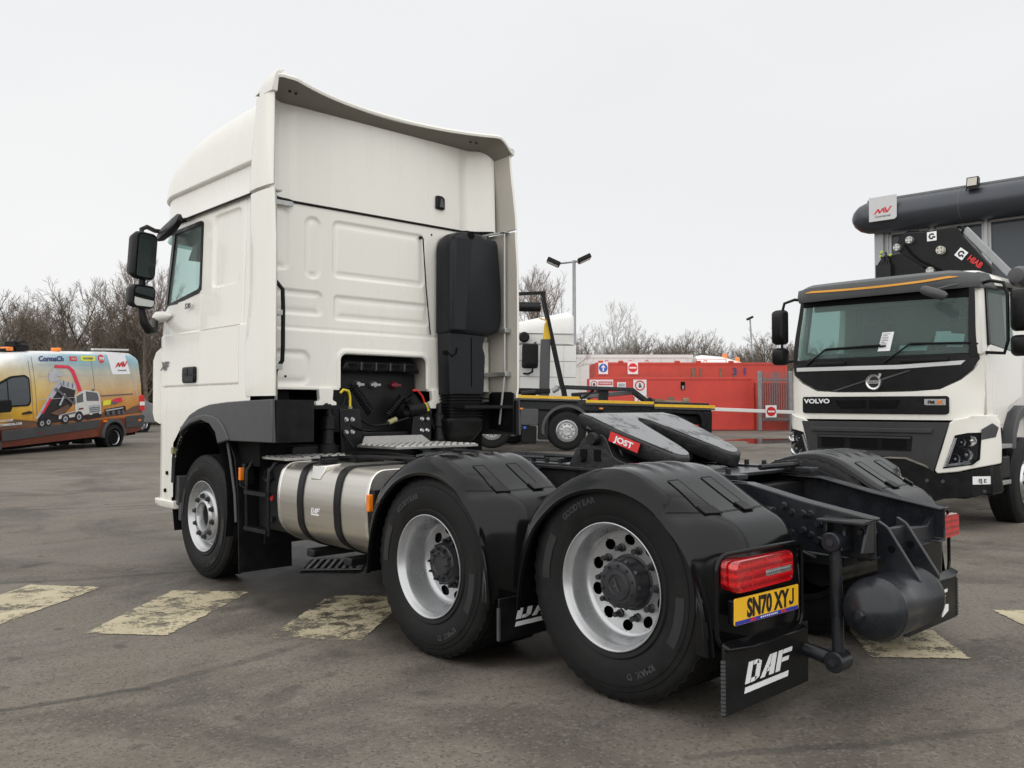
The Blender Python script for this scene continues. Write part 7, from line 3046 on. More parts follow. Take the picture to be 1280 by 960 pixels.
# hook arm: mast, hook jib, frame
mb = MB()
mb.box(-.59, -.32, .75, 1.10, 1.3, 2.98)
hk('mast', mb, 'grey_plastic', bevel=.02)
mb = MB()
mb.prism(fillet([(-.54, 2.9), (-.50, 3.42), (-.36, 3.50), (-.31, 3.40), (-.33, 2.9)], .03, 3), .80, 1.05, 'y')
hk('hook_jib', mb, 'hook_yellow', bevel=.01)
mb = MB()
mb.tube([(-.64, .9, 3.56), (-.48, .9, 3.52), (-.4, .9, 3.44)], .02, 6)
hk('hook_latch', mb, 'hook_yellow')
mb = MB()
mb.bar((-.57, .70, 4.22), (.06, .70, 1.62), .09, .13, (0, 1, 0))
mb.bar((-2.6, .70, 4.10), (-.55, .70, 4.24), .09, .12, (0, 1, 0))
mb.bar((.06, .70, 1.62), (.10, .70, 1.4), .14, .2, (0, 1, 0))
mb.bar((-.57, 1.4, 4.22), (.06, 1.4, 1.62), .09, .13, (0, 1, 0))
mb.box(-.62, -.50, .64, 1.5, 4.14, 4.28)
hk('sheet_arm', mb, 'black_plastic', bevel=.012)
mb = MB()
mb.tube([(-2.6, .78, 3.84), (-.62, .78, 3.86)], .135, 14)
hk('rolled_sheet', mb, 'dark_steel', smooth=40)
mb = MB()
mb.bar((.05, .75, 1.68), (1.96, .75, 1.66), .10, .12, (0, 1, 0))
mb.bar((1.92, .75, 1.68), (2.36, .75, 1.36), .10, .13, (0, 1, 0))
mb.bar((.05, 1.35, 1.68), (1.96, 1.35, 1.66), .10, .12, (0, 1, 0))
mb.bar((1.92, 1.35, 1.68), (2.36, 1.35, 1.36), .10, .13, (0, 1, 0))
mb.prism(disc(2.42, 1.36, .10, 14), .68, .82, 'y')
hk('lift_frame', mb, 'chassis_paint', bevel=.01)
mb = MB()
mb.bar((.55, .9, 1.42), (1.95, .9, 1.58), .12, .10, (0, 1, 0))
hk('lift_ram', mb, 'steel_grey', bevel=.03)
mb = MB()
mb.tube([(.3, .95, 1.44), (1.2, .95, 1.52)], .09, 10)
mb.tube([(.75, .95, 1.36), (1.1, .95, 1.66)], .04, 8)
mb.box(1.05, 1.3, .8, 1.2, 1.34, 1.62)
mb.tube([(.55, .8, 1.36), (.9, .8, 1.62)], .03, 8)
hk('hydraulics', mb, 'dark_steel', smooth=40)
mb = MB()
mb.box(2.55, 2.8, .6, 1.3, 1.28, 1.42)
mb.box(2.95, 3.1, .7, .9, 1.28, 1.48)
mb.tube([(2.7, .7, 1.34), (3.4, .7, 1.33)], .05, 8)
mb.lathe([(-.08, 0), (-.08, .11), (.08, .11), (.08, 0)], 14, (3.4, .7, 1.36), 'x')
hk('tail_roller', mb, 'rusty_steel', smooth=40)
mb = MB()
mb.box(-1.3, -.6, .7, 1.1, 1.45, 1.55)
mb.box(-2.6, -.3, .68, .8, 1.50, 1.62)
mb.tube([(-1.1, .5, 1.45), (-.7, .5, 1.5)], .08, 8)
hk('front_frame', mb, 'black_plastic', bevel=.01)
mb = MB()
mb.tube([(-.25, .5, 1.55), (-.12, .5, 1.62), (-.1, .5, 1.7)], .07, 8)
hk('work_lamp', mb, 'galvanised', smooth=40)
# its cab, hidden from here behind the big tractor unit
mb = MB()
secs = []
for (z, x0, x1, k) in ((.5, -4.9, -2.75, .0), (1.2, -5.0, -2.7, 0), (2.1, -4.98, -2.7, .0), (3.0, -4.75, -2.72, .06), (3.15, -4.5, -2.8, .16)):
    secs.append([(p[0], p[1], z) for p in rrect(x0, x1, -.05 + k, 2.2 - k, .12, 4)])
mb.loft(secs)
cbx = hk('cab', mb, 'plain_white', smooth=40)
mb = MB()
mb.box(-4.7, -3.9, -.06, -.03, 1.9, 2.7)
obj('cab_window', mb, 'office_glass', cbx)
mb = MB()
mb.box(-5.02, -4.9, .1, 2.05, 1.8, 2.7)
obj('windscreen', mb, 'office_glass', cbx)

# ------------------------------------------------------------------ white high-roof lorry behind it
WT = empty('white_lorry', place(1.3, 25.8) + (.30,), -YAW, label='white high-roof lorry cab with black mirrors, parked behind the hook-lift chassis', cat='truck', ry=.02)
mb = MB()
secs = []
for (x, zt, k) in ((-2.6, 2.7, .08), (-2.45, 3.15, .03), (-2.0, 3.40, .0), (-1.1, 3.66, 0), (-.2, 3.86, 0), (.30, 3.97, 0), (.42, 3.94, .02), (.48, 3.86, .05)):
    secs.append([(x, .05 + k, 2.98), (x, .02 + k, 3.2), (x, .04 + k, zt - .22), (x, .12 + k, zt - .08), (x, .35 + k, zt), (x, 1.95 - k, zt), (x, 2.2 - k, zt - .1), (x, 2.28 - k, 3.2), (x, 2.25 - k, 2.98)])
mb.loft(secs)
obj('roof_fairing', mb, 'plain_white', WT, smooth=40)
mb = MB()
mb.prism(fillet([(-2.75, .9), (.62, .9), (.55, 2.96), (-2.55, 2.96), (-2.75, 2.0)], .06, 3), 0, 2.3, 'y')
obj('cab', mb, 'plain_white', WT, bevel=.03, seg=3)
for (z, h) in ((2.93, .02), (3.27, .015), (2.45, .012), (1.98, .012)):
    mb = MB()
    mb.box(-2.4, .50 if z > 2.9 else .56, -.006, .02, z, z + h)
    obj('panel_gap', mb, 'grey_print', WT)
for (x, z0, z1) in ((.18, 1.0, 2.93), (-1.12, 1.0, 2.93)):
    mb = MB()
    mb.box(x, x + .018, -.006, .02, z0, z1)
    obj('panel_gap', mb, 'pale_print', WT)
mb = MB()
mb.prism(fillet([(-2.3, 2.05), (-1.30, 2.05), (-1.30, 2.80), (-2.2, 2.80)], .05, 3), -.012, .03, 'y')
obj('cab_window', mb, 'office_glass', WT)
for (x0, x1, z0, z1) in ((-1.06, -.58, 2.22, 2.94), (-.96, -.62, 2.24, 2.38)):
    mb = MB()
    mb.prism(fillet([(x0, z0), (x1, z0), (x1, z1), (x0, z1)], .08, 4), -.42, -.18, 'y')
    obj('mirror_housing', mb, 'black_plastic', WT, bevel=.04, seg=3)
mb = MB()
mb.tube([(-.74, -.3, 2.24), (-.74, -.3, 2.12), (-.86, -.15, 2.06), (-1.0, .02, 2.08)], .03, 8)
mb.tube([(-.70, -.3, 2.9), (-.66, -.1, 3.0), (-.66, .02, 3.0)], .03, 8)
obj('mirror_arm', mb, 'black_plastic', WT, smooth=40)
mb = MB()
mb.prism(disc(-1.0, 3.15, .16, 16), -.2, .0, 'y')
obj('kerb_mirror', mb, 'black_plastic', WT, bevel=.05)
for x in (-1.3, 1.6):
    for s, y in ((-1, .03), (1, 2.27)):
        truck_wheel(WT, x, y, .50, (0, s), .52, .3, n=28)
mb = MB()
mb.box(-2.6, 3.2, .5, 1.8, .6, .95)
obj('chassis', mb, 'chassis_paint', WT)
# ------------------------------------------------------------------ red containers, signs, gate, barrier
RC = place(8.0, 34) + (.42,)


def container(name, x0, x1, y0, y1, z0, z1, material, label, group=None):
    e = empty(name, RC, -YAW + .05, label=label, cat='container')
    mb = MB()
    mb.box(x0, x1, y0, y1, z0, z1)
    obj('shell', mb, material, e, bevel=.015)
    for (a, b) in ((z0, z0 + .12), (z1 - .10, z1)):
        mb = MB()
        mb.box(x0 - .01, x1 + .01, y0 - .02, y0 + .04, a, b)
        obj('side_rail', mb, material, e, bevel=.006)
    for x in (x0, x1):
        mb = MB()
        mb.box(x - .06, x + .06, y0 - .025, y0 + .08, z0, z1)
        obj('corner_post', mb, material, e, bevel=.008)
    return e


C2 = container('container', -4.30, 3.75, 2.6, 5.0, 0.0, 2.84, 'red_box_rusty', 'taller rust-streaked red container standing behind the low red one')
C1 = container('container', -4.78, 1.46, 0, 2.3, .06, 2.13, 'red_box', 'low bright red container with a lock slot, in front of the taller red one')
for x in (-3.9, -2.9, .3, -2.2):
    mb = MB()
    mb.tube([(x + .07 * cos(a), 2.6, 2.86 + .07 * sin(a)) for a in [pi * k / 8 for k in range(9)]], .018, 6)
    obj('lifting_eye', mb, 'red_box', C2)
for x in (-4.15, -3.3, -.9, .0, 1.4):
    mb = MB()
    mb.box(x - .10, x + .10, 2.55, 2.68, 2.82, 2.91)
    obj('lid_hinge', mb, 'red_box_rusty', C2, bevel=.01)
mb = MB()
mb.box(-.1, 1.2, 2.60, 2.63, 2.97, 2.99)
mb.box(-.1, -.08, 2.60, 2.63, 2.84, 2.99)
mb.box(1.18, 1.2, 2.60, 2.63, 2.84, 2.99)
obj('top_rail', mb, 'red_box', C2)
for x, w in ((-.3, .16), (.05, .08), (1.5, .1), (.9, .1)):
    mb = MB()
    mb.box(x, x + w, 2.572, 2.59, 1.9, 2.60)
    obj('rust_streak', mb, 'rusty_steel', C2)
for (x, s) in ((1.55, '3'), (1.98, '1')):
    M = Matrix(((1, 0, 0, x), (0, 0, -1, 2.57), (0, 1, 0, 2.32), (0, 0, 0, 1)))
    text('painted_number', s, .30, M, 'navy_print', C2, bold=.01)
mb = MB()
mb.box(-1.40, -1.24, -.04, .02, 1.65, 1.95)
lk = obj('lock_slot', mb, 'void_black', C1, bevel=.01)
mb = MB()
mb.box(-1.36, -1.28, -.06, .0, 1.66, 1.80)
obj('padlock', mb, 'galvanised', lk)
# signs fixed on the containers
SM = lambda x, z, y: Matrix(((1, 0, 0, x), (0, 0, -1, y), (0, 1, 0, z), (0, 0, 0, 1)))


def sign(label, x, z, y, w, h):
    e = empty('sign', RC, -YAW + .05, label=label, cat='sign')
    e['_dummy'] = 0
    del e['_dummy']
    flat('board', [[(-w / 2, -h / 2), (w / 2, -h / 2), (w / 2, h / 2), (-w / 2, h / 2)]], SM(x, z, y), 'white_print', e, .01)
    return e


e = sign('white square sign with a blue disc and white up arrow on the red container', -4.05, 2.60, 2.565, .40, .52)
flat('disc', [disc(0, 0, .18, 28)], SM(-4.05, 2.60, 2.553), 'sign_blue', e, .003)
flat('arrow', [[(-.03, -.13), (.03, -.13), (.03, .03), (.08, .0), (.08, .05), (0, .13), (-.08, .05), (-.08, .0), (-.03, .03)]], SM(-4.05, 2.60, 2.549), 'white_print', e, .003)
e = sign('white square sign with a red no-entry disc on the red container', -2.80, 2.61, 2.565, .44, .54)
flat('disc', [disc(0, 0, .19, 28)], SM(-2.80, 2.61, 2.553), 'red_print', e, .003)
flat('bar', [[(-.15, -.035), (.15, -.035), (.15, .035), (-.15, .035)]], SM(-2.80, 2.61, 2.549), 'white_print', e, .003)
e = sign('wide red-and-white warning sign with a triangle at the left end of the low red container', -4.53, 1.83, -.035, .92, .40)
flat('red_field', [[(-.12, -.01), (.43, -.01), (.43, .13), (-.12, .13)]], SM(-4.53, 1.83, -.047), 'red_print', e, .003)
flat('symbol', [disc(-.29, .03, .13, 20) + [(-.29 + .13, .03)] + disc(-.29, .03, .10, 20)[::-1]], SM(-4.53, 1.83, -.047), 'red_print', e, .003) if False else None
mb = MB()
mb.lathe([(0, .10), (-.004, .10), (-.004, .13), (0, .13)], 24, (-4.82, -.046, 1.86), 'y')
obj('symbol_ring', mb, 'red_print', e)
flat('symbol', [[(-.03, -.07), (.03, -.07), (.05, .0), (0, .06), (-.05, .0)]], SM(-4.82, 1.86, -.047), 'black_print', e, .003)
text('warning_lettering', 'WARNING', .07, SM(-4.375, 1.855, -.052), 'white_print', e, bold=.003)
e = sign('small pale notice board between two signs on the low red container', -3.74, 1.78, -.035, .34, .30)
flat('text_field', [[(-.13, -.02), (.13, -.02), (.13, .10), (-.13, .10)]], SM(-3.74, 1.78, -.047), 'silver_print', e, .003)
e = sign('tall white sign with a red ring on the low red container', -3.02, 1.70, -.035, .52, .66)
mb = MB()
mb.lathe([(0, .15), (-.004, .15), (-.004, .20), (0, .20)], 28, (-3.02, -.046, 1.80), 'y')
obj('red_ring', mb, 'red_print', e)
flat('symbol', [[(-.06, -.08), (.08, -.08), (.02, .1), (-.03, .1)]], SM(-3.02, 1.80, -.047), 'grey_print', e, .003)
e = sign('second white ringed sign low on the red container, half behind the hook-lift frame', -2.98, 1.20, -.035, .5, .3)
mb = MB()
mb.lathe([(0, .10), (-.004, .10), (-.004, .135), (0, .135)], 24, (-2.98, -.046, 1.2), 'y')
obj('red_ring', mb, 'red_print', e)
# palisade gate
GT = empty('palisade_gate', RC, -YAW + .05, label='grey steel palisade gate at the right end of the red container', cat='gate')
for x in (1.58, 2.80):
    mb = MB()
    mb.box(x - .07, x + .07, -.5, -.36, .05, 2.35)
    obj('post', mb, 'galvanised', GT, bevel=.01)
for z in (.45, 1.98):
    mb = MB()
    mb.box(1.65, 2.75, -.46, -.41, z, z + .08)
    obj('rail', mb, 'galvanised', GT, bevel=.004)
for k in range(12):
    x = lerp(1.70, 2.70, k / 11)
    mb = MB()
    mb.prism([(x - .017, .40), (x + .017, .40), (x + .017, 2.25), (x, 2.36), (x - .017, 2.25)], -.49, -.465, 'y')
    obj('pale', mb, 'steel_grey', GT)
mb = MB()
mb.box(1.55, 3.05, -.15, 2.0, .0, 1.92)
tag(obj('steel_box', mb, 'red_box_rusty', None, bevel=.02), 'dark red steel box standing directly behind the palisade gate', 'box')
bpy.data.objects['steel_box'].location = RC
bpy.data.objects['steel_box'].rotation_euler = (0, 0, -YAW + .05)
# barrier
BR = empty('barrier', RC, -YAW + .05, label='white barrier arm with a round no-entry disc across the gate', cat='barrier')
mb = MB()
mb.bar((-1.4, -1.0, .92), (3.6, -1.0, .72), .06, .13, (0, 0, 1))
obj('arm', mb, 'plain_white', BR, bevel=.01)
mb = MB()
mb.box(3.4, 3.75, -1.15, -.8, .0, 1.0)
obj('post', mb, 'plain_white', BR, bevel=.03)
mb = MB()
mb.box(1.60, 2.02, -1.07, -1.04, .56, 1.02)
dsk = obj('disc_board', mb, 'white_print', BR, bevel=.01)
flat('disc', [disc(0, 0, .18, 24)], SM(1.81, .79, -1.071), 'red_print', dsk, .003)
flat('bar', [[(-.13, -.03), (.13, -.03), (.13, .03), (-.13, .03)]], SM(1.81, .79, -1.075), 'white_print', dsk, .003)
# white box trailer and round-roofed van beyond
TB = empty('box_trailer', RC, -YAW + .03, label='long white box trailer roof showing above the red containers', cat='trailer')
mb = MB()
mb.box(-4.75, .75, 7.0, 9.5, .9, 3.42)
obj('box', mb, 'plain_white', TB, bevel=.03)
mb = MB()
mb.box(-4.78, .78, 6.97, 7.02, 3.28, 3.43)
obj('top_rail', mb, 'plain_white', TB)
for k in range(9):
    mb = MB()
    x = -4.6 + k * .64
    mb.box(x, x + .02, 6.985, 7.01, 1.0, 3.28)
    obj('side_seam', mb, 'pale_print', TB)
for x in (-3.5, -2.3):
    truck_wheel(TB, x, 7.0, .5, (0, -1), .5, .3, n=20)
    truck_wheel(TB, x, 9.5, .5, (0, 1), .5, .3, n=20)
WV = empty('white_van', RC, -YAW + .03, label='white round-roofed van with two amber beacons behind the palisade gate', cat='van')
mb = MB()
secs = []
for (x, zt) in ((.9, 3.35), (1.2, 3.42), (2.2, 3.33), (3.2, 3.05), (4.2, 2.7), (4.9, 2.1), (5.5, 1.6), (5.7, .9)):
    secs.append([(x, 6.6, .6), (x, 6.6, zt - .5), (x, 6.75, zt - .15), (x, 7.1, zt), (x, 8.0, zt), (x, 8.3, zt - .15), (x, 8.4, zt - .5), (x, 8.4, .6)])
mb.loft(secs)
obj('body', mb, 'plain_white', WV, smooth=50)
mb = MB()
mb.prism([(3.6, 1.7), (4.9, 1.7), (4.5, 2.15), (3.7, 2.3)], 6.58, 6.62, 'y')
obj('window', mb, 'office_glass', WV)
for x, z in ((2.35, 3.25), (2.95, 3.08)):
    mb = MB()
    mb.lathe([(0, .14), (.06, .12), (.22, .11), (.25, .06), (.25, 0)], 16, (x, 7.2, z), 'z')
    obj('beacon', mb, 'amber_lens', WV, smooth=40)
for x in (1.7, 4.9):
    truck_wheel(WV, x, 6.6, .36, (0, -1), .36, .22, n=20)
    truck_wheel(WV, x, 8.4, .36, (0, 1), .36, .22, n=20)
# grey steel cabin left of the containers
GC = empty('grey_cabin', place(4.05, 43) + (.5,), -YAW, label='pale grey steel cabin between the white lorry and the red containers', cat='cabin')
mb = MB()
mb.box(-2.2, 1.1, 0, 3, 0, 3.15)
obj('wall', mb, 'building_panel', GC, bevel=.02)
mb = MB()
mb.box(-2.3, 1.2, -.1, 3.1, 3.15, 3.42)
obj('roof', mb, 'plain_white', GC, bevel=.03)
for k in range(7):
    mb = MB()
    mb.box(-2.0 + .42 * k, -1.96 + .42 * k, -.03, .02, .1, 3.1)
    obj('rib', mb, 'frame_white', GC)
PF = empty('palisade_fence', place(3.3, 37) + (.5,), -YAW, label='short grey palisade fence in front of the pale grey cabin', cat='fence')
for k in range(7):
    mb = MB()
    x = .78 + .13 * k
    mb.prism([(x - .045, 0), (x + .045, 0), (x + .045, 2.45 - .02 * k), (x, 2.56 - .02 * k), (x - .045, 2.45 - .02 * k)], 0, .02, 'y')
    obj('pale', mb, 'steel_grey', PF)
for z in (.5, 2.0):
    mb = MB()
    mb.box(.65, 1.65, .022, .07, z, z + .06)
    obj('rail', mb, 'galvanised', PF)

# ------------------------------------------------------------------ lamp posts
def lamp_post(label, pos, h, heads, lean=0.0):
    e = empty('lamp_post', pos, -YAW, label=label, cat='lamp post')
    mb = MB()
    mb.tube([(0, 0, 0), (0, 0, 1.2), (0, 0, 1.25), (lean, 0, h)], [.11, .11, .075, .055], 12)
    obj('pole', mb, 'galvanised', e, smooth=40)
    for (dx, up, sgn) in heads:
        mb = MB()
        if abs(dx) > .02:
            mb.tube([(lean, 0, h - .05), (lean + dx, 0, h - .05 + up)], .035, 8)
        a = obj('bracket', mb if mb.v else MB().box(lean - .05, lean + .05, -.05, .05, h - .1, h), 'galvanised', e)
        mb = MB()
        M = Matrix.Translation((lean + dx, 0, h + up)) @ Matrix.Rotation(radians(-25 * sgn), 4, 'Y')
        mb.box(-.24, .24, -.22, .22, -.06, .10)
        mb.xform(M)
        f = obj('floodlight', mb, 'black_plastic', e, bevel=.03)
        mb = MB()
        mb.box(-.20, .20, -.18, .18, -.075, -.055)
        mb.xform(M)
        obj('lamp_glass', mb, 'pale_print', f)
    return e


lamp_post('tall galvanised lamp post with two floodlights beside the white lorry', place(2.16, 30) + (.38,), 6.1, [(-.72, -.08, -1), (.36, .04, 1)])
lamp_post('thin lamp post with one small head leaning far behind the red containers', place(18.5, 66) + (.5,), 7.6, [(.0, 0, 1)], lean=-.35)

# ------------------------------------------------------------------ showroom building on the right
BD = empty('showroom', place(9.96, 24) + (.2,), -YAW - .745, label='grey glass showroom with a round dark fascia tube, behind the crane truck', cat='building')
mb = MB()
prof = [(-.52, 0), (-.50, .10), (-.42, .24), (-.28, .36), (-.08, .43), (.08, .445), (9.0, .445)]
mb.lathe(prof, 32, (0, .10, 6.45), 'x')
tb = obj('fascia_tube', mb, 'fascia_blue', BD, smooth=50)
mb = MB()
mb.box(-.05, 9.0, -.05, 3.0, 6.87, 6.92)
obj('roof_edge', mb, 'steel_grey', BD)
for x in (2.35, 4.4, 6.5):
    mb = MB()
    mb.lathe([(-.004, .447), (-.004, .4485), (.004, .4485), (.004, .447)], 32, (x, .10, 6.45), 'x')
    obj('tube_joint', mb, 'steel_grey', tb)
mb = MB()
mb.box(.0, 9.0, 1.0, 5.0, 0, 6.85)
obj('wall', mb, 'building_panel', BD)
mb = MB()
mb.box(.02, .26, .25, .95, 0, 6.1)
obj('corner_column', mb, 'building_panel', BD, bevel=.01)
xs_ = [.30, 1.49, 2.80, 4.3, 5.8, 7.3, 8.8]
for a, b in zip(xs_, xs_[1:]):
    for (z0, z1) in ((.2, 2.6), (2.75, 5.2), (5.3, 6.06)) if False else ((.2, 2.6), (2.75, 6.04)):
        mb = MB()
        mb.box(a + .10, b - .10, .52, .54, z0 + .05, z1 - .05)
        obj('window', mb, 'office_glass', BD)
        for (u0, u1, w0, w1) in ((a, b, z0, z0 + .06), (a, b, z1 - .06, z1), (a + .04, a + .11, z0, z1), (b - .11, b - .04, z0, z1)):
            mb = MB()
            mb.box(u0, u1, .46, .60, w0, w1)
            obj('window_frame', mb, 'frame_white', BD, bevel=.006)
for x in xs_:
    mb = MB()
    mb.box(x - .045, x + .045, .40, .64, 0, 6.1)
    obj('mullion', mb, 'frame_white', BD, bevel=.008)
mb = MB()
mb.box(.3, 9, .45, .7, 2.58, 2.78)
obj('spandrel', mb, 'frame_white', BD)
mb = MB()
mb.box(.3, 9.0, .9, .95, .2, 6.0)
obj('inner_wall', mb, 'steel_grey', BD)
# sign on the tube
SG = empty('showroom_sign', BD.location, BD.rotation_euler[2], label='square pale sign with red zigzag mark on the round showroom fascia', cat='sign')
mb = MB()
mb.prism(fillet([(.12, 6.24), (.80, 6.24), (.85, 6.30), (.85, 6.90), (.12, 6.90)], [0, .06, .02, 0, 0], 3), -.40, -.36, 'y')
bd_ = obj('board', mb, 'sign_panel', SG, bevel=.004)
mv_logo(SM(.485, 6.43, -.402), .48, SG)
text('dealer_name', 'Commercial', .058, SM(.485, 6.335, -.404), 'grey_print', SG, sx=1.02, bold=.001)
FL = empty('floodlight', BD.location, BD.rotation_euler[2], label='black square floodlight standing on top of the showroom fascia', cat='floodlight')
mb = MB()
mb.hexa([(2.56, -.42, 6.72), (2.84, -.42, 6.72), (2.84, -.20, 6.80), (2.56, -.20, 6.80)], [(2.56, -.34, 7.04), (2.84, -.34, 7.04), (2.84, -.18, 7.02), (2.56, -.18, 7.02)])
h_ = obj('housing', mb, 'black_plastic', FL, bevel=.01)
mb = MB()
mb.hexa([(2.59, -.428, 6.80), (2.81, -.428, 6.80), (2.81, -.41, 6.80), (2.59, -.41, 6.80)], [(2.59, -.358, 7.01), (2.81, -.358, 7.01), (2.81, -.34, 7.01), (2.59, -.34, 7.01)])
obj('lamp_glass', mb, 'inner_cream', h_)
mb = MB()
mb.tube([(2.56, -.3, 6.85), (2.5, -.2, 6.7), (2.5, 0, 6.8)], .015, 6)
obj('bracket', mb, 'dark_steel', FL)

# ------------------------------------------------------------------ drain grate, puddle
DG = empty('drain_grate', (-.07, -.28, ground_z(-.07, -.28) + .006), radians(-40), label='slotted drain grating in the asphalt below the fuel tank', cat='drain')
mb = MB()
mb.box(-.26, .26, -.26, .26, -.01, .0)
obj('pit', mb, 'void_black', DG)
mb = MB()
for a in (-.27, .245):
    mb.box(a, a + .025, -.27, .27, 0, .012)
    mb.box(-.245, .245, a, a + .025, 0, .012)
obj('frame', mb, 'steel_grey', DG)
for k in range(8):
    x = lerp(-.23, .215, k / 7)
    mb = MB()
    mb.box(x, x + .028, -.245, .245, 0, .010)
    obj('bar', mb, 'galvanised', DG)
m = bpy.data.materials.new('puddle_water')
m.use_nodes = True
p_ = m.node_tree.nodes['Principled BSDF']
p_.inputs['Base Color'].default_value = (.03, .027, .024, 1)
p_.inputs['Roughness'].default_value = .03
MATS['puddle_water'] = m
mb = MB()
cx, cy = place(8.6, 27.2)
pts = []
for k in range(60):
    a = 2 * pi * k / 60
    r = 1 + .22 * sin(3 * a + 1) + .13 * sin(5 * a) + .10 * sin(9 * a + 2)
    u, w = 1.9 * r * cos(a), 1.1 * r * sin(a)
    pts.append((cx + u * RX + w * FX, cy + u * RY + w * FY))
zz_ = [ground_z(*p) for p in pts]
mb.add([(p[0], p[1], z + .006) for p, z in zip(pts, zz_)] + [(cx, cy, ground_z(cx, cy) + .006)], [(i, (i + 1) % 60, 60) for i in range(60)])
tag(obj('puddle', mb, 'puddle_water', None, smooth=60, fix=False), kind='structure')
# wet streaks with milky water beside the front wheel
m = bpy.data.materials.new('milky_water')
m.use_nodes = True
p_ = m.node_tree.nodes['Principled BSDF']
p_.inputs['Base Color'].default_value = (.40, .39, .37, 1)
p_.inputs['Roughness'].default_value = .12
MATS['milky_water'] = m

# ------------------------------------------------------------------ bare winter trees
mat('bark', (.115, .095, .075), .9, var=.3, vscale=5)
mat('twig', (.165, .132, .103), .9, var=.3, vscale=2)
mat('twig_reddish', (.19, .14, .118), .9, var=.3, vscale=2)
mat('birch_bark', (.34, .32, .29), .85, var=.25, vscale=4)
mat('scrub', (.105, .082, .058), .95, var=.35, vscale=.8)


def bare_tree(seed, h, spread, depth=5, trunk_r=.14, up=.5, clear=.25, dens=1.0, twig_r=.009):
    """trunk and branches by recursive forking; returns (thick, thin) meshes"""
    rnd = random.Random(seed)
    thick, thin = MB(), MB()

    def limb(p, d, L, r, lev):
        n = 4 if lev < 2 else 3
        pts = [p]
        dd = d.copy()
        for k in range(n):
            wob = Vector((rnd.uniform(-1, 1), rnd.uniform(-1, 1), rnd.uniform(-.6, 1))) * (.10 + .05 * lev)
            dd = (dd + wob + Vector((0, 0, up * .10))).normalized()
            pts.append(pts[-1] + dd * (L / n))
        r1 = max(twig_r * .7, r * (.62 if lev else .45))
        (thick if lev < 2 else thin).tube(pts, [lerp(r, r1, k / n) for k in range(n + 1)], 6 if lev == 0 else 3 if lev > 1 else 4, caps=False)
        if lev >= depth:
            # last twigs: slim three-cornered slivers
            for c in range(4):
                q = pts[rnd.randint(1, n)]
                d2 = (dd + Vector((rnd.uniform(-1, 1), rnd.uniform(-1, 1), rnd.uniform(-.4, .9))) * .8).normalized() * L * rnd.uniform(.5, 1.0)
                s2 = d2.orthogonal().normalized() * twig_r * .8
                o2 = len(thin.v)
                thin.v += [tuple(q - s2), tuple(q + s2), tuple(q + d2)]
                thin.f.append((o2, o2 + 1, o2 + 2))
            return
        kids = int((7 if lev == 0 else 5 if lev == 1 else 4) * dens + rnd.random())
        for c in range(kids):
            t = lerp(clear if lev == 0 else .2, 1.0, (c + rnd.random()) / kids)
            i = min(n - 1, int(t * n))
            q = pts[i].lerp(pts[i + 1], t * n - i)
            base = (pts[i + 1] - pts[i]).normalized()
            az = rnd.uniform(0, 2 * pi)
            side = base.orthogonal().normalized()
            side.rotate(Matrix.Rotation(az, 3, base))
            ang = rnd.uniform(.45, .95) * spread
            nd = (base * cos(ang) + side * sin(ang)).normalized()
            limb(q, nd, L * rnd.uniform(.42, .62) * (1.15 - .45 * t if lev == 0 else 1), max(twig_r, lerp(r, r1, t) * .58), lev + 1)
        # leader carries on
        if lev > 0:
            limb(pts[-1], dd, L * .5, max(twig_r, r1 * .8), lev + 1)
        else:
            for c in range(2):
                sd_ = Vector((rnd.uniform(-1, 1), rnd.uniform(-1, 1), 1.6)).normalized()
                limb(pts[-1], sd_, L * .42, r1 * .8, 1)
    limb(Vector((0, 0, -.3)), Vector((0, 0, 1)), h * .62, trunk_r, 0)
    return thick, thin


PROTO = []
for k, (seed, h, sp, dp, up_, cl, de) in enumerate(((3, 8.5, 1.0, 4, .5, .2, 1.0), (11, 7.5, 1.15, 4, .3, .12, 1.05), (23, 9.5, .85, 4, .8, .3, .95), (31, 6.5, 1.2, 4, .4, .08, 1.1))):
    a, b = bare_tree(seed, h, sp, dp, .15, up_, cl, de)
    ma = bpy.data.meshes.new('trunk')
    ma.from_pydata(a.v, [], a.f)
    ma.materials.append(MATS['bark'])
    mt = bpy.data.meshes.new('branches')
    mt.from_pydata(b.v, [], b.f)
    mt.materials.append(MATS['twig_reddish' if k == 2 else 'twig'])
    for me in (ma, mt):
        for p in me.polygons:
            p.use_smooth = True
    PROTO.append((ma, mt))


def plant(proto, right, ahead, scale, rz, label, group=None, zoff=0, cat='tree'):
    x, y = place(right, ahead)
    e = empty('bare_tree', (x, y, ground_z(x, y) + zoff), rz, label=label, cat=cat, group=group)
    e.scale = (scale, scale, scale)
    for nm, me in zip(('trunk', 'branches'), PROTO[proto]):
        o = bpy.data.objects.new(nm, me)
        COL.objects.link(o)
        o.parent = e
    return e


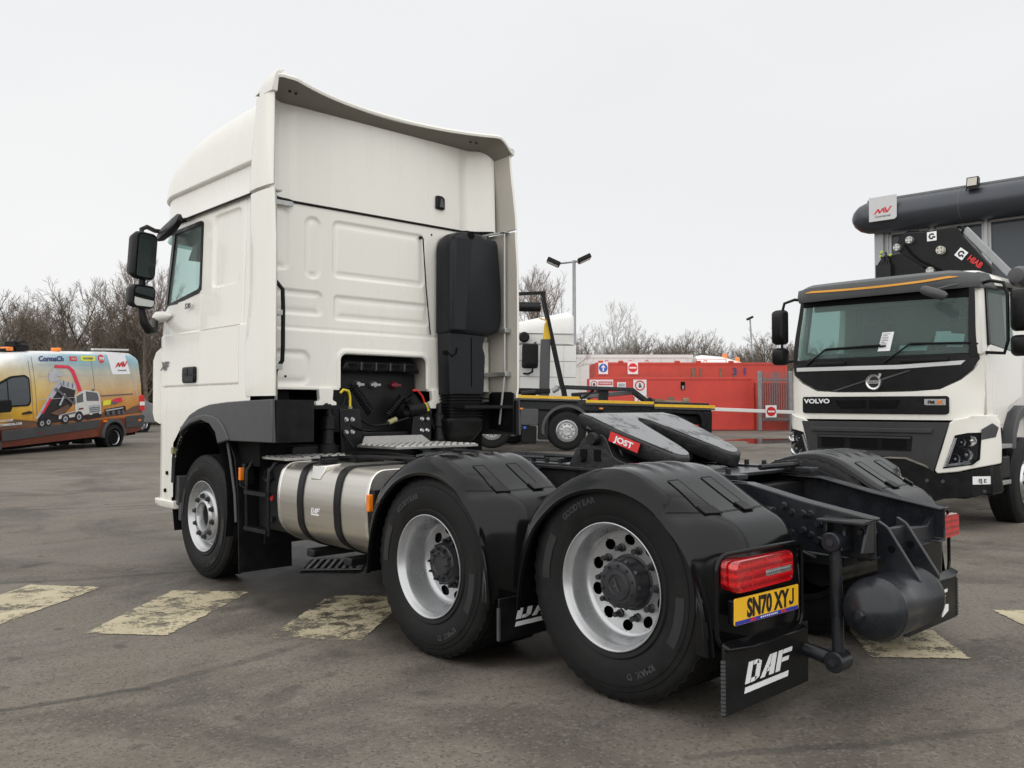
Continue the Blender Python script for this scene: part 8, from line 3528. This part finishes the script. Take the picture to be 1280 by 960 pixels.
rnd = random.Random(5)
GL = 'bare trees massed behind the van'
for row, (ahead, n, h0) in enumerate(((44, 13, .80), (50, 13, .93), (57, 13, 1.03))):
    for k in range(n):
        right = lerp(-36, -17.4, (k + rnd.uniform(.1, .9)) / n) * ahead / 44 * .98
        plant(rnd.choice((0, 1, 1, 3)), right, ahead + rnd.uniform(-2, 2), h0 * rnd.uniform(.85, 1.12), rnd.uniform(0, 6.28), 'bare brown tree massed with others behind the wrapped van', GL)
plant(2, -17.6, 42, .86, 1.0, 'taller bare tree standing right behind the mirrors of the tractor unit')
plant(0, -19.6, 43, .86, 2.2, 'spreading bare tree just left of the tractor unit mirrors')
GM = 'bare trees along the far edge of the yard'
for row, (ahead, n, h0) in enumerate(((66, 18, .74), (74, 18, .92), (84, 18, 1.02))):
    for k in range(n):
        right = lerp(.5, 27.0, (k + rnd.uniform(.1, .9)) / n) * ahead / 66
        plant(rnd.choice((0, 1, 1, 3)), right, ahead + rnd.uniform(-2, 2), h0 * rnd.uniform(.75, 1.1), rnd.uniform(0, 6.28), 'bare brown tree along the far edge of the yard behind the red containers', GM)
# single trees one can tell apart
plant(2, 1.35, 40, .76, .4, 'reddish bare tree rising right behind the white lorry cab')
plant(2, .1, 46, .86, 2.0, 'bare tree just left of the lamp post, behind the folded sheet arm')
a, b = bare_tree(77, 9.0, .82, 4, .11, .7, .22, .8, .008)
ma = bpy.data.meshes.new('trunk'); ma.from_pydata(a.v, [], a.f); ma.materials.append(MATS['birch_bark'])
mt = bpy.data.meshes.new('branches'); mt.from_pydata(b.v, [], b.f); mt.materials.append(MATS['birch_bark'])
PROTO.append((ma, mt))
plant(4, 6.1, 52, .76, .9, 'pale slender birch standing alone above the grey cabin')
# low scrub below the trees: nobody could count its stems
def scrub(r0, r1, ahead, depth, h, n, seed):
    rn = random.Random(seed)
    mb = MB()
    for k in range(n):
        r, a = rn.uniform(r0, r1), ahead + rn.uniform(0, depth)
        x, y = place(r, a)
        z = ground_z(x, y)
        hh = h * rn.uniform(.45, 1.15)
        lean = Vector((rn.uniform(-.5, .5), rn.uniform(-.5, .5), 1)) * hh
        w = rn.uniform(.015, .035)
        az = rn.uniform(0, pi)
        dx, dy = cos(az) * w, sin(az) * w
        b0 = Vector((x, y, z))
        mid = b0 + lean * .5 + Vector((rn.uniform(-.2, .2), rn.uniform(-.2, .2), 0))
        top = b0 + lean
        mb.add([b0 - Vector((dx, dy, 0)), b0 + Vector((dx, dy, 0)), mid + Vector((dx, dy, 0)) * .7, mid - Vector((dx, dy, 0)) * .7, top], [(0, 1, 2, 3), (3, 2, 4)])
    o = obj('scrub', mb, 'scrub', None, smooth=0, fix=False)
    o['kind'] = 'stuff'


scrub(-40, -14, 45, 10, 3.6, 16000, 1)
scrub(-18, 4, 58, 12, 3.8, 9000, 3)
for k in range(14):
    plant(rnd.choice((0, 1, 3)), lerp(-17, 1.5, (k + rnd.uniform(.1, .9)) / 14) * 1.1, 60 + rnd.uniform(-4, 8), rnd.uniform(.75, 1.0), rnd.uniform(0, 6.28), 'bare brown tree hidden from here behind the big tractor unit', 'bare trees beyond the tractor unit')
scrub(0, 34, 64, 16, 4.6, 24000, 2)
